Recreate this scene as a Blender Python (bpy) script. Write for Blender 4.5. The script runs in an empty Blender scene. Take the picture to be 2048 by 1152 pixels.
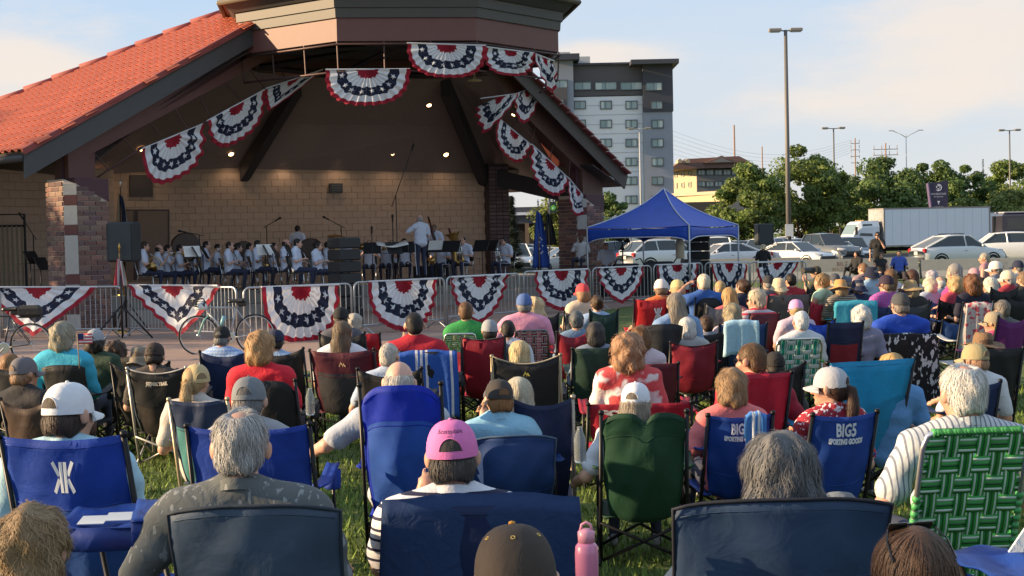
import bpy, math, random
import numpy as np
from mathutils import Vector, Matrix
from math import radians as rad, sin, cos, pi, sqrt, atan2, hypot

SC = bpy.context.scene
COL = SC.collection
rng = np.random.default_rng(7)
random.seed(7)

# ------------------------------------------------------------------ camera
F = 2960.0          # focal length in photo pixels (2048 wide)
CAMZ = 1.95
cam_d = bpy.data.cameras.new('camera')
cam_d.sensor_width = 36.0
cam_d.lens = 36.0 * F / 2048.0
cam_d.clip_start = 0.1
cam_d.clip_end = 3000
cam = bpy.data.objects.new('camera', cam_d)
COL.objects.link(cam)
CR = Matrix.Rotation(rad(90 - 1.94), 3, 'X') @ Matrix.Rotation(rad(-1.27), 3, 'Z')
cam.matrix_world = Matrix.Translation((0, 0, CAMZ)) @ CR.to_4x4()
SC.camera = cam

# ------------------------------------------------------------------ sun and sky
SUN_EL, SUN_AZ = 15.0, -4.0      # elevation; degrees beyond the left (-X) axis
SUN = Vector((-cos(rad(SUN_AZ)) * cos(rad(SUN_EL)), sin(rad(SUN_AZ)) * cos(rad(SUN_EL)), sin(rad(SUN_EL))))
sl = bpy.data.lights.new('sun', 'SUN')
sl.energy = 5.0
sl.angle = rad(0.5)
sl.color = (1.0, 0.72, 0.42)
so = bpy.data.objects.new('sun', sl)
COL.objects.link(so)
so.rotation_euler = (-SUN).to_track_quat('-Z', 'Y').to_euler()

world = bpy.data.worlds.new('World')
SC.world = world
world.use_nodes = True
wt = world.node_tree
wt.nodes.clear()
def wn(t, **k):
 n = wt.nodes.new(t)
 for a, b in k.items():
  setattr(n, a, b)
 return n
sky = wn('ShaderNodeTexSky', sky_type='NISHITA', sun_disc=False)
sky.sun_elevation = rad(SUN_EL)
sky.sun_rotation = atan2(SUN.x, SUN.y)
sky.altitude = 1600
sky.air_density = 1.0
sky.dust_density = 1.2
sky.ozone_density = 1.6
tc = wn('ShaderNodeTexCoord')
mp = wn('ShaderNodeMapping')
mp.inputs['Scale'].default_value = (1.0, 1.0, 3.4)
mp.inputs['Location'].default_value = (0.35, 0.0, 0.16)
nz = wn('ShaderNodeTexNoise')
nz.inputs['Scale'].default_value = 3.1
nz.inputs['Detail'].default_value = 6
nz.inputs['Roughness'].default_value = 0.52
nz.inputs['Distortion'].default_value = 0.35
rp = wn('ShaderNodeValToRGB')
rp.color_ramp.elements[0].position = 0.5
rp.color_ramp.elements[1].position = 0.72
sep = wn('ShaderNodeSeparateXYZ')
hz = wn('ShaderNodeMapRange')
hz.inputs['From Min'].default_value = 0.0
hz.inputs['From Max'].default_value = 0.16
mul = wn('ShaderNodeMath', operation='MULTIPLY')
mul.inputs[1].default_value = 0.3
mix = wn('ShaderNodeMix', data_type='RGBA')          # clouds
mix.inputs['B'].default_value = (4.4, 3.95, 3.55, 1)
veil = wn('ShaderNodeMix', data_type='RGBA')         # thin high haze over the whole dome
veil.inputs['Factor'].default_value = 0.8
veil.inputs['B'].default_value = (2.6, 3.35, 4.3, 1)
hzc = wn('ShaderNodeMix', data_type='RGBA')          # warmer towards the horizon all round
hzc.inputs['B'].default_value = (3.7, 3.5, 3.3, 1)
hzr = wn('ShaderNodeMapRange')
hzr.inputs['From Min'].default_value = 0.17
hzr.inputs['From Max'].default_value = -0.01
hzr.inputs['To Max'].default_value = 0.85
bg = wn('ShaderNodeBackground')
bg.inputs['Strength'].default_value = 0.1
wo = wn('ShaderNodeOutputWorld')
L = wt.links.new
L(tc.outputs['Generated'], mp.inputs['Vector'])
L(mp.outputs['Vector'], nz.inputs['Vector'])
L(nz.outputs['Fac'], rp.inputs['Fac'])
L(rp.outputs['Color'], mul.inputs[0])
L(tc.outputs['Generated'], sep.inputs['Vector'])
L(sep.outputs['Z'], hzr.inputs['Value'])
L(sky.outputs['Color'], veil.inputs['A'])
L(veil.outputs['Result'], hzc.inputs['A'])
L(hzr.outputs['Result'], hzc.inputs['Factor'])
L(hzc.outputs['Result'], mix.inputs['A'])
L(mul.outputs['Value'], mix.inputs['Factor'])
L(bg.outputs['Background'], wo.inputs['Surface'])
CLOUDS = [((1840, 178), 6.5, 30), ((1960, 40), 8, 21), ((40, 140), 11, 24), ((1180, 118), 13, 70), ((-900, 100), 3, 11), ((3000, 60), 3, 12), ((1000, -900), 2.4, 7)]

SC.view_settings.view_transform = 'Standard'
SC.view_settings.look = 'None'
SC.view_settings.exposure = 1.1
SC.view_settings.gamma = 1.0
SC.view_settings.use_curve_mapping = False

# ------------------------------------------------------------------ where a photo point stands
def ray(px, py):
 return CR @ Vector(((px - 1024) / F, -(py - 576) / F, -1.0))
def W(px, py, Y):                      # point seen at (px, py), Y metres ahead
 d = ray(px, py)
 return Vector((0, 0, CAMZ)) + d * (Y / d.y)
def G(px, py, z=0.0):                  # point on the level z
 d = ray(px, py)
 return Vector((0, 0, CAMZ)) + d * ((z - CAMZ) / d.z)
def onplane(px, py, p, n):
 d = ray(px, py)
 o = Vector((0, 0, CAMZ))
 return o + d * ((Vector(p) - o).dot(n) / d.dot(n))
def yh(px):
 return 476 - 0.0222 * (px - 1024)

# soft banks of cloud, each round its own direction
nz2 = wn('ShaderNodeTexNoise')
nz2.inputs['Scale'].default_value = 9
nz2.inputs['Detail'].default_value = 7
nz2.inputs['Roughness'].default_value = .6
L(mp.outputs['Vector'], nz2.inputs['Vector'])
def vm(op, a, b=None):
 n = wn('ShaderNodeVectorMath', operation=op)
 L(a, n.inputs[0])
 if b is not None: n.inputs[1].default_value = b
 return n
wob = vm('SUBTRACT', nz2.outputs['Color'], (.5, .5, .5))
last = mix.outputs['Result']
for (c, sx, sz) in CLOUDS:
 d = ray(*c).normalized()
 q = vm('MULTIPLY', vm('SUBTRACT', tc.outputs['Generated'], tuple(d)).outputs[0], (sx, sx, sz))
 ws = wn('ShaderNodeVectorMath', operation='MULTIPLY_ADD')
 L(wob.outputs[0], ws.inputs[0])
 ws.inputs[1].default_value = (1.5, 1.5, 1.5)
 L(q.outputs[0], ws.inputs[2])
 ln = wn('ShaderNodeVectorMath', operation='LENGTH')
 L(ws.outputs[0], ln.inputs[0])
 mr = wn('ShaderNodeMapRange', interpolation_type='SMOOTHSTEP')
 mr.inputs['From Min'].default_value = 1.05
 mr.inputs['From Max'].default_value = .25
 mr.inputs['To Max'].default_value = .85
 L(ln.outputs['Value'], mr.inputs['Value'])
 mm = wn('ShaderNodeMix', data_type='RGBA')
 mm.inputs['B'].default_value = (4.4, 3.92, 3.5, 1)
 L(mr.outputs['Result'], mm.inputs['Factor'])
 L(last, mm.inputs['A'])
 last = mm.outputs['Result']
L(last, bg.inputs['Color'])

# ------------------------------------------------------------------ materials
MATS = {}
def mat(kind, col, rough=0.7, scale=None, bump=None, var=0.12, **k):
 key = (kind, tuple(round(c, 4) for c in col), rough, scale, bump, var, tuple(sorted(k.items())))
 if key in MATS:
  return MATS[key]
 m = bpy.data.materials.new(kind)
 m.use_nodes = True
 t = m.node_tree
 N, LK = t.nodes, t.links.new
 b = N['Principled BSDF']
 b.inputs['Roughness'].default_value = rough
 for a, c in k.items():
  nm = {'metal': 'Metallic', 'coat': 'Coat Weight', 'sheen': 'Sheen Weight', 'sss': 'Subsurface Weight', 'spec': 'Specular IOR Level',
   'trans': 'Transmission Weight'}.get(a)
  if nm:
   b.inputs[nm].default_value = c
 D = {'fabric': (22, .35), 'nylon': (9, .35), 'skin': (60, .12), 'paint': (3, .03), 'metal': (12, .06), 'brick': (40, .5), 'stone': (30, .35),
  'hair': (90, .3), 'concrete': (6, .3), 'plastic': (20, .06), 'leaf': (2, .0), 'wood': (10, .2), 'rubber': (30, .2)}
 if kind == 'nylon' and var == .12: var = .24
 sc_, bp = D.get(kind, (10, .1))
 sc_ = scale or sc_
 bp = bp if bump is None else bump
 tcn = N.new('ShaderNodeTexCoord')
 n1 = N.new('ShaderNodeTexNoise')
 n1.inputs['Scale'].default_value = sc_
 n1.inputs['Detail'].default_value = 5
 LK(tcn.outputs['Object'], n1.inputs['Vector'])
 mx = N.new('ShaderNodeMix')
 mx.data_type = 'RGBA'
 mx.inputs['A'].default_value = (*[max(0, c * (1 - var)) for c in col], 1)
 mx.inputs['B'].default_value = (*[min(1, c * (1 + var)) for c in col], 1)
 LK(n1.outputs['Fac'], mx.inputs['Factor'])
 out = mx.outputs['Result']
 if kind in ('leaf', 'hair') or k.get('rnd'):
  at = N.new('ShaderNodeAttribute')
  at.attribute_name = 'rnd'
  mr = N.new('ShaderNodeMapRange')
  mr.inputs['To Min'].default_value = k.get('lo', .62)
  mr.inputs['To Max'].default_value = k.get('hi', 1.38)
  LK(at.outputs['Fac'], mr.inputs['Value'])
  ml = N.new('ShaderNodeMix')
  ml.data_type = 'RGBA'
  ml.blend_type = 'MULTIPLY'
  ml.inputs['Factor'].default_value = 1
  LK(out, ml.inputs['A'])
  LK(mr.outputs['Result'], ml.inputs['B'])
  out = ml.outputs['Result']
 if k.get('orand'):                 # every piece its own shade
  oi = N.new('ShaderNodeObjectInfo')
  mr = N.new('ShaderNodeMapRange')
  mr.inputs['To Min'].default_value = 1 - k['orand']
  mr.inputs['To Max'].default_value = 1 + k['orand']
  LK(oi.outputs['Random'], mr.inputs['Value'])
  ml = N.new('ShaderNodeMix')
  ml.data_type = 'RGBA'
  ml.blend_type = 'MULTIPLY'
  ml.inputs['Factor'].default_value = 1
  LK(out, ml.inputs['A'])
  LK(mr.outputs['Result'], ml.inputs['B'])
  out = ml.outputs['Result']
 if k.get('pattern'):
  out = PATTERNS[k['pattern']](t, tcn, out)
 LK(out, b.inputs['Base Color'])
 if bp:
  bu = N.new('ShaderNodeBump')
  bu.inputs['Strength'].default_value = bp
  bu.inputs['Distance'].default_value = k.get('bdist', 0.02 if kind in ('fabric', 'nylon') else 0.01)
  n2 = N.new('ShaderNodeTexNoise')
  n2.inputs['Scale'].default_value = sc_ * (.6 if kind in ('fabric', 'nylon') else 2)
  n2.inputs['Detail'].default_value = 3
  n2.inputs['Distortion'].default_value = 1.6 if kind in ('fabric', 'nylon') else 0
  LK(tcn.outputs['Object'], n2.inputs['Vector'])
  LK(n2.outputs['Fac'], bu.inputs['Height'])
  LK(bu.outputs['Normal'], b.inputs['Normal'])
 if k.get('emit'):
  b.inputs['Emission Color'].default_value = (*col, 1)
  b.inputs['Emission Strength'].default_value = k['emit']
 if k.get('thin'):                  # thin cloth or leaf lets some light through
  tr = N.new('ShaderNodeBsdfTranslucent')
  LK(out, tr.inputs['Color'])
  ms = N.new('ShaderNodeMixShader')
  ms.inputs[0].default_value = k['thin']
  LK(b.outputs[0], ms.inputs[1])
  LK(tr.outputs[0], ms.inputs[2])
  LK(ms.outputs[0], N['Material Output'].inputs['Surface'])
 MATS[key] = m
 return m

def pat_mix(t, fac, a, col):
 mx = t.nodes.new('ShaderNodeMix')
 mx.data_type = 'RGBA'
 t.links.new(fac, mx.inputs['Factor'])
 t.links.new(a, mx.inputs['A'])
 mx.inputs['B'].default_value = (*col, 1)
 return mx.outputs['Result']
def pat_wave(axis, scale, lo, hi, col, dist=0.0):
 def f(t, tcn, a):
  w = t.nodes.new('ShaderNodeTexWave')
  w.bands_direction = axis
  w.inputs['Scale'].default_value = scale
  w.inputs['Distortion'].default_value = dist
  w.inputs['Detail'].default_value = 1
  t.links.new(tcn.outputs['Object'], w.inputs['Vector'])
  r = t.nodes.new('ShaderNodeMapRange')
  r.inputs['From Min'].default_value = lo
  r.inputs['From Max'].default_value = hi
  t.links.new(w.outputs['Fac'], r.inputs['Value'])
  return pat_mix(t, r.outputs['Result'], a, col)
 return f
def pat_spots(scale, lo, hi, col, st=(1, 1, 1)):
 def f(t, tcn, a):
  mpn = t.nodes.new('ShaderNodeMapping')
  mpn.inputs['Scale'].default_value = st
  t.links.new(tcn.outputs['Object'], mpn.inputs['Vector'])
  v = t.nodes.new('ShaderNodeTexNoise')
  v.inputs['Scale'].default_value = scale
  v.inputs['Detail'].default_value = 2
  t.links.new(mpn.outputs['Vector'], v.inputs['Vector'])
  r = t.nodes.new('ShaderNodeMapRange')
  r.inputs['From Min'].default_value = lo
  r.inputs['From Max'].default_value = hi
  t.links.new(v.outputs['Fac'], r.inputs['Value'])
  return pat_mix(t, r.outputs['Result'], a, col)
 return f
PATTERNS = {
 'stripe_navy': pat_wave('Z', 7.5, .80, .86, (.012, .014, .05)),
 'stripe_thin': pat_wave('X', 13, .72, .86, (.16, .18, .24)),
 'plaid_blue': lambda t, c, a: pat_wave('X', 9, .6, .7, (.25, .4, .7))(t, c, pat_wave('Z', 9, .6, .7, (.2, .3, .6))(t, c, a)),
 'plaid_pink': lambda t, c, a: pat_wave('X', 8, .6, .7, (.25, .1, .4))(t, c, pat_wave('Z', 8, .6, .7, (.5, .05, .2))(t, c, a)),
 'fish': pat_spots(30, .60, .62, (.25, .26, .26), (1.5, 1.5, .5)),
 'red_sprig': pat_spots(38, .56, .6, (.75, .7, .72)),
 'leafy': pat_spots(17, .55, .58, (.62, .62, .66), (1.5, 1.5, .7)),
 'flagtee': lambda t, c, a: pat_spots(5, .50, .54, (.72, .66, .66))(t, c, a),
 'patriot': pat_wave('Z', 5.5, .55, .65, (.55, .04, .06)),
 'floral': pat_spots(24, .54, .58, (.55, .08, .1)),
 'stripe_bw': pat_wave('Z', 12, .5, .6, (.05, .05, .06)),
}

# ------------------------------------------------------------------ objects
def tag(o, label=None, cat=None, group=None, kind=None):
 if label: o['label'] = label
 if cat: o['category'] = cat
 if group: o['group'] = group
 if kind: o['kind'] = kind
 return o
def empty(name, loc, rz=0.0, label=None, cat=None, group=None):
 o = bpy.data.objects.new(name, None)
 o.empty_display_size = .2
 COL.objects.link(o)
 o.location = loc
 o.rotation_euler = (0, 0, rz)
 return tag(o, label, cat, group)
def link(name, me, parent=None, loc=None, rot=None):
 o = bpy.data.objects.new(name, me)
 COL.objects.link(o)
 if parent is not None: o.parent = parent
 if loc is not None: o.location = loc
 if rot is not None: o.rotation_euler = rot
 return o
def copy_tree(o, parent=None):
 c = o.copy()
 COL.objects.link(c)
 if parent is not None: c.parent = parent
 for ch in list(o.children):
  copy_tree(ch, c)
 return c
def mesh_np(name, V, Fq, mats=(), mi=None, smooth=False):
 me = bpy.data.meshes.new(name)
 V = np.asarray(V, dtype=np.float32).reshape(-1, 3)
 if isinstance(Fq, np.ndarray):
  n, k = Fq.shape
  me.vertices.add(len(V))
  me.vertices.foreach_set('co', V.ravel())
  me.loops.add(n * k)
  me.loops.foreach_set('vertex_index', Fq.astype(np.int32).ravel())
  me.polygons.add(n)
  me.polygons.foreach_set('loop_start', np.arange(0, n * k, k, dtype=np.int32))
 else:
  me.from_pydata(V.tolist(), [], Fq)
 for m in mats: me.materials.append(m)
 if mi is not None and len(me.polygons):
  me.polygons.foreach_set('material_index', np.asarray(mi, dtype=np.int32))
 if smooth:
  me.polygons.foreach_set('use_smooth', np.ones(len(me.polygons), dtype=bool))
 me.update()
 if isinstance(Fq, np.ndarray): me.validate()
 return me
class MB:
 """collects shapes for ONE mesh object"""
 def __init__(s):
  s.v, s.f, s.m = [], [], []
 def add(s, V, Fa, mi=0):
  o = len(s.v)
  s.v += [tuple(v) for v in V]
  s.f += [tuple(i + o for i in f) for f in Fa]
  s.m += [mi] * len(Fa)
  return s
 def box(s, c, d, mi=0, rz=0.0, R=None, bev=0.0):
  c = Vector(c)
  hx, hy, hz = d[0] / 2, d[1] / 2, d[2] / 2
  R = R or Matrix.Rotation(rz, 3, 'Z')
  if bev:
   V, Fa = [], []
   b = min(bev, hx * .9, hy * .9, hz * .9)
   rings = [(hx - b, hy - b, -hz, 0), (hx, hy, -hz + b, b), (hx, hy, hz - b, b), (hx - b, hy - b, hz, 0)]
   for (x, y, z, q) in rings:
    for (sx, sy) in ((-1, -1), (1, -1), (1, 1), (-1, 1)):
     V.append(c + R @ Vector((sx * x, sy * y, z)))
   Fa.append((3, 2, 1, 0)); Fa.append((12, 13, 14, 15))
   for k in range(3):
    for i in range(4):
     j = (i + 1) % 4
     Fa.append((k * 4 + i, k * 4 + j, k * 4 + 4 + j, k * 4 + 4 + i))
   return s.add(V, Fa, mi)
  V = [c + R @ Vector((x * hx, y * hy, z * hz)) for z in (-1, 1) for (x, y) in ((-1, -1), (1, -1), (1, 1), (-1, 1))]
  return s.add(V, [(3, 2, 1, 0), (4, 5, 6, 7), (0, 1, 5, 4), (1, 2, 6, 5), (2, 3, 7, 6), (3, 0, 4, 7)], mi)
 def tube(s, pts, r, n=6, mi=0, cap=True):
  pts = [Vector(p) for p in pts]
  rs = r if isinstance(r, (list, tuple)) else [r] * len(pts)
  V, Fa = [], []
  prev = None
  for i, p in enumerate(pts):
   t = (pts[min(i + 1, len(pts) - 1)] - pts[max(i - 1, 0)])
   if t.length < 1e-9: t = Vector((0, 0, 1))
   t.normalize()
   if prev is None:
    a = Vector((0, 0, 1)) if abs(t.z) < .9 else Vector((1, 0, 0))
    x = t.cross(a).normalized()
   else:
    x = (prev - t * prev.dot(t)).normalized()
   prev = x
   y = t.cross(x)
   for k in range(n):
    an = 2 * pi * k / n
    V.append(p + (x * cos(an) + y * sin(an)) * rs[i])
  for i in range(len(pts) - 1):
   for k in range(n):
    j = (k + 1) % n
    Fa.append((i * n + k, i * n + j, i * n + n + j, i * n + n + k))
  if cap:
   Fa.append(tuple(range(n - 1, -1, -1)))
   Fa.append(tuple(range((len(pts) - 1) * n, len(pts) * n)))
  return s.add(V, Fa, mi)
 def lathe(s, prof, n=16, mi=0, c=(0, 0, 0), R=None, cap=True):
  c = Vector(c)
  V, Fa = [], []
  for (r, z) in prof:
   for k in range(n):
    a = 2 * pi * k / n
    p = Vector((r * cos(a), r * sin(a), z))
    V.append(c + (R @ p if R else p))
  for i in range(len(prof) - 1):
   for k in range(n):
    j = (k + 1) % n
    Fa.append((i * n + k, i * n + j, i * n + n + j, i * n + n + k))
  if cap and prof[0][0] > 1e-4: Fa.append(tuple(range(n - 1, -1, -1)))
  if cap and prof[-1][0] > 1e-4: Fa.append(tuple(range((len(prof) - 1) * n, len(prof) * n)))
  return s.add(V, Fa, mi)
 def prism(s, poly, ext, mi=0):
  """poly: 3-D points of a flat outline, ext: extrusion vector"""
  poly = [Vector(p) for p in poly]
  ext = Vector(ext)
  n = len(poly)
  V = poly + [p + ext for p in poly]
  Fa = [tuple(range(n - 1, -1, -1)), tuple(range(n, 2 * n))]
  for i in range(n):
   j = (i + 1) % n
   Fa.append((i, j, n + j, n + i))
  return s.add(V, Fa, mi)
 def grid(s, fn, nu, nv, mi=0, thick=None):
  """fn(u,v)->point; thick: vector offset for a second skin"""
  V = [Vector(fn(i / nu, j / nv)) for j in range(nv + 1) for i in range(nu + 1)]
  Fa = [(j * (nu + 1) + i, j * (nu + 1) + i + 1, (j + 1) * (nu + 1) + i + 1, (j + 1) * (nu + 1) + i) for j in range(nv) for i in range(nu)]
  mis = [mi(i, j) if callable(mi) else mi for j in range(nv) for i in range(nu)]
  if thick is not None:
   th = Vector(thick)
   n = len(V)
   V = V + [p + th for p in V]
   Fa = Fa + [tuple(x + n for x in f[::-1]) for f in Fa]
   mis = mis + mis
   edge = [i for i in range(nu + 1)] + [j * (nu + 1) + nu for j in range(1, nv + 1)] + [nv * (nu + 1) + i for i in range(nu - 1, -1, -1)] + [j * (nu + 1) for j in range(nv - 1, 0, -1)]
   for a, b in zip(edge, edge[1:] + edge[:1]):
    Fa.append((b, a, a + n, b + n))
    mis.append(mis[0])
  o = len(s.v)
  s.v += [tuple(v) for v in V]
  s.f += [tuple(i + o for i in f) for f in Fa]
  s.m += mis
  return s
 def build(s, name, mats, parent=None, smooth=False, loc=None, rot=None):
  if not isinstance(mats, (list, tuple)): mats = [mats]
  me = mesh_np(name, s.v, s.f, mats, s.m, smooth)
  return link(name, me, parent, loc, rot)
def frame3(z, x=None):
 """3x3 matrix whose columns are x, y, z axes"""
 z = Vector(z).normalized()
 x = Vector(x) if x else (Vector((0, 0, 1)).cross(z) if abs(z.z) < .95 else Vector((1, 0, 0)))
 x = (x - z * x.dot(z)).normalized()
 y = z.cross(x)
 return Matrix((x, y, z)).transposed()
_dg = None
def text_geo(s, size, bold=0.0, depth=0.0):
 cu = bpy.data.curves.new('lettering', 'FONT')
 cu.body = s
 cu.size = size
 cu.align_x = 'CENTER'
 cu.align_y = 'CENTER'
 cu.offset = bold
 cu.resolution_u = 2
 o = bpy.data.objects.new('tmp', cu)
 COL.objects.link(o)
 dg = bpy.context.evaluated_depsgraph_get()
 me = o.evaluated_get(dg).to_mesh()
 V = [v.co.copy() for v in me.vertices]
 Fa = [tuple(p.vertices) for p in me.polygons]
 o.evaluated_get(dg).to_mesh_clear()
 bpy.data.objects.remove(o)
 bpy.data.curves.remove(cu)
 return V, Fa
# ------------------------------------------------------------------ bodies: smooth surfaces grown round a posed skeleton
def axis_coords(lo, hi, coarse, zones):
 """coordinates with finer steps inside zones [(a,b,step)]"""
 out, x = [], lo
 while x < hi:
  out.append(x)
  st = coarse
  for a, b, s_ in zones:
   if a <= x < b: st = min(st, s_)
   elif x < a < x + st: st = max(a - x, 1e-3)
  x += st
 out.append(x)
 return np.array(out)
class Field:
 def __init__(s, xs, ys, zs):
  s.xs, s.ys, s.zs = xs, ys, zs
  sh = (len(xs), len(ys), len(zs))
  s.D = np.full(sh, 1.0, np.float32)
  s.raw = np.full(sh, 1.0, np.float32)
  s.L = np.zeros(sh, np.uint8)
 def _sub(s, lo, hi, m):
  sl = []
  for ax, a, b in zip((s.xs, s.ys, s.zs), lo, hi):
   i = max(0, np.searchsorted(ax, a - m) - 1)
   j = min(len(ax), np.searchsorted(ax, b + m) + 1)
   if j <= i: return None
   sl.append(slice(i, j))
  return tuple(sl)
 def put(s, pr, infl=0.0):
  kind = pr[0]
  if kind == 'cap':
   _, a, b, r0, r1, lab, k = pr
   a, b = np.array(a, np.float32), np.array(b, np.float32)
   R = max(r0, r1) + infl
   sl = s._sub(np.minimum(a, b) - R, np.maximum(a, b) + R, .05)
   if sl is None: return
   X, Y, Z = np.meshgrid(s.xs[sl[0]] - a[0], s.ys[sl[1]] - a[1], s.zs[sl[2]] - a[2], indexing='ij', sparse=True)
   ab = b - a
   q = float(ab @ ab) + 1e-9
   t = np.clip((X * ab[0] + Y * ab[1] + Z * ab[2]) / q, 0, 1)
   d = np.sqrt((X - t * ab[0]) ** 2 + (Y - t * ab[1]) ** 2 + (Z - t * ab[2]) ** 2) - (r0 + t * (r1 - r0) + infl)
  else:
   _, c, r, R, lab, k = pr
   c, r = np.array(c, np.float32), np.array(r, np.float32) + infl
   e = float(r.max()) if R is not None else r
   sl = s._sub(c - e, c + e, .05)
   if sl is None: return
   X, Y, Z = np.meshgrid(s.xs[sl[0]] - c[0], s.ys[sl[1]] - c[1], s.zs[sl[2]] - c[2], indexing='ij', sparse=True)
   if R is not None:
    X, Y, Z = (R[0][i] * X + R[1][i] * Y + R[2][i] * Z for i in range(3))
   k0 = np.sqrt((X / r[0]) ** 2 + (Y / r[1]) ** 2 + (Z / r[2]) ** 2)
   k1 = np.sqrt((X / r[0] ** 2) ** 2 + (Y / r[1] ** 2) ** 2 + (Z / r[2] ** 2) ** 2) + 1e-6
   d = k0 * (k0 - 1) / k1
  d = d.astype(np.float32)
  D = s.D[sl]
  if kind == 'sub':
   s.D[sl] = np.maximum(D, -d)
   return
  if k > 0:
   hh = np.clip(.5 + .5 * (D - d) / k, 0, 1)
   s.D[sl] = D * (1 - hh) + d * hh - k * hh * (1 - hh)
  else:
   s.D[sl] = np.minimum(D, d)
  n = d < s.raw[sl]
  s.raw[sl] = np.where(n, d, s.raw[sl])
  s.L[sl] = np.where(n, lab, s.L[sl])
 def mesh(s):
  D, xs, ys, zs = s.D, s.xs, s.ys, s.zs
  nx, ny, nz = D.shape
  S = D < 0
  acc = np.zeros((nx + 1, ny + 1, nz + 1, 3), np.float32)
  cnt = np.zeros((nx + 1, ny + 1, nz + 1), np.float32)
  edges = []
  for ax in range(3):
   a = [slice(None)] * 3
   b = [slice(None)] * 3
   a[ax] = slice(0, -1)
   b[ax] = slice(1, None)
   cr = np.argwhere(S[tuple(a)] != S[tuple(b)])
   if len(cr) == 0: continue
   i0 = cr.copy()
   i1 = cr.copy()
   i1[:, ax] += 1
   d0 = D[tuple(i0.T)]
   d1 = D[tuple(i1.T)]
   t = (d0 / (d0 - d1))[:, None]
   c0 = np.stack([xs[i0[:, 0]], ys[i0[:, 1]], zs[i0[:, 2]]], 1)
   c1 = np.stack([xs[i1[:, 0]], ys[i1[:, 1]], zs[i1[:, 2]]], 1)
   p = c0 + t * (c1 - c0)
   o1, o2 = [q for q in range(3) if q != ax]
   quad = []
   for (u, v) in ((0, 0), (1, 0), (1, 1), (0, 1)):
    c = cr.copy()
    c[:, o1] += u
    c[:, o2] += v
    for q in range(3):
     if q == ax: c[:, q] += 1
    np.add.at(acc, tuple(c.T), p)
    np.add.at(cnt, tuple(c.T), 1)
    quad.append(c)
   ins = np.where((d0 < 0)[:, None], i0, i1)
   flip = (d0 < 0) ^ (ax == 1)
   edges.append((quad, s.L[tuple(ins.T)], flip))
  if not edges: return np.zeros((0, 3)), np.zeros((0, 4), int), np.zeros(0, int)
  idx = np.full(cnt.shape, -1, np.int64)
  w = np.argwhere(cnt > 0)
  idx[tuple(w.T)] = np.arange(len(w))
  V = acc[tuple(w.T)] / cnt[tuple(w.T)][:, None]
  Fs, Ls = [], []
  for quad, lab, flip in edges:
   q = np.stack([idx[tuple(c.T)] for c in quad], 1)
   q = np.where(flip[:, None], q, q[:, ::-1])
   Fs.append(q)
   Ls.append(lab)
  return V, np.concatenate(Fs), np.concatenate(Ls)

def rotm(yaw=0, pitch=0, roll=0):
 return np.array(Matrix.Rotation(yaw, 3, 'Z') @ Matrix.Rotation(pitch, 3, 'X') @ Matrix.Rotation(roll, 3, 'Y'))

def head_prims(h, R, fem):
 P = []
 def e(c, r, lab=0, k=.02, rr=None):
  P.append(('ell', h + R @ np.array(c), r, R if rr is None else R @ rr, lab, k))
 def c(a, b, r0, r1, lab=0, k=.012):
  P.append(('cap', h + R @ np.array(a), h + R @ np.array(b), r0, r1, lab, k))
 g = .94 if fem else 1.0
 e((0, -.012, .026), (.076, .097, .091))
 e((0, .028, -.05), (.057 * g, .06, .066))
 e((0, .072, -.096), (.024 * g, .018, .018))
 e((0, .068, .032), (.052, .024, .018))
 for s in (-1, 1):
  e((s * .04, .056, -.028), (.026, .026, .024))
  e((s * .086, -.012, -.006), (.011, .022, .033), 0, .006, rotm(-s * .5))
  e((s * .031, .0815, .008), (.011, .009, .005), 5, 0)
  c((s * .043, .083, .027), (s * .018, .089, .028), .005, .005, 6, .003)
 c((0, .09, .012), (0, .108, -.03), .008, .0135)
 c((-.011, .1, -.033), (.011, .1, -.033), .01, .01)
 e((0, .0885, -.062), (.022, .010, .0075), 4, .004)
 return P

def arm_joints(side, pose, S, sc=1):
 """elbow, wrist and hand direction in the body's frame"""
 s = side
 S = np.array(S)
 T = {
  'rest': ((s * .075, .0, -.265), (s * .055, .235, -.235), (0, 1, -.15)),
  'lap': ((s * .06, .05, -.265), (-s * .06, .27, -.33), (-s * .6, .7, -.3)),
  'knee': ((s * .05, .12, -.245), (s * .0, .37, -.33), (0, .9, -.4)),
  'photo': ((s * .07, .16, -.19), (-s * .06, .27, .05), (-s * .3, .2, .9)),
  'face': ((s * .06, .17, -.2), (-s * .07, .2, .03), (-s * .5, .1, .8)),
  'side': ((s * .14, -.02, -.24), (s * .2, .2, -.3), (s * .1, .8, -.4)),
  'brow': ((s * .17, .1, .0), (-s * .03, .17, .2), (-s * .8, .1, .4)),
  'clar': ((s * .07, .05, -.255), (-s * .13, .25, -.17 if s > 0 else -.27), (-s * .7, .5, -.2)),
  'brass': ((s * .12, .12, -.2), (-s * .1, .27, .02), (-s * .6, .6, .3)),
  'low': ((s * .1, .05, -.25), (-s * .06, .26, -.2), (-s * .7, .4, .2)),
  'conduct': ((s * .16, .14, -.16), (s * .13, .39, -.09), (0, 1, .25)),
  'hang': ((s * .07, .0, -.28), (s * .06, .06, -.53), (0, .1, -1)),
  'hip': ((s * .13, -.06, -.25), (s * .02, .09, -.37), (-s * .6, .4, -.4)),
  'cam': ((s * .07, .14, -.2), (-s * .07, .24, .06), (-s * .4, .3, .8)),
  'back': ((s * .2, .0, -.13), (s * .36, .16, -.22), (s * .5, .6, -.4)),
 }[pose]
 return S + np.array(T[0]), S + np.array(T[1]), np.array(T[2]) / np.linalg.norm(T[2])

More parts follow.
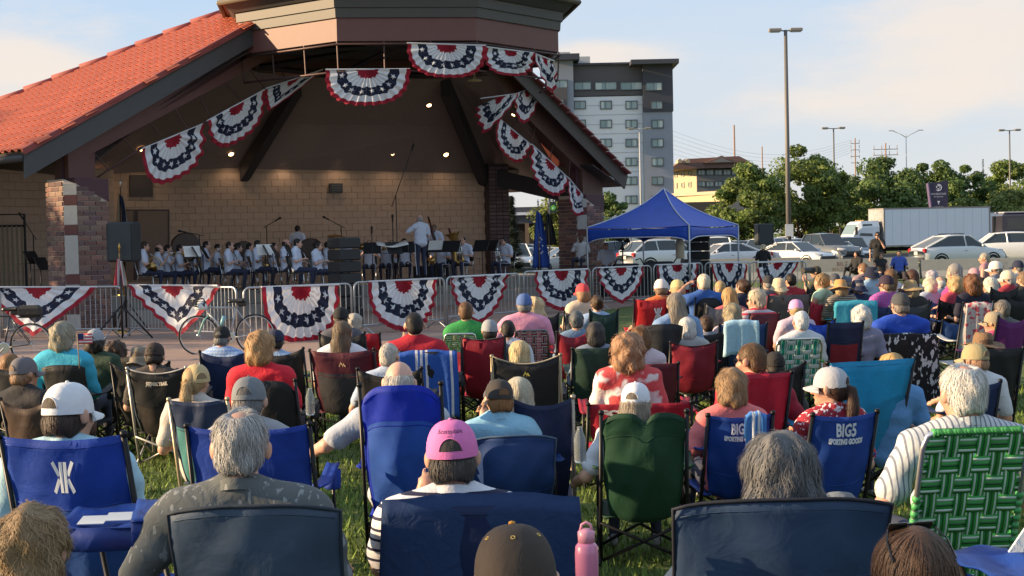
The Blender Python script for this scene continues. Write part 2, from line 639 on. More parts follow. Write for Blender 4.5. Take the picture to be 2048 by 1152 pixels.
def hand_prims(w, d, e, side):
 """palm, four bent fingers of unequal length and a thumb"""
 P = []
 up = np.array((0, 0, 1.0)) if abs(d[2]) < .8 else np.array((0, -1.0, 0))
 x = np.cross(d, up)
 x /= np.linalg.norm(x)
 n = np.cross(x, d)
 P.append(('cap', w, w + d * .075, .024, .03, 0, .015))
 P.append(('cap', w + d * .03 + x * .02, w + d * .08 - x * .022, .02, .018, 0, .012))
 for i, ln in enumerate((.066, .076, .072, .056)):
  b = w + d * .082 + x * (.031 - .0205 * i)
  m = b + d * ln * .55 - n * .006
  P.append(('cap', b, m, .0098, .0092, 0, .003))
  P.append(('cap', m, m + d * ln * .38 - n * ln * .3, .0092, .008, 0, .002))
 t = w + d * .03 + x * side * -.026
 P.append(('cap', t, t + d * .03 - x * side * .028 - n * .01, .013, .0105, 0, .008))
 P.append(('cap', t + d * .03 - x * side * .028 - n * .01, t + d * .064 - x * side * .03 - n * .018, .0105, .009, 0, .003))
 return P

def skeleton(pose='sit', w=1.0, lean=0.0, arms=('rest', 'rest'), head=(0, 0, 0), fem=False, drop=0.0):
 """returns prim lists for the body and the shirt, and the head frame"""
 sit = pose in ('sit', 'kneesup', 'edge')
 if sit:
  ln = {'sit': .27, 'edge': .06, 'kneesup': .2}[pose] + lean
  z0 = .5 + drop
  base = np.array((0, 0, z0))
  up = np.array((0, -sin(ln), cos(ln)))
 else:
  z0 = .93
  base = np.array((0, 0, z0))
  up = np.array((0, -sin(lean), cos(lean)))
 at = lambda t, y=0, x=0: base + up * t + np.array((x, y, 0))
 B, SH = [], []
 torso = [('ell', at(.02), (.165 * w, .115 * w, .12), None, 2, .05),
   ('ell', at(.17, .005), (.148 * w, .108 * w, .16), None, 1, .06),
   ('ell', at(.35, 0), (.158 * w, .108, .17), None, 1, .06),
   ('cap', at(.46, 0, -.135 * w), at(.46, 0, .135 * w), .064, .064, 1, .05)]
 for s in (-1, 1):
  torso.append(('cap', at(.545, .012, s * .03), at(.47, 0, s * .165 * w), .043, .056, 1, .04))
 if fem:
  for s in (-1, 1): torso.append(('ell', at(.33, .085, s * .07), (.062, .06, .065), None, 1, .03))
 B += torso
 nk = at(.53, .01)
 h = at(.67, .045 + (.03 if sit else .0))
 if sit: h[2] = base[2] + .652
 R = rotm(*head)
 piv = h + np.array((0, -.02, -.06))
 h = piv + R @ (h - piv)
 B.append(('cap', nk - up * .02, h + R @ np.array((0, -.022, -.07)), .058 if not fem else .05, .053 if not fem else .046, 0, .03))
 B += head_prims(h, R, fem)
 for i, s in enumerate((-1, 1)):
  S = at(.455, 0, s * (.192 if not fem else .178) * w)
  E, Wr, hd = arm_joints(s, arms[i], S)
  B.append(('cap', S, E, .05 * (.85 + .15 * w), .04, 1 if 0 else 0, .03))
  B.append(('cap', E, Wr, .04, .027, 0, .015))
  B += hand_prims(Wr, hd, E, s)
  SH.append((S, E, Wr))
 for s in (-1, 1):
  H = base + np.array((s * .09 * w, 0, -.01))
  if pose == 'sit': K, A = np.array((s * .13, .42, .50 + max(drop * .25, -.04))), np.array((s * .14, .47, .09))
  elif pose == 'edge': K, A = np.array((s * .14, .42, .50)), np.array((s * .13, .36, .09))
  elif pose == 'kneesup': K, A = np.array((s * .15, .40, .66)), np.array((s * .13, .55, .2))
  elif pose == 'walk': K, A = np.array((s * .09, .06 * s + .02, .49)), np.array((s * .09, .1 * s - .03, .09))
  else: K, A = np.array((s * .1, .015, .49)), np.array((s * .11, -.02, .09))
  B.append(('cap', H, K, .083 * (.8 + .2 * w), .057, 2, .04))
  B.append(('cap', K, A, .055, .036, 7, .02))
  B.append(('cap', A + np.array((0, -.02, -.035)), A + np.array((s * .02, .15, -.055)), .036, .03, 3, .015))
 return B, torso, SH, h, R

LOD = {0: (.019, .0085, .03), 1: (.029, .0145, .035), 2: (.042, .022, .04)}
LAST_SH = []
def person(loc, rz, name='person', label='', lod=1, pose='sit', w=1.0, lean=0.0, arms=('rest', 'rest'), head=(0, 0, 0), fem=False,
  skin=(.50, .28, .19), shirt=(.5, .5, .5), sleeve='short', pants=(.03, .035, .06), shorts=False, shoes=(.35, .35, .35), hair=None, hcol=(.1, .07, .05),
  hat=None, sc=1.0, pat=None, group='people seated on the lawn for the concert', extra=None, glasses=None, seed=None, wrink=.005, drop=0.0):
 r = np.random.default_rng(seed if seed is not None else abs(hash(label)) % 99991 if 0 else sum(map(ord, label)) + len(label))
 root = empty(name, loc, rz, label, 'person', group)
 root.scale = (sc, sc, sc)
 B, torso, SH, h, R = skeleton(pose, w, lean, arms, head, fem, drop)
 LAST_SH[:] = [(root, SH, sc)]
 co, fi, lg = LOD[lod]
 lo = np.full(3, 9.0)
 hi = np.full(3, -9.0)
 for p in B:
  q = [(np.array(p[1]), max(p[3], p[4])), (np.array(p[2]), max(p[3], p[4]))] if p[0] == 'cap' else [(np.array(p[1]), np.max(p[2]))]
  for c, rr in q:
   lo = np.minimum(lo, c - rr - .02)
   hi = np.maximum(hi, c + rr + .02)
 zt = .55 + drop if pose != 'stand' else .9
 ca = co * .8
 xs = axis_coords(lo[0], hi[0], co, [(h[0] - .1, h[0] + .1, fi)])
 ys = axis_coords(lo[1], hi[1], co * 1.2, [(h[1] - .11, h[1] + .13, fi)])
 zs = axis_coords(lo[2], hi[2], .05 if pose == 'sit' else co, [(h[2] - .15, h[2] + .14, fi), (.6 + drop, h[2], co)])
 f = Field(xs, ys, zs)
 for p in B: f.put(p)
 V, Q, Lb = f.mesh()
 mskin = mat('skin', skin, .5, var=.14, sss=.0)
 mp = mat('fabric', pants, .85)
 mats = [mskin, mskin, mp, mat('rubber', shoes, .7), mat('skin', (skin[0] * .8, skin[1] * .55, skin[2] * .55), .45), mat('plastic', (.05, .035, .03), .25),
   mat('hair', tuple(c * .8 for c in hcol), .8), mskin if shorts else mp]
 me = mesh_np('body', V, Q, mats, Lb, True)
 link('body', me, root)
 # the shirt is a garment of its own over the torso and upper arms
 if shirt is not None:
  f2 = Field(axis_coords(lo[0], hi[0], ca, []), axis_coords(lo[1], hi[1], ca, []), axis_coords(zt - .25, h[2], ca, []))
  for p in torso: f2.put(p, .016)
  for (S, E, Wr) in SH:
   if sleeve == 'none': continue
   t = .72 if sleeve == 'short' else 1.0
   e2 = S + (E - S) * t
   f2.put(('cap', S, e2, .070 * (.8 + .2 * w), .066 if sleeve == 'short' else .052, 1, .03))
   if sleeve == 'long': f2.put(('cap', E, E + (Wr - E) * .93, .05, .037, 1, .02))
  ph = r.uniform(0, 6.28, 8)
  X, Y, Z = np.meshgrid(f2.xs, f2.ys, f2.zs, indexing='ij', sparse=True)
  f2.D += (wrink * np.sin(38 * Z + 14 * X + 6 * Y + ph[0]) * np.sin(9 * X - 7 * Z + ph[1]) + wrink * .8 * np.sin(23 * X - 31 * Z + ph[2]) * np.sin(11 * Y + 8 * Z + ph[3])
    + wrink * .6 * np.sin(52 * Z - 20 * X * np.sign(X) + ph[4])).astype(np.float32)
  V2, Q2, _ = f2.mesh()
  k = dict(pattern=pat) if pat else {}
  link('shirt', mesh_np('shirt', V2, Q2, [mat('fabric', shirt, .85, **k)], None, True), root)
  if lod == 0:                   # collar band round the neck
   c = MB()
   nk = (h + R @ np.array((0, -.02, -.1))) * .35 + np.array((0, 0, 0)) + .65 * np.array((0, h[1] - .035, h[2] - .15))
   def cf(u, v):
    a = 2 * pi * u
    rr = .066 if not fem else .06
    return (nk[0] + rr * 1.02 * cos(a) * (1 + .12 * (1 - v)), nk[1] + rr * sin(a) * (1 + .12 * (1 - v)), nk[2] - .012 + .036 * v - .028 * sin(a))
   if sleeve != 'none': c.grid(cf, 20, 3, 0).build('collar', mat('fabric', shirt, .85, **k), root, True)
 Rm = Matrix(R.tolist())
 hm = Matrix.Translation(h.tolist()) @ Rm.to_4x4()
 if hair: make_hair(root, hm, hair, hcol, lod, r, hat)
 if hat:
  if hat[0] == 'cap': hat = ('cap', hat[1], dict(hat[2] if len(hat) > 2 else {}, hc=tuple(c * .75 for c in hcol)))
  make_hat(root, hm, hat, lod, r)
 if glasses:
  g = MB()
  for s in (-1, 1):
   g.tube([(s * .081, -.005, .012), (s * .078, .05, .014), (s * .062, .09, .012)], .0028, 4)
   if glasses in ('sun', 'up'): g.box((s * .033, .1, .004), (.048, .006, .036), 0, bev=.003)
   else:
    g.tube([(s * .033 + .023 * cos(a), .1, .005 + .018 * sin(a)) for a in np.linspace(0, 2 * pi, 11)], .003, 4)
  g.tube([(-.012, .104, .01), (.012, .104, .01)], .003, 4)
  o = g.build('glasses', mat('plastic', (.012, .012, .014), .2), root)
  o.matrix_local = hm @ Matrix.Translation((0, -.07, .055)) @ Matrix.Rotation(.75, 4, 'X') if glasses == 'up' else hm
 return root, hm

HAIR = {  # shell pieces in the head's frame, strand length, curl, fuzz
 'short': ([((0, -.018, .032), (.083, .102, .094)), ((0, -.058, -.03), (.069, .055, .06))], .035, 0, .006),
 'buzz': ([((0, -.018, .029), (.0795, .100, .0905)), ((0, -.058, -.025), (.067, .052, .058))], .012, 0, .002),
 'fringe': ([((0, -.03, .006), (.084, .094, .075)), ((0, -.06, -.04), (.07, .053, .06))], .04, 0, .007),
 'messy': ([((0, -.02, .036), (.092, .11, .102)), ((0, -.058, -.03), (.075, .062, .065))], .06, .012, .014),
 'thin': ([((0, -.02, .034), (.088, .107, .099)), ((0, -.058, -.03), (.072, .059, .062))], .05, .008, .011),
 'bob': ([((0, -.02, .024), (.098, .112, .108)), ((0, -.052, -.06), (.098, .078, .085))], .08, .004, .008),
 'curlybob': ([((0, -.02, .028), (.105, .12, .114)), ((0, -.052, -.05), (.104, .085, .085))], .05, .02, .016),
 'curly': ([((0, -.025, .02), (.125, .132, .13)), ((0, -.05, -.08), (.125, .1, .1))], .07, .035, .03),
 'long': ([((0, -.022, .022), (.093, .112, .104)), ((0, -.072, -.10), (.098, .066, .12)), ((0, -.088, -.22), (.095, .045, .12))], .16, .004, .007),
 'wavy': ([((0, -.03, .02), (.118, .128, .118)), ((0, -.072, -.11), (.135, .09, .13)), ((0, -.08, -.2), (.12, .065, .09))], .13, .022, .018),
 'pony': ([((0, -.02, .026), (.085, .104, .097)), ((0, -.06, -.02), (.07, .055, .06)), ((0, -.125, .0), (.03, .035, .035)), ((0, -.15, -.1), (.04, .035, .1)), ((.0, -.15, -.2), (.036, .03, .09))], .13, .006, .01),
 'bun': ([((0, -.02, .028), (.087, .106, .099)), ((0, -.058, -.02), (.072, .056, .06)), ((0, -.118, .04), (.045, .04, .042))], .06, .01, .01),
 'capback': ([((0, -.03, -.02), (.083, .088, .06)), ((0, -.06, -.05), (.072, .055, .055))], .04, .0, .007),
}
def make_hair(root, hm, style, col, lod, r, hat=None):
 pcs, sl, curl, fuzz = HAIR[style]
 st = {0: .0095, 1: .014, 2: .021}[lod]
 lo = np.min([np.array(c) - np.array(q) for c, q in pcs], 0) - .025
 hi = np.max([np.array(c) + np.array(q) for c, q in pcs], 0) + .025
 f = Field(np.arange(lo[0], hi[0], st), np.arange(lo[1], hi[1], st), np.arange(lo[2], hi[2], st))
 for c, q in pcs: f.put(('ell', c, q, None, 0, .025))
 X, Y, Z = np.meshgrid(f.xs, f.ys, f.zs, indexing='ij', sparse=True)
 ph = r.uniform(0, 6.28, 6)
 amp = .002 + curl * .22
 f.D += (amp * (np.sin(70 * X + 20 * Y + ph[0]) * np.sin(33 * Z + ph[1]) + np.sin(62 * Y - 25 * X + ph[2]) * np.sin(48 * Z + 20 * X + ph[3]))).astype(np.float32)
 def cut(c, q):
  k0 = np.sqrt(((X - c[0]) / q[0]) ** 2 + ((Y - c[1]) / q[1]) ** 2 + ((Z - c[2]) / q[2]) ** 2)
  d = ((k0 - 1) * min(q)).astype(np.float32)
  f.D[...] = np.maximum(f.D, -d)
 cut((0, .105, -.045), (.07, .075, .095))
 if style in ('short', 'buzz', 'fringe', 'messy', 'capback', 'pony', 'bun', 'thin'):
  for s in (-1, 1): cut((s * .118, -.012, -.028), (.042, .05, .05))
  cut((0, .09, -.12), (.2, .105, .1))
  if style not in ('pony', 'bun'): cut((0, -.11, -.155), (.14, .12, .085))
 if style == 'thin': cut((0, -.05, .14), (.055, .06, .042))
 if style == 'fringe': cut((0, .012, .115), (.068, .098, .078))
 V, Q, _ = f.mesh()
 if len(V) < 8: return
 fn = np.cross(V[Q[:, 1]] - V[Q[:, 0]], V[Q[:, 3]] - V[Q[:, 0]])
 vn = np.zeros_like(V)
 for i in range(4): np.add.at(vn, Q[:, i], fn)
 vn /= np.linalg.norm(vn, axis=1)[:, None] + 1e-9
 crown = np.array((r.uniform(-.02, .02), -.055, .12))
 fl = V - crown
 fl[:, 2] -= .05 + .06 * (fl[:, 2] < -.06)
 if style in ('pony', 'bun'):
  fl = np.array((0, -.12, .02)) - V
  tail = V[:, 1] < -.118
  fl[tail] = (0, -.02, -1)
 fl -= vn * np.sum(fl * vn, 1)[:, None]
 fl /= np.linalg.norm(fl, axis=1)[:, None] + 1e-9
 n = {0: 2100, 1: 360, 2: 70}[lod]
 if style in ('long', 'wavy', 'curly'): n = int(n * 1.35)
 if hat and hat[0] != 'visor': n = int(n * .6)
 wd = {0: .0016, 1: .0036, 2: .0075}[lod]
 ns = {0: 4, 1: 4, 2: 3}[lod]
 base = r.integers(0, len(V), n)
 ln = sl * r.uniform(.6, 1.3, n)
 p = V[base] - vn[base] * .002
 cur = base.copy()
 off = r.uniform(.001, fuzz, n)
 pts, sides = [p.copy()], []
 phs = r.uniform(0, 6.28, n)
 for k in range(ns):
  t, nn = fl[cur], vn[cur]
  sd = np.cross(t, nn)
  sides.append(sd)
  ang = phs + k * 1.7
  p = p + t * (ln / ns)[:, None] + curl * .55 * (sd * np.cos(ang)[:, None] + .6 * nn * np.sin(ang)[:, None])
  d2 = np.empty(n, np.int64)
  for a in range(0, n, 400):
   q = p[a:a + 400]
   dd = (q * q).sum(1)[:, None] - 2 * q @ V.T + (V * V).sum(1)[None]
   d2[a:a + 400] = dd.argmin(1)
  cur = d2
  dist = np.sum((p - V[cur]) * vn[cur], 1)
  free = (V[cur][:, 2] < lo[2] + .05)
  corr = (off * (k + 1) / ns - dist) * np.where(free, .2, .85)
  p = p + vn[cur] * corr[:, None]
  pts.append(p.copy())
 sides.append(sides[-1])
 nv = len(V)
 AV, AF = [V], [Q]
 rnd = [np.full(len(V), .3) + r.uniform(-.1, .1, len(V))]
 rv = r.uniform(0, 1, n) ** 1.2
 wds = [1, 1, .9, .7, .45, .2] if ns == 5 else ([1, 1, .8, .55, .25] if ns == 4 else [1, 1, .7, .3])
 strip = []
 for k in range(ns + 1):
  ww = wd * wds[k]
  strip.append(pts[k] - sides[k] * ww)
  strip.append(pts[k] + sides[k] * ww)
 sv = np.stack(strip, 1).reshape(-1, 3)
 AV.append(sv)
 rnd.append(np.repeat(rv, 2 * (ns + 1)))
 b0 = nv + np.arange(n)[:, None] * 2 * (ns + 1)
 fs = np.concatenate([b0 + 2 * k + np.array([0, 1, 3, 2])[None] for k in range(ns)])
 AF.append(fs)
 VV = np.concatenate(AV)
 if hat and hat[0] != 'visor':      # hair stays under the hat's crown
  z0 = .012
  inside = (VV[:, 2] > z0)
  q = (VV[:, 0] / .086) ** 2 + ((VV[:, 1] + .012) / .105) ** 2 + ((VV[:, 2] - .03) / .096) ** 2
  m = inside & (q > 1)
  c = np.array((0, -.012, .03))
  VV[m] = c + (VV[m] - c) / np.sqrt(q[m])[:, None]
 me = mesh_np('hair', VV, np.concatenate(AF), [mat('hair', col, .55, spec=.35)], None, True)
 a = me.attributes.new('rnd', 'FLOAT', 'POINT')
 a.data.foreach_set('value', np.concatenate(rnd).astype(np.float32))
 o = link('hair', me, root)
 o.matrix_local = hm

def make_hat(root, hm, hat, lod, r):
 kind, col = hat[0], hat[1]
 opt = hat[2] if len(hat) > 2 else {}
 m = mat('fabric', col, .85, bump=.2)
 b = MB()
 nu, nv = (36, 9) if lod == 0 else ((24, 6) if lod == 1 else (14, 4))
 yaw = opt.get('yaw', 0)
 if kind == 'cap':
  rx, ry, rz, z0 = .0915, .111, .121, .010
  ni = 0
  def dome(u, v, g=1.0):
   a = 2 * pi * u
   e = v * pi / 2
   sm = min(abs(((a - pi / 2 + k * pi / 3 + pi) % (2 * pi)) - pi) for k in range(6))
   q = (1 - .018 * math.exp(-(sm / .07) ** 2)) * g
   zz = z0 + rz * sin(e) ** .9 * g
   return (rx * q * cos(a) * cos(e) ** .75, -.012 + ry * q * sin(a) * cos(e) ** .75, zz)
  for g, fl in ((1.0, 0), (.965, 1)):
   V, Fa, mi = [], [], []
   for j in range(nv + 1):
    for i in range(nu):
     V.append(dome(i / nu, j / nv, g))
   for j in range(nv):
    for i in range(nu):
     a = 2 * pi * (i + .5) / nu
     q = (j * nu + i, j * nu + (i + 1) % nu, (j + 1) * nu + (i + 1) % nu, (j + 1) * nu + i)
     Fa.append(q if not fl else q[::-1])
     front = abs(((a - .5 * pi + pi) % (2 * pi)) - pi)
     mi.append(1 if opt.get('front') and front < .95 else 0)
   o = len(b.v)
   b.v += V
   b.f += [tuple(i + o for i in q) for q in Fa]
   b.m += mi
  def bnd(u, v):
   a = 2 * pi * u
   return (rx * 1.004 * cos(a), -.012 + ry * 1.004 * sin(a), z0 - .004 + .014 * v)
  b.grid(bnd, nu, 1)
  if opt.get('button') or lod < 2:
   b.lathe([(.0, -.003), (.008, 0), (.007, .005), (0, .007)], 8, 2, (0, -.012, z0 + rz))
  cap = b.build('cap', [m, mat('fabric', opt.get('front', col), .85, bump=.2), mat('fabric', opt.get('button', col), .8, bump=.1)], root, True)
  cap.matrix_local = hm @ Matrix.Rotation(yaw, 4, 'Z')
  if not opt.get('closed') and lod < 2:
   oc = MB()
   op = lambda u, rr: Vector(dome((1.5 * pi + .44 * rr * cos(pi * u)) / (2 * pi), .10 + .235 * rr * sin(pi * u), 1.012))
   oc.add([op(.5, .0)] + [op(u, q) for q in (.5, 1) for u in np.linspace(0, 1, 13)], [(0, 1 + i, 2 + i) for i in range(12)] + [(1 + i, 14 + i, 15 + i, 2 + i) for i in range(12)])
   oc.build('back_opening', mat('hair', opt.get('hc', (.1, .07, .05)), .7), cap, True)
   MB().tube([op(u, 1.02) for u in np.linspace(0, 1, 13)], .0028, 4).build('opening_binding', m, cap, True)
  bb = MB()
  def brim(u, v):
   x = (u - .5) * 2
   y0 = -.012 + ry * sqrt(max(0, 1 - (x * .078 / rx) ** 2))
   return (x * .078, y0 - .004 + v * (.068 * sqrt(max(0, 1 - x ** 4))), z0 + .006 - .012 * x * x - .02 * v * (1 + .6 * x * x))
  bb.grid(brim, 12, 5, 0, (0, 0, -.004))
  bb.build('brim', mat('fabric', opt.get('brim', opt.get('front', col)), .85, bump=.2), cap, True)
  if opt.get('eyelets') is not None:
   e = MB()
   for k in range(6):
    a = pi / 6 + k * pi / 3 
    p = Vector(dome(a / (2 * pi), .55, 1.005))
    nrm = (p - Vector((0, -.012, .02))).normalized()
    e.tube([p + frame3(nrm) @ Vector((.0045 * cos(t), .0045 * sin(t), 0)) for t in np.linspace(0, 2 * pi, 9)], .0016, 4)
   e.build('eyelets', mat('metal', opt['eyelets'], .4, metal=.5), cap)
  if opt.get('text'):
   for k, (s_, sz) in enumerate(opt['text']):
    V, Fa = text_geo(s_, sz)
    V = [Vector(v) for v in V]
    W_ = []
    for v in V:
     a = -pi / 2 + v.x / .085
     e = (.082 - .019 * k + v.y) / .105
     e = max(.05, min(1.4, e))
     W_.append((rx * 1.01 * cos(a) * cos(e) ** .75, -.012 + ry * 1.012 * sin(a) * cos(e) ** .75, z0 + rz * sin(e) ** .9 * 1.012))
    MB().add(W_, Fa).build('lettering', mat('fabric', opt['tcol'], .7, bump=0), cap)
 elif kind in ('straw', 'bucket', 'wide'):
  br = {'straw': .2, 'bucket': .145, 'wide': .19}[kind]
  ph = r.uniform(0, 6.28, 3)
  def hatf(u, v):
   a = 2 * pi * u
   prof = [(0, .118), (.05, .117), (.078, .108), (.089, .08), (.094, .04), (.097, .018), (.112, .012), (br * .8, -.005 if kind != 'bucket' else -.035), (br, -.008 if kind != 'bucket' else -.055)]
   if kind == 'straw': prof[0:3] = [(0, .108), (.045, .122), (.072, .118)]
   t = v * (len(prof) - 1)
   i = min(int(t), len(prof) - 2)
   q = t - i
   rr = prof[i][0] * (1 - q) + prof[i + 1][0] * q
   zz = prof[i][1] * (1 - q) + prof[i + 1][1] * q
   if rr > .1: zz += (rr - .1) / (br - .1) * (.018 * sin(2 * a + ph[0]) + .006 * sin(5 * a + ph[1]) + opt.get('curl', 0) * abs(cos(a)))
   return (rr * .93 * cos(a), -.01 + rr * 1.1 * sin(a), zz)
  b.grid(hatf, nu, 16 if lod < 2 else 10, 0, (0, 0, -.003))
  hh = b.build('sun_hat', mat('fabric', col, .9, scale=60, bump=.5), root, True)
  hh.matrix_local = hm
  if opt.get('band'):
   MB().lathe([(.0975, .02), (.0965, .045)], 24).build('hat_band', mat('fabric', opt['band'], .8), hh, True).scale = (.94, 1.11, 1)
 elif kind == 'visor':
  def bnd(u, v):
   a = 2 * pi * u
   return (.093 * cos(a), -.012 + .112 * sin(a), .02 + .035 * v)
  b.grid(bnd, nu, 2, 0)
  def brim(u, v):
   x = (u - .5) * 2
   y0 = -.012 + .112 * sqrt(max(0, 1 - (x * .08 / .093) ** 2))
   return (x * .08, y0 - .004 + v * (.07 * sqrt(max(0, 1 - x ** 4))), .022 - .012 * x * x - .02 * v)
  b.grid(brim, 10, 4, 0, (0, 0, -.004))
  b.build('visor', m, root, True).matrix_local = hm
# ------------------------------------------------------------------ folding chairs
def put_text(parent, name, s, size, col, pos, fn=None, bold=0.004, R=None):
 V, Fa = text_geo(s, size, bold)
 if R is None: R = Matrix.Rotation(rad(90), 3, 'X')
 W_ = [(Vector(fn(v.x, v.y)) if fn else Vector(pos) + R @ Vector((v.x, v.y, 0))) for v in V]
 return MB().add(W_, Fa).build(name, mat('paint', col, .6, bump=0), parent)

def back_fn(bw, z0, z1, y0, tilt, dip, bulge, top='v', nar=0.0, r=None, sag=0.0):
 ph = [random.uniform(0, 6.28) for _ in range(4)]
 def f(u, v):
  x = (u - .5) * 2
  c = 1 - x * x
  if top == 'v': zt = z1 - dip * c
  elif top == 'round': zt = z1 - .10 * abs(x) ** 4
  elif top == 'arch': zt = z1 - .03 * abs(x) ** 3
  elif top == 'notch': zt = z1 - .05 * abs(x) ** 5 - dip * math.exp(-(x / .16) ** 2)
  else: zt = z1
  zb = z0 + .05 * x * x
  z = zb + (zt - zb) * v
  ww = bw / 2 * (1 - nar * v - .16 * max(0, .35 - v) / .35 - .03 * sin(pi * v))
  y = y0 - tilt * (z - z0) - bulge * c * (.35 + .65 * sin(pi * min(1, v * 1.05)))
  y += .008 * sin(6 * x + 5 * v + ph[0]) * sin(3 * v + ph[1]) + .004 * sin(13 * v + 9 * x * (1 if ph[3] > 3 else -1) + ph[2]) + .005 * abs(x) ** 3 * sin(19 * v + ph[3]) + sag * c * sin(14 * v + ph[3]) * .01
  return (x * ww, y, z)
 return f

def camp_chair(loc, rz, label, col, col2=None, kind='camp', w=.58, z1=.93, dip=.07, frame=(.015, .015, .017), trim=None, seat_h=.42, arms=True, cup=True,
   logo=None, lod=1, group='folding chairs set out on the lawn', pat=None, split=.55, top='v', sc=1.0, bulge=.07, thin=.3, name='camp_chair', legs=True, tilt=.36):
 root = empty(name, loc, rz, label, 'camp chair', group)
 root.scale = (sc, sc, sc)
 n = 6 if lod < 2 else 4
 fm = mat('metal', frame, .4, metal=.6)
 k = dict(pattern=pat) if pat else {}
 m1 = mat('nylon', col, .62, thin=thin, **k)
 m2 = mat('nylon', col2, .7, thin=thin) if col2 else m1
 z0 = seat_h - .03
 y0 = -.17
 nu, nv = {0: (20, 16), 1: (12, 9), 2: (8, 5)}[lod]
 f = back_fn(w, z0, z1, y0, tilt, dip, bulge, top)
 b = MB()
 b.grid(f, nu, nv, (lambda i, j: 1 if (j + .5) / nv < split and .06 < (i + .5) / nu < .94 else 0) if col2 else 0, (0, .006, 0))
 back = b.build('back_panel', [m1, m2], root, True)
 if lod < 2:                        # sewn hem and seam
  for nm, vv in (('hem', .955), ('seam', split if col2 else .30)):
   MB().tube([Vector(f(u, vv)) + Vector((0, -.001, 0)) for u in np.linspace(.03, .97, 16)], .003, 4).build(nm, m1, back, True)
 if trim:                           # bound edge along the top and the sides
  e = MB()
  pts = [f(0, v) for v in np.linspace(0, 1, 8)] + [f(u, 1) for u in np.linspace(.06, .94, 14)] + [f(1, v) for v in np.linspace(1, 0, 8)]
  e.tube([Vector(p) + Vector((0, .002, 0)) for p in pts], .007, 5)
  e.build('binding', mat('fabric', trim, .8, bump=.1), back, True)
 if logo: logo(back, f)
 def seat(u, v):
  x = (u - .5) * 2
  return (x * w / 2, y0 + .02 + v * .48, seat_h + .02 * v - .045 * (1 - x * x) * sin(pi * v))
 MB().grid(seat, 8 if lod < 2 else 4, 6 if lod < 2 else 3, 0, (0, 0, -.006)).build('seat_panel', m1, root, True)
 hw = w / 2 + .015
 yt = y0 - tilt * (z1 - z0) - .0
 for s in (-1, 1):
  t = MB()
  t.tube([(s * hw, y0 + .09, .02), (s * hw, y0 - .0, z0), (s * (hw - .01), yt + .01, z1 - .01)] if top != 'arch' else [(s * hw, y0 + .09, .02), (s * hw, y0, z0), (s * (hw - .02), y0 + .6 * (yt - y0) + .03, z0 + .6 * (z1 - z0))], .0125, n)
  if top != 'arch': t.lathe([(.0, -.012), (.017, -.01), (.017, .012), (0, .018)], 6, 0, (s * (hw - .01), yt + .01, z1))
  t.build('back_post', fm, root, True)
  if legs:
   t = MB()
   t.tube([(s * hw, y0 + .52, seat_h + .02), (s * hw * 1.05, y0 + .03, .02)], .0105, n)
   t.tube([(s * hw, y0, z0), (s * hw * 1.05, y0 + .55, .02)], .0105, n)
   t.build('side_leg', fm, root, True)
  if arms:
   a = MB()
   za = .62
   a.grid(lambda u, v: (s * (hw + .005 + (v - .5) * .075), y0 - .09 + u * .52, za + .045 * u - .03 * sin(pi * u) + (.006 * cos(6 * v))), 6, 3, 0, (0, 0, -.012))
   a.build('armrest', m1, root, True)
   if legs:
    MB().tube([(s * hw, y0 + .42, za + .03), (s * hw * 1.02, y0 + .5, .02)], .0115, n).build('front_leg', fm, root, True)
 if legs:
  t = MB()
  t.tube([(-hw, y0 + .09, .03), (hw, y0 - .01, z0 + .0)], .0105, n)
  t.tube([(hw, y0 + .09, .03), (-hw, y0 - .01, z0 + .0)], .0105, n)
  t.build('rear_cross_leg', fm, root, True)
  t = MB()
  t.tube([(-hw, y0 + .53, .03), (hw, y0 + .5, seat_h)], .0105, n)
  t.tube([(hw, y0 + .53, .03), (-hw, y0 + .5, seat_h)], .0105, n)
  t.build('front_cross_leg', fm, root, True)
 if cup and arms and lod < 2:
  MB().lathe([(.045, -.11), (.048, -.1), (.05, 0), (.047, 0), (.045, -.1)], 10, 0, (hw + .01, y0 + .36, .635)).build('cup_holder', m2, root, True)
 return root

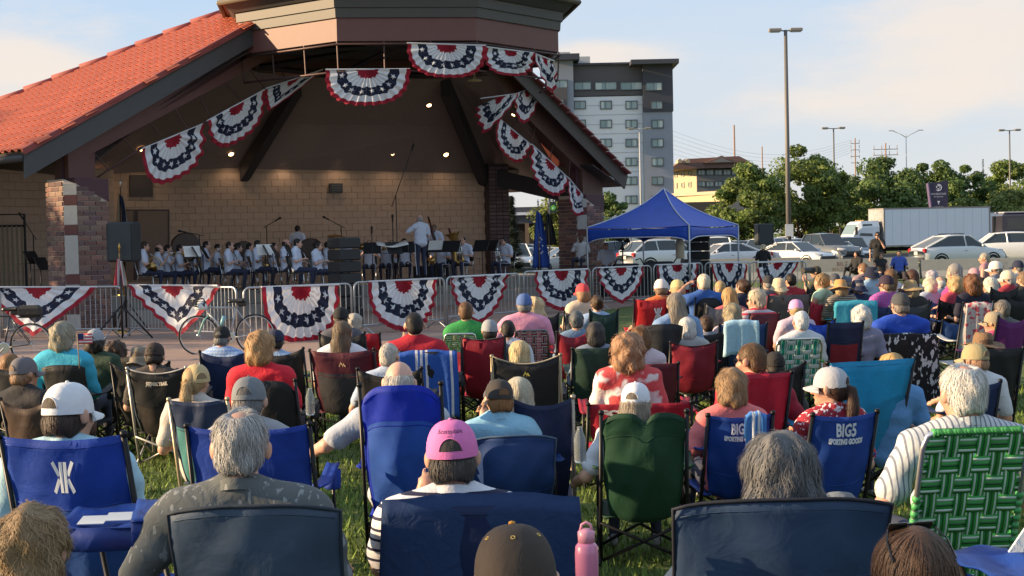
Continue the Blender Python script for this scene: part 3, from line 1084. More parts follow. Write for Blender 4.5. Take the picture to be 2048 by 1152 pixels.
def web_chair(loc, rz, label, cols, w=.56, z1=.86, nx=6, ny=9, frame=(.7, .7, .72), arm=(.05, .35, .06), sc=1.0, lod=0, group='webbed aluminium lawn chairs', wrap=None, cross=None):
 root = empty('lawn_chair', loc, rz, label, 'lawn chair', group)
 root.scale = (sc, sc, sc)
 fm = mat('metal', frame, .3, metal=.9)
 z0, y0, tl = .36, -.16, .34
 P = lambda x, z, o=0: (x * w / 2, y0 - tl * (z - z0) + o, z)
 t = MB()
 pts = [P(-1, .05), P(-1, z1 - .07), P(-.93, z1 - .015), P(-.8, z1), P(.8, z1), P(.93, z1 - .015), P(1, z1 - .07), P(1, .05)]
 t.tube(pts, .0125, 8)
 t.build('back_frame', fm, root, True)
 if wrap:                           # webbing wound round the tube
  g = MB()
  for i in range(26):
   q = -.8 + 1.6 * i / 25
   p = Vector(P(q, z1))
   g.tube([p + Vector((-.012, 0, .0)), p + Vector((.012, 0, .0))], .0175, 6)
  for s in (-1, 1):
   for i in range(13):
    p = Vector(P(s, z0 + .04 + i * .034))
    g.tube([p + Vector((0, .004, -.011)), p + Vector((0, -.004, .011))], .0175, 6)
  o = g.build('wound_webbing', mat('nylon', wrap, .5), root, True)
  o['kind'] = 'stuff'
 sw = (w - .05) / nx
 for i in range(nx):                # upright straps
  c = cols[i % len(cols)]
  x = -w / 2 + .025 + sw * (i + .5)
  q = MB()
  for k, (dx, cc, ww) in enumerate(((0, 0, .86), (-.26, 1, .12), (.26, 1, .12), (0, 2, .12))):
   q.grid(lambda u, v: (x + sw * (dx + (u - .5) * ww), y0 - tl * ((z1 - z0) * v) - .004 - (.0009 if k else 0) - .0055 * sin(pi * v * ny + pi * i), z0 + (z1 - z0) * v), 1, ny * 3, cc, (0, .002, 0))
  q.build('upright_strap', [mat('nylon', cc, .5) for cc in c], root, True)
 sh = (z1 - z0 - .03) / ny
 for j in range(ny):                # straps woven across
  c = (cross or cols)[(j + 1) % len(cross or cols)]
  if cross and j > ny * .6 and j % 2: continue
  z = z0 + .015 + sh * (j + .5)
  q = MB()
  for k, (dz, cc, ww) in enumerate(((0, 0, .84), (-.26, 1, .12), (.26, 1, .12), (0, 2, .12))):
   q.grid(lambda u, v: ((u - .5) * w, y0 - tl * (z + sh * (dz + (v - .5) * ww) - z0) - .004 - (.0009 if k else 0) + .0055 * cos(pi * u * nx - pi / 2 + pi * j), z + sh * (dz + (v - .5) * ww)), nx * 3, 1, cc, (0, .002, 0))
  q.build('cross_strap', [mat('nylon', cc, .5) for cc in c], root, True)
 MB().grid(lambda u, v: ((u - .5) * w, y0 + v * .46, z0 + .02 * v - .03 * sin(pi * v) * sin(pi * u)), 6, 5, 0, (0, 0, -.004)).build('seat_webbing', mat('nylon', cols[0][0], .5), root, True)
 for s in (-1, 1):
  t = MB()
  x = s * (w / 2 + .02)
  t.tube([(x, y0 + .5, .02), (x, y0 + .44, .58), (x, y0 - .08, .58), (x, y0 + .05, .30), (x, y0 - .1, .02)], .0115, 6)
  t.build('side_frame', fm, root, True)
  MB().box((x, y0 + .19, .605), (.055, .5, .022), 0, bev=.008).build('armrest', mat('plastic', arm, .45), root, True)
 return root

# printed marks on chair backs
def logo_k(cx=.5, cv=.8, s=.05, col=(.75, .77, .8)):
 def f(back, fn):
  m = MB()
  for sx in (-1, 1):
   for (a, b) in (((.2, -1), (.2, 1)), ((.42, .12), (.95, 1)), ((.42, -.12), (.95, -1))):
    pa = Vector((a[0] * sx, a[1], 0)) * s
    pb = Vector((b[0] * sx, b[1], 0)) * s
    d = (pb - pa).normalized()
    nn = Vector((-d.y, d.x, 0)) * s * .15
    ring = [pa - nn, pb - nn, pb + nn, pa + nn]
    V = []
    for q in ring:
     p = Vector(fn(cx + q.x / .48, cv + q.y / .5))
     V.append(p + Vector((0, -.006, 0)))
    m.add(V, [(0, 1, 2, 3)])
  m.build('printed_mark', mat('paint', col, .6, bump=0), back)
 return f
def logo_text(lines, col=(.7, .72, .75), cx=.5, z=.8, bold=.003, w=.58, h=.5):
 def f(back, fn):
  for s, size, cv in lines:
   put_text(back, 'printed_lettering', s, size, col, None, lambda x, y: Vector(fn(min(.99, max(.01, cx + x / w)), min(.995, .9 + (cv + y) / h))) + Vector((0, -.006, 0)), bold)
 return f
def logo_peak(col=(.7, .55, .3), cx=.5, cv=.8, s=.05, text=None):
 def f(back, fn):
  m = MB()
  for poly in ([(-1, -.5), (-.35, .6), (.1, -.1), (-.15, -.1), (-.35, .2), (-.72, -.5)], [(0, -.5), (.35, .35), (1, -.5), (.7, -.5), (.35, 0), (.2, -.5)]):
   m.add([Vector(fn(cx + x * s / .58, cv + y * s / .5)) + Vector((0, -.005, 0)) for x, y in poly], [tuple(range(len(poly)))])
  m.build('printed_mark', mat('paint', col, .6, bump=0), back)
  if text: logo_text(text, col)(back, fn)
 return f

def drape(loc, rz, label, col, name='towel', w=.5, ztop=.93, front=.2, backlen=.5, y=-.38, tilt=.36, bands=None, pat=None, cat='towel', lod=0, flare=.04, wrinkle=.012, group=None):
 """cloth hung over a chair back: down the rear side, over the top edge, a little down the front"""
 ph = [random.uniform(0, 6.28) for _ in range(5)]
 tot = backlen + .03 + front
 def f(u, v):
  x = (u - .5) * 2
  s = v * tot
  if s < backlen:
   q = backlen - s
   z, yy = ztop - q, y - .012 + tilt * q * .55
   wv = wrinkle * (q / backlen)
  elif s < backlen + .03:
   a = (s - backlen) / .03
   z, yy, wv = ztop + .012 * sin(pi * a), y - .012 + .035 * a, 0
  else:
   q = s - backlen - .03
   z, yy, wv = ztop - q, y + .024 + tilt * q, 0
  yy += wv * 1.6 * sin(7 * x + ph[0]) + wv * sin(15 * x + 3 * z + ph[1])
  return (x * w / 2 * (1 + flare * (ztop - z) / .5) + wv * .5 * sin(9 * z + ph[2]), yy, z - .02 * x * x + .004 * sin(8 * x + ph[3]))
 b = MB()
 nu = 24 if lod == 0 else 14
 def mi(i, j):
  if not bands: return 0
  u = (i + .5) / nu
  for k, (a, c, cl) in enumerate(bands):
   if a <= u < c: return k + 1
  return 0
 b.grid(f, nu, 20 if lod == 0 else 12, mi, (0, .005, .0))
 k = dict(pattern=pat) if pat else {}
 o = b.build(name, [mat('fabric', col, .9, **k)] + [mat('fabric', c[2], .9) for c in (bands or [])], None, True, loc, (0, 0, rz))
 return tag(o, label, cat, group)
# ------------------------------------------------------------------ ground
def ground_z(y):
 return 0.0 if y < 74 else -0.33 * min(1, (y - 74) / 38)
GRASSM = mat('leaf', (.115, .170, .032), .9, scale=14, var=.5, thin=.12, lo=.5, hi=1.7)
def lawn_mat():
 m = bpy.data.materials.new('lawn')
 m.use_nodes = True
 t = m.node_tree
 N, K = t.nodes, t.links.new
 b = N['Principled BSDF']
 b.inputs['Roughness'].default_value = .95
 tcn = N.new('ShaderNodeTexCoord')
 out = None
 cols = [((.075, .120, .024), (.135, .180, .040), 1.3), ((.8, .8, .8), (1.25, 1.2, 1.1), 40)]
 mx = []
 for a, c, s in cols:
  n = N.new('ShaderNodeTexNoise')
  n.inputs['Scale'].default_value = s
  n.inputs['Detail'].default_value = 8
  n.inputs['Roughness'].default_value = .65
  K(tcn.outputs['Object'], n.inputs['Vector'])
  q = N.new('ShaderNodeMix')
  q.data_type = 'RGBA'
  q.inputs['A'].default_value = (*a, 1)
  q.inputs['B'].default_value = (*c, 1)
  K(n.outputs['Fac'], q.inputs['Factor'])
  mx.append(q)
 ml = N.new('ShaderNodeMix')
 ml.data_type = 'RGBA'
 ml.blend_type = 'MULTIPLY'
 ml.inputs['Factor'].default_value = 1
 K(mx[0].outputs['Result'], ml.inputs['A'])
 K(mx[1].outputs['Result'], ml.inputs['B'])
 K(ml.outputs['Result'], b.inputs['Base Color'])
 bu = N.new('ShaderNodeBump')
 bu.inputs['Distance'].default_value = .05
 n = N.new('ShaderNodeTexNoise')
 n.inputs['Scale'].default_value = 55
 n.inputs['Detail'].default_value = 4
 K(tcn.outputs['Object'], n.inputs['Vector'])
 K(n.outputs['Fac'], bu.inputs['Height'])
 K(bu.outputs['Normal'], b.inputs['Normal'])
 return m
g = MB()
ys = [-60, 0, 20, 40, 60, 74, 84, 94, 104, 112, 200, 500, 2200]
for i in range(len(ys) - 1):
 a, b = ys[i], ys[i + 1]
 g.add([(-1500, a, ground_z(a)), (1500, a, ground_z(a)), (1500, b, ground_z(b)), (-1500, b, ground_z(b))], [(0, 1, 2, 3)])
tag(g.build('lawn', lawn_mat()), kind='structure')
# parking lot asphalt with painted bays
g = MB()
lot = [76, 84, 94, 104, 112, 145]
for a, b in zip(lot, lot[1:]):
 g.add([(-60, a, ground_z(a) + .006), (110, a, ground_z(a) + .006), (110, b, ground_z(b) + .006), (-60, b, ground_z(b) + .006)], [(0, 1, 2, 3)])
tag(g.build('parking_lot', mat('concrete', (.06, .06, .063), .9, scale=3, var=.25)), kind='structure')
g = MB()
for row in (79, 100, 118):
 for k in range(40):
  x = -30 + k * 2.7
  g.add([(x, row, ground_z(row) + .012), (x + .1, row, ground_z(row) + .012), (x + .1, row + 5, ground_z(row + 5) + .012), (x, row + 5, ground_z(row + 5) + .012)], [(0, 1, 2, 3)])
tag(g.build('parking_bay_lines', mat('paint', (.6, .6, .57), .8)), kind='structure')

# ------------------------------------------------------------------ frame of the band shell: U along its front (rightwards, away), NN outwards
U = Vector((cos(rad(45)), sin(rad(45)), 0))
NN = Vector((U.y, -U.x, 0))
CL = G(163, 658)                       # foot of the left column
CL.z = 0
CRt = W(1187, 500, 47.6)
tt = (CRt - CL).dot(U)
CRt = CL + U * tt                      # foot of the right column
OCT = Vector((-2.95, 40.75, 0))        # centre of the raised octagon
def sh(u, n, z):
 return CL + U * u + NN * n + Vector((0, 0, z))

# paved apron between lawn and stage, stage slab and the step before it
def slab(name, poly, z0, z1, m, kind='structure'):
 b = MB()
 b.prism([(p[0], p[1], z0) for p in poly], (0, 0, z1 - z0))
 return tag(b.build(name, m), kind=kind)
paver_m = mat('concrete', (.30, .20, .16), .85, scale=2.2, var=.22)
ap = [G(-260, 742)[:2], G(700, 742)[:2], G(905, 700)[:2], G(1060, 640)[:2], (9, 52), (-2, 60), (-26, 52), (-24, 28)]
slab('plaza', ap, -.06, .008, paver_m)
b = MB()
for k in range(1, 40):                 # saw-cut joints of the apron, built as thin sunk-looking strips
 p = Vector((-14, 22, 0)) + U * (k * 1.5 - 14) + NN * 4
 q = p - NN * 22
 p, q = p - NN * 0, q
o_stage = [sh(-.2, -.9, 0)[:2], sh(tt + 1.2, -.9, 0)[:2], sh(tt + 1.2, -12, 0)[:2], sh(-5.5, -12, 0)[:2], sh(-5.5, -3, 0)[:2]]
conc = mat('concrete', (.30, .27, .24), .85, scale=4, var=.15)
slab('stage', o_stage, 0, .7, conc)
slab('stage_step', [sh(.9, .1, 0)[:2], sh(tt - .9, .1, 0)[:2], sh(tt - .9, -.9, 0)[:2], sh(.9, -.9, 0)[:2]], 0, .36, conc)

# ------------------------------------------------------------------ the band shell is one building with its parts
SHELL = empty('bandstand', CL, 0, 'open band shell with red tiled roofs, octagonal lantern and brick columns', 'bandstand')
SHELL_INV = Matrix.Translation(-CL)
def part(mb, name, m, smooth=False, parent=None):
 mb.v = [tuple(Vector(v) - CL) for v in mb.v]
 return mb.build(name, m, parent or SHELL, smooth)
maroon = mat('paint', (.14, .056, .052), .55, var=.1)
maroon_d = mat('paint', (.07, .026, .034), .6, var=.1)
charc = mat('paint', (.058, .058, .062), .5, var=.1)
tan_m = mat('stone', (.46, .32, .23), .9, orand=.04)
tan_j = mat('stone', (.39, .27, .19), .95)
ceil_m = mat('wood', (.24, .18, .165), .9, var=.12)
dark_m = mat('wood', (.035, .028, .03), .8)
mort = mat('stone', (.55, .47, .41), .95)
brick_ms = [mat('brick', c, .9, orand=.22) for c in ((.19, .105, .09), (.24, .13, .105), (.14, .088, .088), (.22, .15, .12))]
stone_m = mat('concrete', (.42, .41, .38), .85, scale=9)
stone_r = mat('concrete', (.13, .052, .048), .85, scale=9)

BRICK_ME = {}
def brick_me(l, d, h, k):
 key = (round(l, 2), k)
 if key not in BRICK_ME:
  b = MB().box((0, 0, 0), (l, d, h), 0, bev=.006)
  BRICK_ME[key] = mesh_np('brick', b.v, b.f, [brick_ms[k]])
 return BRICK_ME[key]
def brick_column(base, a, H, name, label):
 """square brick pier, corner to the viewer cut off and faced with cast stone blocks, sloped steel shoulder"""
 root = empty(name, base, 0, None, None)
 root.parent = SHELL
 root.location = Vector(base) - CL
 ch = .23                           # leg of the cut corner
 hf = a / 2
 # corner facing the viewer is (-u, +n)
 loc = lambda u, n, z: U * u + NN * n + Vector((0, 0, z))
 core = MB()
 i = .022
 ring = [(-hf + i, -hf + i), (hf - i, -hf + i), (hf - i, hf - i), (-hf + ch + i * .6, hf - i), (-hf + i, hf - ch - i * .6)]
 core.prism([loc(u, n, 0) for u, n in ring], (0, 0, H - .5))
 top = [(-hf + i, -hf + i), (hf - i, -hf + i), (hf - i, hf - i), (-hf + ch + i * .6, hf - i), (-hf + i, hf - ch - i * .6)]
 V = [loc(u, n, H - .5) for u, n in top] + [loc(u, n, H - .5 + (.47 if u < 0 and n < hf - ch + .05 else (.35 if u < 0 else .06))) for u, n in top]
 core.add(V, [(4, 3, 2, 1, 0), (5, 6, 7, 8, 9)] + [(q, (q + 1) % 5, (q + 1) % 5 + 5, q + 5) for q in range(5)])
 c_o = core.build('mortar_core', mort, root)
 ch_h = .117
 nrow = int(H / ch_h)
 pit, bl = .315, .298
 for (du, dn, L0, L1, fixed, out) in ((0, 1, -hf, hf - ch, -hf, -U), (1, 0, -hf + ch, hf, hf, NN), (0, 1, -hf, hf, hf, U)):
  ln = L1 - L0
  for r_ in range(nrow):
   z = (r_ + .5) * ch_h
   s = L0 + (0 if r_ % 2 == 0 else -pit / 2)
   while s < L1 - .03:
    e = min(s + bl, L1)
    s2 = max(s, L0)
    if e - s2 > .05:
     mid = (s2 + e) / 2
     lim = H - .03
     if du:             # the face below the sloped shoulder
      lim = H - .12 - .42 * (mid - L0) / ln
     if fixed == hf and dn: lim = H - .55
     if z + ch_h / 2 < lim:
      p = loc(mid if du else fixed, mid if dn else fixed, z) - out * .02
      k = int(rng.integers(0, 4))
      o = link('brick', brick_me(e - s2, .06, .1, k), root, p, (0, 0, atan2(U.y, U.x) if du else atan2(NN.y, NN.x)))
    s += pit
 # stone blocks up the cut corner
 mid = (Vector(loc(-hf + ch, hf, 0)) + Vector(loc(-hf, hf - ch, 0))) / 2
 outn = (NN - U).normalized()
 z = 0.0
 seq = [(.9, 0), (.234, 1), (.468, 0), (.234, 1), (.468, 0), (.45, 0), (.234, 1), (.45, 0), (.234, 1)]
 hs = [(H - .17) - .40, (H - .17)]
 edges = [0.0]
 zt = H - .13
 marks = [zt]
 for d in (.28, .24, .46, .24, .92, .24, .46, .24):
  marks.append(marks[-1] - d)
 marks = [q for q in marks if q > .1] + [0]
 for q in range(len(marks) - 1):
  b = MB()
  z1_, z0_ = marks[q], marks[q + 1]
  b.box(mid - outn * .04 + Vector((0, 0, (z0_ + z1_) / 2)), (sqrt(2) * ch - .012, .10, z1_ - z0_ - .006), 0, rz=atan2(outn.y, outn.x) + pi / 2, bev=.006)
  b.build('stone_block', stone_r if q % 2 else stone_m, root)
 # steel shoulder: a sloped cap plate
 b = MB()
 pr = [loc(-hf + ch * .8, hf + .004, H - .12), loc(hf + .01, hf + .004, H - .56), loc(hf + .01, hf + .004, H - .02), loc(-hf + ch * .8, hf + .004, H - .0)]
 b.prism(pr, -NN * (a - .1))
 b.build('steel_shoulder', maroon_d, root)
 return root
COLH = CAMZ + (yh(150) - 358) / (F / CL.y)
brick_column(CL, 1.05, COLH, 'brick_column', '')
COLR = CAMZ + (yh(1187) - 390) / (F / CRt.y)
brick_column(CRt, 1.05, COLR, 'brick_column', '')

# rakes: post, beam and fascia, left and right
fac_p = sh(0, 0, 0)
def FP(px, py, n):                     # photo point on the plane of the shell's front, n metres before it
 return onplane(px, py, sh(0, n, 0), NN)
def slab_on_front(poly, n, th, name, m):
 b = MB()
 b.prism([FP(x, y, n) for x, y in poly], -NN * th)
 return part(b, name, m)
slab_on_front([(138, 362), (190, 360), (190, 304), (560, 106), (572, 106), (572, 42), (135, 288)], .05, .5, 'raking_beam', maroon)
slab_on_front([(122, 358), (137, 358), (135, 288), (122, 294)], -.15, .3, 'raking_beam_stop', maroon_d)
slab_on_front([(50, 357), (560, 60), (566, 18), (49, 308)], .62, .05, 'fascia_board', charc)
slab_on_front([(50, 309), (566, 20), (566, 8), (46, 297)], .66, .12, 'verge_tile_strip', mat('paint', (.25, .055, .05), .7))
slab_on_front([(1166, 392), (1206, 392), (1203, 330), (1010, 138), (972, 138), (966, 150), (1164, 342)], .05, .5, 'raking_beam', mat('paint', (.13, .066, .052), .6))
slab_on_front([(1152, 392), (1166, 392), (1164, 342), (1152, 330)], -.1, .3, 'raking_beam_stop', maroon_d)

# left roof plane
ED = Vector((-.74, .67, 0)).normalized()   # its eave runs left and away
K1 = FP(47, 303, .66)
K2 = FP(566, 14, .66)
nL = (K2 - K1).cross(ED).normalized()
if nL.z < 0: nL = -nL
upL = ED.cross(nL).normalized()
if upL.z < 0: upL = -upL
hipA = onplane(440, 30, K1, nL)
hipB = onplane(0, 207, K1, nL)
tq = (K1.z - hipA.z) / (hipB.z - hipA.z)
hipE = hipA + (hipB - hipA) * tq
print('LEFT ROOF', K1, K2, hipA, hipB, hipE, nL)
def roof_plane(quad, n, up, ed, name_suffix='', lim=300):
 """quad: eave a, eave b, top b, top a (world). Lays interlocking tiles in courses."""
 b = MB()
 b.prism([p - n * .02 for p in quad], -n * .08)
 deck = part(b, 'roof_deck', mat('wood', (.05, .035, .03), .9))
 o = quad[0]
 P2 = [((p - o).dot(ed), (p - o).dot(up)) for p in quad]
 def inside(x, y):
  s = None
  for i in range(4):
   (x0, y0), (x1, y1) = P2[i], P2[(i + 1) % 4]
   c = (x1 - x0) * (y - y0) - (y1 - y0) * (x - x0)
   if s is None: s = c > 0
   elif (c > 0) != s: return False
  return True
 tw, te = .30, .36
 xs = [p[0] for p in P2]
 ysv = [p[1] for p in P2]
 cells = []
 for j in range(int(min(ysv) / te) - 1, int(max(ysv) / te) + 1):
  for i in range(int(min(xs) / tw) - 2, int(max(xs) / tw) + 2):
   x, y = (i + .5 + .5 * (j % 2)) * tw, (j + .5) * te
   if inside(x, y): cells.append((x, y))
 R = Matrix((ed, up, n)).transposed()
 prof = [(-.5, .012), (-.3, .012), (-.22, .045), (-.05, .075), (.12, .075), (.28, .045), (.36, .012), (.5, .012)]
 def tile(x, y, mb):
  V = []
  for (yy, zz) in ((-.5, .02), (.56, .0)):
   for (px_, pz) in prof: V.append(o + R @ Vector((x + px_ * tw, y + yy * te, pz + zz)))
  for (px_, pz) in prof: V.append(o + R @ Vector((x + px_ * tw, y - .5 * te, pz + .005)))
  k = len(prof)
  Fa = [(i, i + 1, k + i + 1, k + i) for i in range(k - 1)] + [(2 * k + i, 2 * k + i + 1, i + 1, i) for i in range(k - 1)]
  mb.add(V, Fa)
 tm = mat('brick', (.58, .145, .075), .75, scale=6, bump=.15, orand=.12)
 d = sorted(cells, key=lambda c: (o + R @ Vector((c[0], c[1], 0))).length)
 tb = MB()
 tile(0, 0, tb)
 base = [Vector(v) - o for v in tb.v]
 tme = mesh_np('roof_tile', base, tb.f, [tm], None, False)
 for c in d[:lim]:
  link('roof_tile', tme, SHELL, o + ed * c[0] + up * c[1] - CL)
 if d[lim:]:
  mb = MB()
  for c in d[lim:]: tile(c[0], c[1], mb)
  part(mb, 'roof_tiles', tm)['kind'] = 'stuff'
 return deck
roof_plane([K1, hipE, hipA, K2], nL, upL, ED, lim=300)
b = MB()
npc = 14
for k in range(npc):                   # ridge caps along the far hip
 p = hipE + (hipA - hipE) * (k / npc)
 q = hipE + (hipA - hipE) * ((k + 1.15) / npc)
 c = MB()
 c.tube([p + nL * .06, q + nL * .03], [.13, .10], 8)
 part(c, 'ridge_cap', mat('brick', (.27, .06, .05), .75, scale=6, bump=.2), True)
b = MB()                               # gutter along the left eave
b.tube([K1 + ED * .1 - nL * .1 + Vector((0, 0, -.05)), hipE - nL * .1 + Vector((0, 0, -.05))], .085, 8)
part(b, 'gutter', charc, True)

# right roof: soffit, fascia and a thin sliver of tiles
rk = [FP(1000, 92, .66), FP(1254, 352, .66), FP(1248, 376, .66), FP(1190, 372, .66), FP(975, 140, .66)]
b = MB()
b.prism([FP(1012, 100, .62), FP(1256, 352, .62), FP(1250, 378, .62), FP(1000, 124, .62)], -NN * .06)
part(b, 'fascia_board', mat('paint', (.075, .06, .052), .6))
back = ED * 0 - NN * 5.5
outR = Vector((.74, .2, 0))
eR = FP(1254, 352, .66)
tR = FP(1000, 92, .66)
b = MB()
nR = (eR - tR).cross(-NN).normalized()
if nR.z < 0: nR = -nR
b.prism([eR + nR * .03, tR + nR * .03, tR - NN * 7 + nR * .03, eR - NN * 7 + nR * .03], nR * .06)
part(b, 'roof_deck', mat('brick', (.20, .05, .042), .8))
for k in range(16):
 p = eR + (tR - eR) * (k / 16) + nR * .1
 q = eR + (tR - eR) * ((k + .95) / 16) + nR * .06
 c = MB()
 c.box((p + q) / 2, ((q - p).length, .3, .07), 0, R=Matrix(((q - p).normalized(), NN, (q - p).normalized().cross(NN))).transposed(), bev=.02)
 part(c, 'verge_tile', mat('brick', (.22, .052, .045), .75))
b = MB()
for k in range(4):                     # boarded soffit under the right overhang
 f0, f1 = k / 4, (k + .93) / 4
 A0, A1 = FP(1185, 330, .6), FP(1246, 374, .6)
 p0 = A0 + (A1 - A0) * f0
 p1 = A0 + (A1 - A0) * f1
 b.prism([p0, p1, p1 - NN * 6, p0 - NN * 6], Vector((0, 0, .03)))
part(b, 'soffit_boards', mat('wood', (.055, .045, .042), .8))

# octagonal lantern above the opening
OR = 4.55
def octp(k, R, z, off=rad(-90 - 22.5 + 7)):
 a = off + k * pi / 4
 return OCT + Vector((R * cos(a), R * sin(a), z))
def octband(R0, z0, R1, z1, name, m, th=.12, ks=range(8)):
 for k in ks:
  b = MB()
  A, B, C_, D_ = octp(k, R0, z0), octp(k + 1, R0, z0), octp(k + 1, R1, z1), octp(k, R1, z1)
  inn = (OCT + Vector((0, 0, z0)) - (A + B) / 2).normalized() * th
  b.prism([A, B, C_, D_], inn)
  part(b, name, m)
zz = [6.86, 7.42, 7.66, 7.9, 8.12]
octband(OR - .06, zz[0], OR - .06, zz[1], 'lantern_frieze', mat('paint', (.15, .058, .048), .55))
octband(OR, zz[1] + .004, OR + .02, zz[2], 'lantern_fascia', mat('paint', (.07, .062, .058), .5))
octband(OR + .07, zz[2] + .004, OR + .09, zz[3], 'lantern_fascia', mat('paint', (.07, .062, .058), .5))
octband(OR + .15, zz[3] + .004, OR + .42, zz[4], 'lantern_eave', mat('paint', (.06, .056, .054), .5))
for k in range(8):
 b = MB()
 A, B = octp(k, OR + .5, zz[4] + .004), octp(k + 1, OR + .5, zz[4] + .004)
 T = OCT + Vector((0, 0, 10.6))
 b.prism([A, B, T], Vector((0, 0, .06)))
 part(b, 'lantern_roof', mat('brick', (.40, .10, .06), .8))
 # tile battens give the lantern roof its courses near the eave
 c = MB()
 for j in range(22):
  f_ = (j + .5) / 22
  p = A + (B - A) * f_
  d = (T - (A + B) / 2).normalized()
  lim = 3.2 * (1 - abs(f_ - .5) * 2)
  if lim > .25: c.tube([p + Vector((0, 0, .07)), p + d * lim + Vector((0, 0, .07))], .075, 6)
 part(c, 'roof_tiles', mat('brick', (.46, .118, .066), .75, scale=6, bump=.15), True)['kind'] = 'stuff'
 c = MB()
 c.tube([A + (A - OCT).normalized() * .05 + Vector((0, 0, -.02)), B + (B - OCT).normalized() * .05 + Vector((0, 0, -.02))], .07, 6)
 part(c, 'gutter', mat('paint', (.10, .085, .06), .5), True)

# ceiling: from the lantern's foot down to walls and columns
outer = {0: sh(-.2, -.3, 4.0)}
WL = W(185, 346, 43.5)
WC = W(478, 348, 45.6)
WR = W(968, 345, 49.0)
WLL = WL + (WL - WR).normalized() * 6
inner_z = 6.8
ang = lambda p: atan2(p.y - OCT.y, p.x - OCT.x)
bl_pts = [sh(.2, -.35, COLH + .05), sh(-.7, -4.3, 4.1), WL, WC, WR, sh(tt + .3, -3.6, 4.25), sh(tt - .2, -.35, COLR + .05)]
ring_i = []
for p in bl_pts:
 a = ang(p)
 ring_i.append(OCT + Vector((4.35 * cos(a), 4.35 * sin(a), inner_z)))
ring_m = [i_ * .45 + p * .55 + Vector((0, 0, .22)) for i_, p in zip(ring_i, bl_pts)]
b = MB()
n = len(bl_pts)
V = ring_i + ring_m + bl_pts
V += [p + Vector((0, 0, .12)) for p in V]
m3 = 3 * n
Fa = []
for r_ in range(2):
 for i in range(n - 1):
  q = (r_ * n + i, r_ * n + i + 1, (r_ + 1) * n + i + 1, (r_ + 1) * n + i)
  Fa.append(q[::-1])
  Fa.append(tuple(x + m3 for x in q))
b.add(V, Fa)
part(b, 'ceiling', ceil_m)
b = MB()                               # flat ceiling inside the lantern
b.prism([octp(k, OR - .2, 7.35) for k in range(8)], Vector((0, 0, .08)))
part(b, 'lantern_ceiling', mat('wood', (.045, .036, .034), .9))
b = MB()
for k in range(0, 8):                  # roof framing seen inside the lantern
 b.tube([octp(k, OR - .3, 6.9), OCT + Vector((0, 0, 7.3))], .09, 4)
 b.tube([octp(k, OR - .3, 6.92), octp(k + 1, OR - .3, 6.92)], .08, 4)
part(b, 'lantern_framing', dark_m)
def hip_beam(a, c, drop, name='hip_beam', w_=.32):
 d = (c - a).normalized()
 s = d.cross(Vector((0, 0, 1))).normalized() * w_ / 2
 b = MB()
 b.prism([a - s, a + s, a + s - Vector((0, 0, drop)), a - s - Vector((0, 0, drop))], c - a)
 part(b, name, dark_m)
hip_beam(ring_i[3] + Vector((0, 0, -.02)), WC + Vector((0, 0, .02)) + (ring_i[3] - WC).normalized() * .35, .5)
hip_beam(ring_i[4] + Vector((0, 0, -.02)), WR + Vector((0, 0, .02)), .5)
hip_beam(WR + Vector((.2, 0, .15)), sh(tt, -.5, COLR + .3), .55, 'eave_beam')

# recessed lights, lit
for (px, py) in ((628, 213), (755, 211), (858, 210), (1027, 229), (283, 298), (462, 308), (568, 313), (675, 310), (785, 307), (892, 309)):
 best = None
 for r_ in range(2):
  for i in range(n - 1):
   q = [V[r_ * n + i], V[r_ * n + i + 1], V[(r_ + 1) * n + i + 1], V[(r_ + 1) * n + i]]
   nn_ = (q[2] - q[0]).cross(q[3] - q[1]).normalized()
   p = onplane(px, py, (q[0] + q[1] + q[2] + q[3]) / 4, nn_)
   s_ = [((q[(k + 1) % 4] - q[k]).cross(p - q[k])).dot(nn_) for k in range(4)]
   if all(x > -.01 for x in s_) or all(x < .01 for x in s_):
    if best is None or p.y < best[0].y: best = (p, nn_)
 if best is None: continue
 p, nn_ = best
 if nn_.z > 0: nn_ = -nn_
 R = frame3(nn_)
 b = MB()
 b.lathe([(.09, .0), (.12, .005), (.12, .03), (.087, .03)], 14, 0, p - CL, R, False)
 o = b.build('light_trim', mat('metal', (.25, .2, .15), .4, metal=.5), SHELL, True)
 MB().lathe([(.0, .02), (.045, .03), (.075, .012), (.088, -.01)], 14, 0, p - CL, R).build('lamp_disc', mat('paint', (1.0, .6, .28), .5, emit=5), o, True)

for k, q in enumerate([(-5.8, 44.7, 5.95), (-4, 45.3, 5.98), (-2.4, 45.8, 6.0), (.1, 45.9, 5.65), (-10.7, 43.4, 4.7), (-8.4, 44.9, 4.58), (-6.9, 45.7, 4.52), (-5.3, 46.4, 4.57), (-3.7, 47, 4.6), (-2, 47.8, 4.58)]):
 ld = bpy.data.lights.new('downlight', 'SPOT')
 ld.energy = 7
 ld.color = (1, .74, .5)
 ld.spot_size = rad(130)
 ld.spot_blend = .8
 ld.shadow_soft_size = .1
 lo_ = bpy.data.objects.new('downlight', ld)
 COL.objects.link(lo_)
 lo_.parent = SHELL
 lo_.location = Vector(q) - CL - Vector((0, 0, .06))
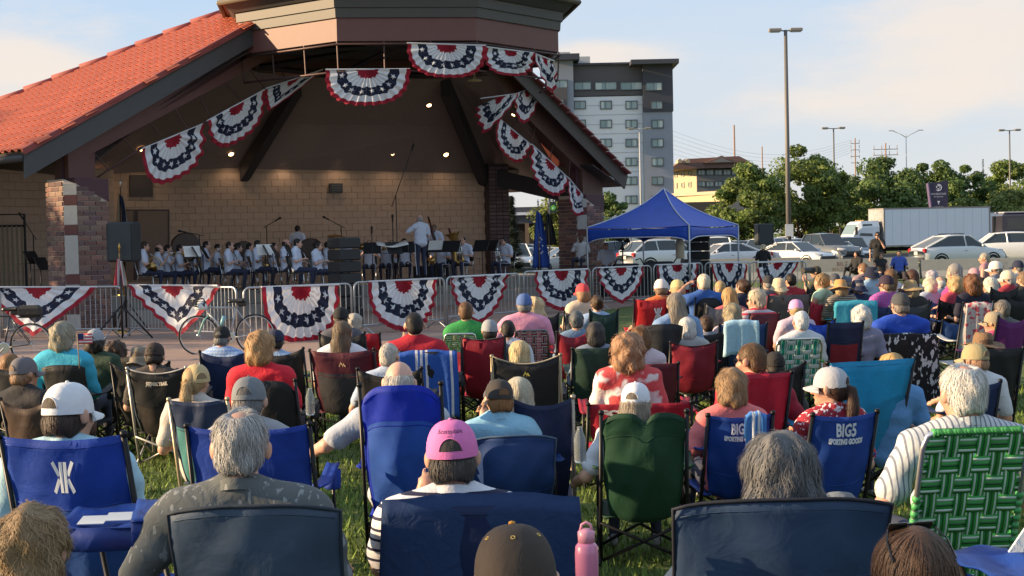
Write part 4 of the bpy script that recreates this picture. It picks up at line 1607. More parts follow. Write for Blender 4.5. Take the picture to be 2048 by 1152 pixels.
# back wall laid in blocks, right pier, side wall
def block_wall(A, B, z0, z1, name, lim=300, bl=.40, bh=.2, openings=()):
 d = (B - A)
 d.z = 0
 ln = d.length
 d.normalize()
 nrm = Vector((d.y, -d.x, 0))
 if nrm.y > 0: nrm = -nrm
 b = MB()
 A0 = Vector((A.x, A.y, 0))
 b.prism([A0 - nrm * .03 + Vector((0, 0, z0)), A0 - nrm * .03 + d * ln + Vector((0, 0, z0)), A0 - nrm * .03 + d * ln + Vector((0, 0, z1)), A0 - nrm * .03 + Vector((0, 0, z1))], -nrm * .2)
 core = part(b, name, tan_j)
 me = {}
 rows = int((z1 - z0) / bh)
 cells = []
 for r_ in range(rows):
  s = -(r_ % 2) * bl / 2
  while s < ln - .05:
   a, e = max(0, s), min(ln, s + bl)
   if e - a > .08:
    z = z0 + (r_ + .5) * bh
    m_ = (a + e) / 2
    if not any(x0 < m_ < x1 and zz0 < z < zz1 for x0, x1, zz0, zz1 in openings): cells.append((m_, z, e - a))
   s += bl
 cells.sort(key=lambda c: -c[1])
 rest = MB()
 for i, (m_, z, w_) in enumerate(cells):
  p = A0 + d * m_ + nrm * -.012 + Vector((0, 0, z))
  if i < lim:
   k = round(w_, 2)
   if k not in me:
    q = MB().box((0, 0, 0), (w_ - .008, .05, bh - .008), 0, bev=.004)
    me[k] = mesh_np('wall_block', q.v, q.f, [tan_m])
   o = link('wall_block', me[k], core, p - CL, (0, 0, atan2(d.y, d.x)))
  else:
   rest.box(p, (w_ - .012, .05, bh - .012), 0, rz=atan2(d.y, d.x))
 if rest.v: part(rest, 'wall_blocks', tan_m, parent=core)['kind'] = 'stuff'
 return core, d, nrm, A0
core, wd, wn_, WA0 = block_wall(WL, WR, .7, 4.3, 'back_wall', 300)
SL = W(-130, 330, 37.2)
SLr = W(226, 330, 43.2)
block_wall(SL, SLr, 0, 4.2, 'side_wall', 160, .45, .22)
b = MB()                               # dark brick pier at the right end of the back wall
d1 = (WR - WL)
d1.z = 0
d1.normalize()
b.box(Vector((WR.x, WR.y, 2.4)) + d1 * .36, (.72, .7, 4.0), 0, rz=atan2(d1.y, d1.x))
pier = part(b, 'end_pier', mat('stone', (.06, .045, .042), .95))
for r_ in range(31):
 for k in range(3):
  l_ = .23 if (r_ + k) % 2 else .225
  p = Vector((WR.x, WR.y, .0)) + d1 * (.12 + k * .24) + wn_ * .355 + Vector((0, 0, .5 + r_ * .125))
  link('brick', brick_me(.22, .06, .1, 2), pier, p - CL, (0, 0, atan2(d1.y, d1.x)))
# vent panel, door, small wall unit
def wall_panel(px0, py0, px1, py1, name, m, th=.06, parent=None):
 P = [onplane(x, y, WA0 + wn_ * .02, wn_) for x, y in ((px0, py1), (px1, py1), (px1, py0), (px0, py0))]
 b = MB()
 b.prism(P, wn_ * th)
 return part(b, name, m)
wall_panel(259, 350, 305, 394, 'vent_panel', mat('metal', (.06, .045, .04), .6))
wall_panel(246, 419, 338, 560, 'door_frame', mat('paint', (.06, .034, .03), .6), .05)
wall_panel(275, 422, 334, 560, 'door', mat('paint', (.20, .13, .09), .6), .07)
wall_panel(249, 422, 266, 560, 'door', mat('paint', (.19, .12, .08), .6), .07)
v = wall_panel(658, 367, 683, 386, 'wall_speaker', mat('plastic', (.045, .042, .042), .5), .12)
for k in range(3):
 wall_panel(661, 370 + k * 5, 680, 372.5 + k * 5, 'speaker_grille', mat('metal', (.1, .095, .09), .5), .135)

# bunting rails hung under the beams
rail_m = mat('metal', (.07, .035, .033), .5, metal=.3)
RAIL_N = .35
railL = [FP(195, 354, RAIL_N), FP(283, 297, RAIL_N), FP(405, 247, RAIL_N), FP(530, 178, RAIL_N), FP(640, 138, RAIL_N)]
railR = [FP(960, 200, RAIL_N), FP(997, 236, RAIL_N), FP(1062, 288, RAIL_N), FP(1138, 357, RAIL_N), FP(1174, 400, RAIL_N)]
for rl, hi in ((railL, [(187, 305), (245, 275), (300, 246), (350, 218), (400, 192), (450, 166), (500, 140), (550, 112)]), (railR, [(1000, 180), (1035, 218), (1070, 255), (1105, 290), (1140, 322)])):
 b = MB()
 b.tube(rl, .025, 6)
 part(b, 'bunting_rail', rail_m, True)
 for (x, y) in hi:
  t = FP(x, y, RAIL_N * .4)
  best = min(((t - (rl[i] + (rl[i + 1] - rl[i]) * s)).length, rl[i] + (rl[i + 1] - rl[i]) * s) for i in range(len(rl) - 1) for s in np.linspace(0, 1, 9)) if False else None
  bb = None
  for i in range(len(rl) - 1):
   for s in np.linspace(0, 1, 9):
    q = rl[i] + (rl[i + 1] - rl[i]) * float(s)
    dd = (t - q).length
    if bb is None or dd < bb[0]: bb = (dd, q)
  b = MB()
  b.tube([t, bb[1]], .016, 5)
  part(b, 'hanger_rod', rail_m)
# ring of pipe under the lantern, upper and lower
for R_, z in ((OR - .02, 6.78), (OR - .1, 6.12)):
 b = MB()
 b.tube([octp(k, R_, z) for k in (-1, 0, 1, 2, 3)], .03, 6)
 part(b, 'bunting_rail', rail_m, True)
for k in (-1, 0, 1, 2):
 for s in range(3):
  p = octp(k, OR - .05, 6.86) * (1 - s / 3) + octp(k + 1, OR - .05, 6.86) * (s / 3)
  q = octp(k, OR - .1, 6.1) * (1 - s / 3) + octp(k + 1, OR - .1, 6.1) * (s / 3)
  b = MB()
  b.tube([p, q], .02, 5)
  part(b, 'hanger_rod', rail_m)
b = MB()                               # bell-shaped lamp hanging on the right
p = W(949, 160, 38.5)
b.tube([p + Vector((0, 0, .35)), p], .02, 5)
b.lathe([(.2, -.03), (.17, .0), (.05, .03), (.03, .1)], 12, 0, p)
part(b, 'hanging_lamp', mat('paint', (.45, .36, .2), .5), True)
# ------------------------------------------------------------------ star-spangled bunting
RED = mat('fabric', (.33, .012, .03), .85, thin=.2, bump=.15)
WHT = mat('fabric', (.74, .74, .77), .85, thin=.2, bump=.15)
NVY = mat('fabric', (.011, .015, .042), .85, thin=.1, bump=.15)
def bunting(A, B, drop, label, group, vee=0.0, skew=0.0, nfold=26, out=None, down=None, wind=.0, pw=2.3, name='bunting', blow=0.0):
 """pleated half-round fan hung between A and B; drop = depth of the fan; vee pulls its foot to a point; skew shifts the foot along AB"""
 A, B = Vector(A), Vector(B)
 M_ = (A + B) / 2
 ex = (B - A)
 w = ex.length
 ex = ex / w
 dn = Vector(down) if down else Vector((0, 0, -1))
 dn = (dn - ex * dn.dot(ex) * (1 - .0)).normalized() if down is None and abs(ex.z) < .2 else dn.normalized()
 nr = Vector(out) if out else dn.cross(ex).normalized()
 if out is None and nr.y > 0: nr = -nr
 root = empty(name, M_, 0, label, 'bunting', group)
 ph = [random.uniform(0, 6.28) for _ in range(6)]
 asym = random.uniform(-.06, .06)
 def fn(r, t):                      # r 0..1 out from the middle, t 0..1 along the arc (A -> B)
  a = pi * t
  x = -cos(a)
  y = sin(a) ** (.75 if vee < .3 else .9)
  y = y * (1 - vee) + vee * (1 - abs(x - skew)) * (1.05 if abs(x - skew) < .98 else 1)
  y = max(0, y)
  if vee > .6:
   fx = skew
   if t < .5: x, y = -1 + (fx + 1) * t * 2, t * 2
   else: x, y = fx + (1 - fx) * (t - .5) * 2, 2 - t * 2
   y = y ** .85
  e = (abs(x) ** pw + max(0, sin(a)) ** pw) ** (-1 / pw) if vee < .3 else 1
  xx, yy = x * e * r, y * (e if vee < .3 else 1) * r
  xx += (skew * yy * .35 if vee <= .6 else 0) + asym * yy
  pl = .5 * w / nfold * (.2 + .9 * r) * (1 + .5 * sin(5 * t + ph[4])) * (.3 if vee > .6 else 1) * (1 if r > .02 else 0)
  z = pl * cos(pi * nfold * (t + .012 * sin(9 * t + ph[5])) + ph[0]) + .05 * w * sin(2.2 * x + ph[1]) * r * .5
  z += wind * w * yy * sin(3 * xx + ph[2]) + blow * w * yy * yy
  sc = 1 + (.018 if vee < .3 else .004) * cos(2 * pi * nfold * t * .5 + ph[0]) * r
  return M_ + ex * (xx * w / 2 * sc) + dn * (yy * drop * sc) + nr * (z + .012)
 rs = [0.02, .12, .25, .38, .50, .58, .66, .73, .82, .90, .95, 1.0]
 ring = ['r', 'r', 'w', 'w', 'n', 'n', 'n', 'w', 'w', 'e', 'e']
 nt = nfold * 3
 mb = MB()
 V = []
 for i, r in enumerate(rs):
  for k in range(nt + 1):
   t = k / nt
   rr = r
   if 2 <= i <= 7: rr += .016 * sin(pi * nfold * t * .5 + i * .4) + .012 * sin(pi * nfold * t * .83 + ph[1])
   V.append(fn(rr, t) - M_)
 idx = {'r': 0, 'w': 1, 'n': 2, 'e': 0}
 F_, m_ = [], []
 for i in range(len(rs) - 1):
  for k in range(nt):
   c = ring[i]
   t = (k + .5) / nt
   if c == 'n' and (t < .035 or t > .965): c = 'n'
   F_.append((i * (nt + 1) + k, i * (nt + 1) + k + 1, (i + 1) * (nt + 1) + k + 1, (i + 1) * (nt + 1) + k))
   m_.append(idx[c])
 fan = MB()
 fan.v, fan.f, fan.m = [tuple(v) for v in V], F_, m_
 fan.build('fan', [RED, WHT, NVY], root, True)
 MB().tube([A - M_ + nr * .012, B - M_ + nr * .012], .018, 5).build('heading_tape', WHT, root)
 ns = 8
 for s in range(ns):
  t = (s + .55) / (ns + .1)
  r0, rad_ = .617 + random.uniform(-.015, .015), .074
  m = MB()
  P = []
  spin = random.uniform(-.6, .6)
  t += random.uniform(-.012, .012)
  for q in range(10):
   a = pi / 2 + q * pi / 5 + spin
   rr = rad_ if q % 2 == 0 else rad_ * .42
   P.append(fn(r0 - rr * sin(a), t - rr * cos(a) / (pi * r0)) - M_ + nr * .012)
  cen = fn(r0, t) - M_ + nr * .016
  m.add(P + [cen], [(q, (q + 1) % 10, 10) for q in range(10)])
  m.build('star', WHT, root)
 return root

# ------------------------------------------------------------------ crowd barriers
galv = mat('metal', (.42, .44, .46), .45, metal=.75)
FH = 1.1
fence_pts = []
def fpt(px, py):                       # top rail point, 1.1 m high
 d = ray(px, py)
 Y = (FH - CAMZ) / (d.z / d.y)
 p = Vector((0, 0, CAMZ)) + d * (Y / d.y)
 return Vector((p.x, p.y, 0))
fdef = [((-130, 578), (0, 577)), ((4, 576.5), (243, 573)), ((256, 572), (472, 574.5)), ((487, 576), (702, 567)), ((708, 565), (888, 556)), ((893, 554), (1038, 547)),
  ((1047, 543.5), (1180, 537.5)), ((1185, 536), (1302, 531.5)), ((1307, 530), (1404, 526)), ((1410, 525.5), (1500, 523.5)), ((1498, 524.5), (1612, 522))]
BAR = {}
def barrier(P0, P1, label):
 d = P1 - P0
 ln = d.length
 root = empty('crowd_barrier', P0, atan2(d.y, d.x), label, 'barrier', 'steel crowd barriers before the stage')
 r = .12
 t = MB()
 pts = [(0, 0, .02), (0, 0, FH - r)] + [(r - r * cos(a), 0, FH - r + r * sin(a)) for a in np.linspace(.3, pi / 2, 4)] + [(ln - r + r * sin(a), 0, FH - r + r * cos(a)) for a in np.linspace(0, pi / 2 - .3, 4)] + [(ln, 0, FH - r), (ln, 0, .02)]
 t.tube(pts, .021, 8)
 t.tube([(.0, 0, .2), (ln, 0, .2)], .018, 6)
 t.build('frame', galv, root, True)
 n = int(ln / .125)
 if 'bar' not in BAR:
  b = MB().tube([(0, 0, .2), (0, 0, FH)], .0085, 6, cap=False)
  BAR['bar'] = mesh_np('upright_bar', b.v, b.f, [galv], None, True)
 for i in range(1, n):
  link('upright_bar', BAR['bar'], root, (ln * i / n, 0, 0))
 for x in (.25, ln - .25):
  f = MB()
  f.tube([(x, -.3, .02), (x, -.25, .05), (x, 0, .2), (x, .25, .05), (x, .3, .02)], .016, 6)
  f.build('foot', galv, root, True)
 return root
fl = ['steel crowd barrier running out of view past the parked dark bicycle', 'steel crowd barrier in front of the near brick column', 'steel crowd barrier behind the silver bicycle front wheel, under the pointed bunting',
 'steel crowd barrier behind the silver bicycle saddle, under the widest hanging bunting', 'steel crowd barrier before the stacked speaker tower', 'steel crowd barrier between the tuba players and the green shirted man',
 'steel crowd barrier before the blue flag on its pole', 'steel crowd barrier in front of the man in the white tee under the blue canopy', 'steel crowd barrier before the audio desk under the blue canopy',
 'steel crowd barrier in front of the black speaker rack', 'end barrier of the row, beside the light pole on the grass']
FP_ = []
for (a, b_), lb in zip(fdef, fl):
 P0, P1 = fpt(*a), fpt(*b_)
 FP_.append((P0, P1))
 barrier(P0, P1, lb)
def on_fence(i, px, py):
 P0, P1 = FP_[i]
 d = (P1 - P0).normalized()
 n = Vector((d.y, -d.x, 0))
 p = onplane(px, py, P0 + n * .05, n)
 return p, n
BG = 'star bunting fans tied to the crowd barriers'
for (i, x0, y0, x1, y1, yb, vee, skew, nf, lb) in (
  (1, -40, 574, 194, 574, 672, .85, .05, 22, 'windblown bunting folded to a point on the barrier before the near brick column'),
  (2, 260, 570, 436, 571, 672, .95, .25, 18, 'bunting blown into a narrow V beside the tripod stand'),
  (3, 522, 574, 678, 569, 686, .0, 0, 26, 'widest full hanging fan, right of the silver bicycle'),
  (4, 737, 563, 874, 557, 662, .1, 0, 26, 'full fan hanging in front of the speaker tower and podium'),
  (5, 903, 554, 1012, 549, 648, .3, -.05, 22, 'fan narrowing downward behind the man in the green shirt'),
  (6, 1066, 543, 1176, 538, 622, .1, 0, 22, 'fan on the barrier below the blue flag'),
  (7, 1196, 536, 1286, 532, 606, .3, 0, 20, 'fan on the barrier before the man in the white tee'),
  (8, 1314, 530, 1392, 527, 592, .1, 0, 20, 'fan below the audio desk of the blue canopy'),
  (9, 1422, 526, 1494, 525, 604, .45, .1, 18, 'fan on the barrier below the black speaker rack'),
  (10, 1514, 525, 1600, 523, 590, .5, -.35, 18, 'last fan of the barrier row, blown sideways near the light pole')):
 A, n = on_fence(i, x0, y0)
 B, n = on_fence(i, x1, y1)
 C, n = on_fence(i, (x0 + x1) / 2, yb)
 bunting(A, B, (A.z + B.z) / 2 - C.z, lb, BG, vee, skew, nf, out=n, blow=.06 if vee > .6 else .02)
AG = 'star bunting fans strung under the bandstand roof'
for (pl, x0, y0, x1, y1, xb, yb, vee, skew, nf, lb) in (
  ('f', 283, 298, 405, 248, 352, 360, .0, .1, 22, 'lowest bunting fan under the left sloping beam'),
  ('f', 413, 242, 529, 179, 477, 284, .0, .1, 22, 'middle bunting fan under the left sloping beam'),
  ('f', 531, 177, 645, 139, 560, 215, .8, -.45, 16, 'twisted bunting at the top of the left sloping beam'),
  ('o1', 651, 139, 820, 138, 736, 211, .0, 0, 28, 'wide level bunting fan hung lowest in the middle of the lantern'),
  ('o0', 814, 86, 972, 91, 893, 156, .0, 0, 28, 'wide sunlit bunting fan tied right under the lantern frieze'),
  ('o2', 973, 94, 1068, 106, 1016, 152, .0, 0, 20, 'bunting fan round the lantern corner, beside the wide sunlit fan'),
  ('o2', 1068, 107, 1108, 122, 1096, 186, .4, .3, 12, 'narrow bunting seen edge on at the lantern end before the hotel'),
  ('f', 960, 197, 1042, 186, 990, 264, .6, -.4, 16, 'twisted bunting at the top of the right sloping beam'),
  ('f', 1030, 188, 1082, 168, 1052, 246, .2, 0, 14, 'small bunting folded behind the lantern rail end'),
  ('f', 996, 236, 1062, 290, 1016, 316, .0, -.1, 20, 'upper bunting fan under the right sloping beam'),
  ('f', 1063, 288, 1138, 358, 1086, 380, .1, -.1, 20, 'middle bunting fan under the right sloping beam'),
  ('f', 1138, 357, 1174, 402, 1150, 432, .3, -.1, 16, 'lowest bunting fan of the right beam, before the far column')):
 if pl == 'f':
  q = lambda x, y: FP(x, y, RAIL_N + .04)
  o = NN
 else:
  k = {'o0': 0, 'o1': 0, 'o2': 1}[pl]
  R_ = OR - .1 if pl == 'o1' else OR + .02
  a_, b_ = octp(k, R_, 6), octp(k + 1, R_, 6)
  o = ((a_ + b_) / 2 - OCT - Vector((0, 0, 6))).normalized()
  q = lambda x, y: onplane(x, y, a_ + o * .05, o)
 A, B = q(x0, y0), q(x1, y1)
 C = q(xb, yb)
 mid = (A + B) / 2
 dv = C - mid
 bunting(A, B, dv.length * (1.0), lb, AG, vee, skew, nf, out=o, down=dv)

# ------------------------------------------------------------------ stage: players, stands, instruments
STZ = .7
brass = mat('metal', (.55, .36, .12), .28, metal=1.0, bump=0)
silver = mat('metal', (.6, .6, .6), .25, metal=1.0, bump=0)
ebony = mat('plastic', (.015, .015, .016), .35)
blackm = mat('metal', (.016, .016, .018), .5, metal=.3)
pap = mat('paint', (.72, .71, .68), .8)
US = (.56, .61, .74)
PT = (.020, .026, .06)
def at_stage(px, py, Y, z=STZ):
 p = W(px, py, Y)
 return Vector((p.x, p.y, z))
INS = {}
def make_instr(kind):
 b, c = MB(), MB()
 if kind == 'clarinet':
  b.tube([(0, .12, 1.0), (0, .3, .62)], .016, 8)
  b.lathe([(.018, 0), (.032, -.06)], 10, 0, (0, .3, .62), frame3((0, -.18, .38)))
  c.tube([(0.012, .16, .93), (.012, .28, .68)], .007, 5)
 elif kind == 'trumpet':
  b.tube([(0, .12, 1.07), (0, .52, 1.03)], .008, 6)
  b.tube([(0, .28, 1.07), (0, .24, 1.02), (0, .28, .98), (0, .46, .96), (0, .5, 1.0), (0, .46, 1.05)], .008, 6)
  b.lathe([(.01, 0), (.014, .06), (.03, .11), (.062, .14)], 12, 0, (0, .5, 1.03), frame3((0, 1, -.1)))
  for k in range(3): c.tube([(0, .3 + k * .03, .97), (0, .3 + k * .03, 1.1)], .011, 6)
 elif kind == 'horn':
  b.tube([(.02 * sin(a * .5), .26 + .15 * cos(a), .72 + .15 * sin(a)) for a in np.linspace(0, 2 * pi * 1.6, 24)], .012, 6)
  b.lathe([(.02, 0), (.04, .1), (.08, .17), (.15, .22)], 16, 0, (.02, .24, .72), frame3((.75, -.3, -.4)))
  c.tube([(0, .14, .98), (0, .26, .87)], .008, 6)
 elif kind == 'saxophone':
  b.tube([(0, .12, 1.02), (.02, .2, 1.03), (.06, .25, .95), (.1, .26, .6), (.12, .3, .48), (.12, .38, .5)], [.01, .012, .018, .034, .045, .05], 8)
  b.lathe([(.05, 0), (.07, .1), (.12, .2)], 14, 0, (.12, .39, .5), frame3((0, .35, .9)))
  for k in range(5): c.lathe([(0, 0), (.022, 0), (.022, .01), (0, .012)], 8, 0, (.09, .29, .9 - k * .07), frame3((0, 1, 0)))
 elif kind in ('tuba', 'euphonium'):
  s = 1.0 if kind == 'tuba' else .72
  zb = .52
  b.tube([(0, .2, zb + .3 * s), (-.12 * s, .24, zb + .05), (-.02, .26, zb - .02), (.13 * s, .26, zb + .06), (.15 * s, .26, zb + .4 * s), (.15 * s, .24, zb + .62 * s)], [.03 * s, .05 * s, .065 * s, .07 * s, .08 * s, .1 * s], 10)
  b.lathe([(.1 * s, 0), (.12 * s, .1 * s), (.17 * s, .2 * s), (.25 * s, .27 * s), (.26 * s, .275 * s)], 18, 0, (.15 * s, .24, zb + .6 * s), frame3((.25, .1, 1)))
  for k in range(3): c.tube([(-.08 + .055 * k, .32, zb + .12), (-.08 + .055 * k, .32, zb + .42 * s)], .02 * s, 8)
  c.tube([(-.1 * s, .3, zb + .1), (-.12 * s, .33, zb + .45 * s), (0, .33, zb + .52 * s), (.06, .3, zb + .3 * s)], .017, 6)
 elif kind == 'bassoon':
  b.tube([(-.18, .1, .35), (.12, .24, 1.5)], .03, 10)
  b.tube([(-.14, .14, .4), (.06, .24, 1.15)], .024, 8)
  c.tube([(.05, .24, 1.12), (.1, .17, 1.2), (.02, .12, 1.06)], .006, 5)
  for k in range(6): c.tube([(-.12 + .045 * k, .1 + .022 * k, .55 + .17 * k), (-.1 + .045 * k, .15 + .022 * k, .62 + .17 * k)], .008, 5)
 elif kind == 'trombone':
  b.tube([(-.04, .14, 1.05), (-.04, 1.0, .9), (.05, 1.0, .9), (.05, .2, 1.04)], .009, 6)
  b.tube([(.05, .3, 1.04), (.1, -.1, 1.1), (.16, -.14, 1.12), (.16, .4, 1.1)], .011, 6)
  b.lathe([(.012, 0), (.02, .12), (.05, .22), (.1, .27)], 14, 0, (.16, .36, 1.1), frame3((0, 1, -.05)))
  c.tube([(-.04, .2, 1.03), (.05, .2, 1.03)], .008, 5)
 return b, c
def instrument(kind, loc, rz, label):
 if kind not in INS:
  b, c = make_instr(kind)
  m0 = {'clarinet': ebony, 'bassoon': mat('wood', (.045, .012, .008), .3), 'euphonium': silver, 'horn': brass}.get(kind, brass)
  root = empty(kind, loc, rz)
  b.build('body_tube', m0, root, True)
  c.build('keys', silver, root, True)
  INS[kind] = root
 else:
  root = copy_tree(INS[kind])
  root.location = loc
  root.rotation_euler = (0, 0, rz)
 return tag(root, label, 'instrument', 'instruments of the band')
CH = []
def stage_chair(loc, rz, label):
 if not CH:
  r_ = empty('stacking_chair', loc, rz)
  MB().box((0, .03, .43), (.44, .42, .035), 0, bev=.015).build('seat', ebony, r_)
  MB().grid(lambda u, v: ((u - .5) * .42, -.2 - .06 * v + .03 * (2 * u - 1) ** 2, .55 + .3 * v), 8, 4, 0, (0, -.015, 0)).build('backrest', ebony, r_, True)
  for s in (-1, 1):
   MB().tube([(s * .21, .22, 0), (s * .2, .2, .42)], .012, 6).build('leg', silver, r_, True)
   MB().tube([(s * .21, -.24, 0), (s * .2, -.16, .42), (s * .19, -.25, .84)], .012, 6).build('leg', silver, r_, True)
  CH.append(r_)
 else:
  r_ = copy_tree(CH[0])
  r_.location = loc
  r_.rotation_euler = (0, 0, rz)
 return tag(r_, label, 'chair', 'black stage chairs of the band')
MS = []
def music_stand(loc, rz, label, paper=True, h=1.0, grp='black music stands on the stage'):
 if not MS:
  r_ = empty('music_stand', loc, rz)
  MB().tube([(0, 0, .05), (0, 0, 1.0)], .014, 6).build('pole', blackm, r_, True)
  MB().box((0, -.05, 1.05), (.5, .02, .36), 0, R=Matrix.Rotation(rad(-28), 3, 'X'), bev=.008).build('desk', blackm, r_)
  MB().box((0, .1, .90), (.5, .06, .012), 0).build('ledge', blackm, r_)
  for a in (0, 2.09, 4.19): MB().tube([(0, 0, .12), (.25 * cos(a), .25 * sin(a), .01)], .01, 5).build('leg', blackm, r_, True)
  MS.append(r_)
 else:
  r_ = copy_tree(MS[0])
  r_.location = loc
  r_.rotation_euler = (0, 0, rz)
 return tag(r_, label, 'music stand', grp)
SG = 'uniformed players of the wind band'
def player(px, py, Y, yaw, inst, label, arms=('clar', 'clar'), fem=False, hcol=(.02, .015, .012), skin=(.56, .33, .24), hair='buzz', shirt=US, chair=True, sc=1.0, z=STZ, head=0.0, standing=False):
 zt = 1.31 * sc if not standing else 1.72 * sc
 d = ray(px, py)
 Y = Y
 p = W(px, py, Y)
 z = max(STZ, min(1.5, p.z - zt))
 loc = Vector((p.x, p.y, z))
 pr, hm = person(loc, yaw, label=label, lod=2, pose='stand' if standing else 'edge', arms=arms, fem=fem, hcol=hcol, skin=skin, hair=hair, shirt=shirt, pants=PT, shoes=(.01, .01, .01), group=SG, head=(head, 0, 0), sc=sc, wrink=.003)
 MB().tube([(-.225, -.0, .5), (-.20, .40, .52), (-.195, .33, .1)], .012, 4).build('trouser_stripe', mat('fabric', (.5, .52, .58), .8), pr) if not standing else None
 if inst: instrument(inst, loc + Vector((0, 0, 0)), yaw, inst + ' held by the ' + label.replace(' playing ' + inst, '').replace(' with ' + inst, ''))
 if chair and not standing: stage_chair(Vector((p.x, p.y, z)), yaw, ('chair of the ' + label.replace(' playing', ',')).replace(' the row behind', ' behind').replace(' with white trouser stripe', '').replace(' beside the podium music', ' by the podium').replace(' the round microphone right of', ' the microphone by'))
 if z > STZ + .12:
  b = MB().box((p.x, p.y, (z + STZ) / 2), (1.1, 1.1, z - STZ), 0, rz=yaw)
  tag(b.build('riser', mat('wood', (.02, .02, .022), .7)), 'black riser box under the ' + label.split(' playing')[0].split(' with')[0], 'riser', 'risers of the back rows')
R0 = -pi / 2
player(287, 480, 36.9, R0 + .25, 'horn', 'dark haired player beside the near column playing horn', ('low', 'low'), hair='short', hcol=(.05, .03, .02))
player(316, 486, 38.2, R0 + .25, 'trumpet', 'bald player second from the near column playing trumpet', ('brass', 'brass'), hair='fringe')
player(334, 486, 39.3, R0 + .2, 'trumpet', 'player half hidden behind the bald trumpeter playing trumpet', ('brass', 'brass'))
player(358, 487, 39.4, R0 + .2, 'clarinet', 'player left of the two raised music stands playing clarinet')
player(411, 479, 39.6, R0 + .15, 'trumpet', 'player under the low boom microphone playing trumpet', ('brass', 'brass'))
player(457, 480, 38.0, R0 + .1, 'clarinet', 'short haired player in front of the bass drum playing clarinet', hcol=(.03, .02, .015))
player(474, 484, 39.4, R0 + .1, 'clarinet', 'woman with dark hair tied back playing clarinet', fem=True, hair='bun')
player(514, 477, 39.0, R0 + .05, 'clarinet', 'brown skinned player at the black folder desk playing clarinet', skin=(.25, .13, .08))
player(570, 475, 38.6, R0 + .0, 'clarinet', 'bald headed player facing the podium playing clarinet', hair='fringe', skin=(.52, .27, .2))
player(593, 474, 36.6, R0 - .1, 'clarinet', 'dark haired player nearest the barrier with white trouser stripe playing clarinet', hair='short')
player(634, 481, 37.6, R0 - .2, 'clarinet', 'woman with a low bun beside the speaker tower playing clarinet', fem=True, hair='bun')
player(594, 450, 45.0, R0 + 1.2, None, 'drummer standing behind the timpani at the back wall', standing=True, hair='buzz', skin=(.3, .16, .1), arms=('rest', 'rest'))
player(738, 480, 44.2, pi, 'trombone', 'player behind the round microphone right of the speaker tower playing trombone', ('brass', 'brass'))
player(771, 482, 45.0, pi, 'trumpet', 'player with a bald crown beside the podium music desk playing trumpet', ('brass', 'brass'), hair='fringe')
player(783, 481, 46.0, pi, 'trumpet', 'dark haired player deep in the row behind the podium desk playing trumpet', ('brass', 'brass'))
player(808, 474, 44.4, pi + .1, 'trumpet', 'dark haired player seen under the conductor arm playing trumpet', ('brass', 'brass'), hair='short')
player(868, 446, 45.5, pi - .2, 'bassoon', 'player half hidden behind the conductor back playing bassoon', ('clar', 'clar'), skin=(.28, .15, .1))
player(880, 476, 44.0, pi - .3, 'saxophone', 'balding player right of the conductor playing saxophone', ('low', 'low'), hair='fringe')
player(912, 469, 44.5, pi - .4, 'bassoon', 'dark haired player leaning on the long bassoon playing bassoon', ('clar', 'clar'), hair='short')
player(927, 471, 43.5, pi - .5, 'tuba', 'player in front of the wall corner playing tuba', ('low', 'low'))
player(1010, 481, 43.8, pi / 2 + .75, 'euphonium', 'player at the stage end beside the blue flag playing euphonium', ('low', 'low'), hair='short')
player(690, 486, 45.4, pi, 'horn', 'player between the speaker tower and the boom stand playing horn', ('low', 'low'))
for (px, py, Y, it, lb) in ((346, 490, 41.0, 'trombone', 'player deep behind the second trumpeter playing trombone'), (388, 488, 41.2, 'horn', 'player before the big bass drum playing horn'), (434, 487, 41.0, 'horn', 'player left of the front clarinet pair playing horn'),
  (498, 486, 41.0, 'saxophone', 'player right of the small dark drum playing saxophone'), (546, 484, 41.2, 'clarinet', 'player behind the two leaning stands playing clarinet'), (654, 486, 41.5, 'tuba', 'player left of the speaker tower deep in the row playing tuba')):
 player(px, py, Y, R0 + .1, it, lb, ('brass', 'brass') if it == 'trombone' else ('low', 'low'))
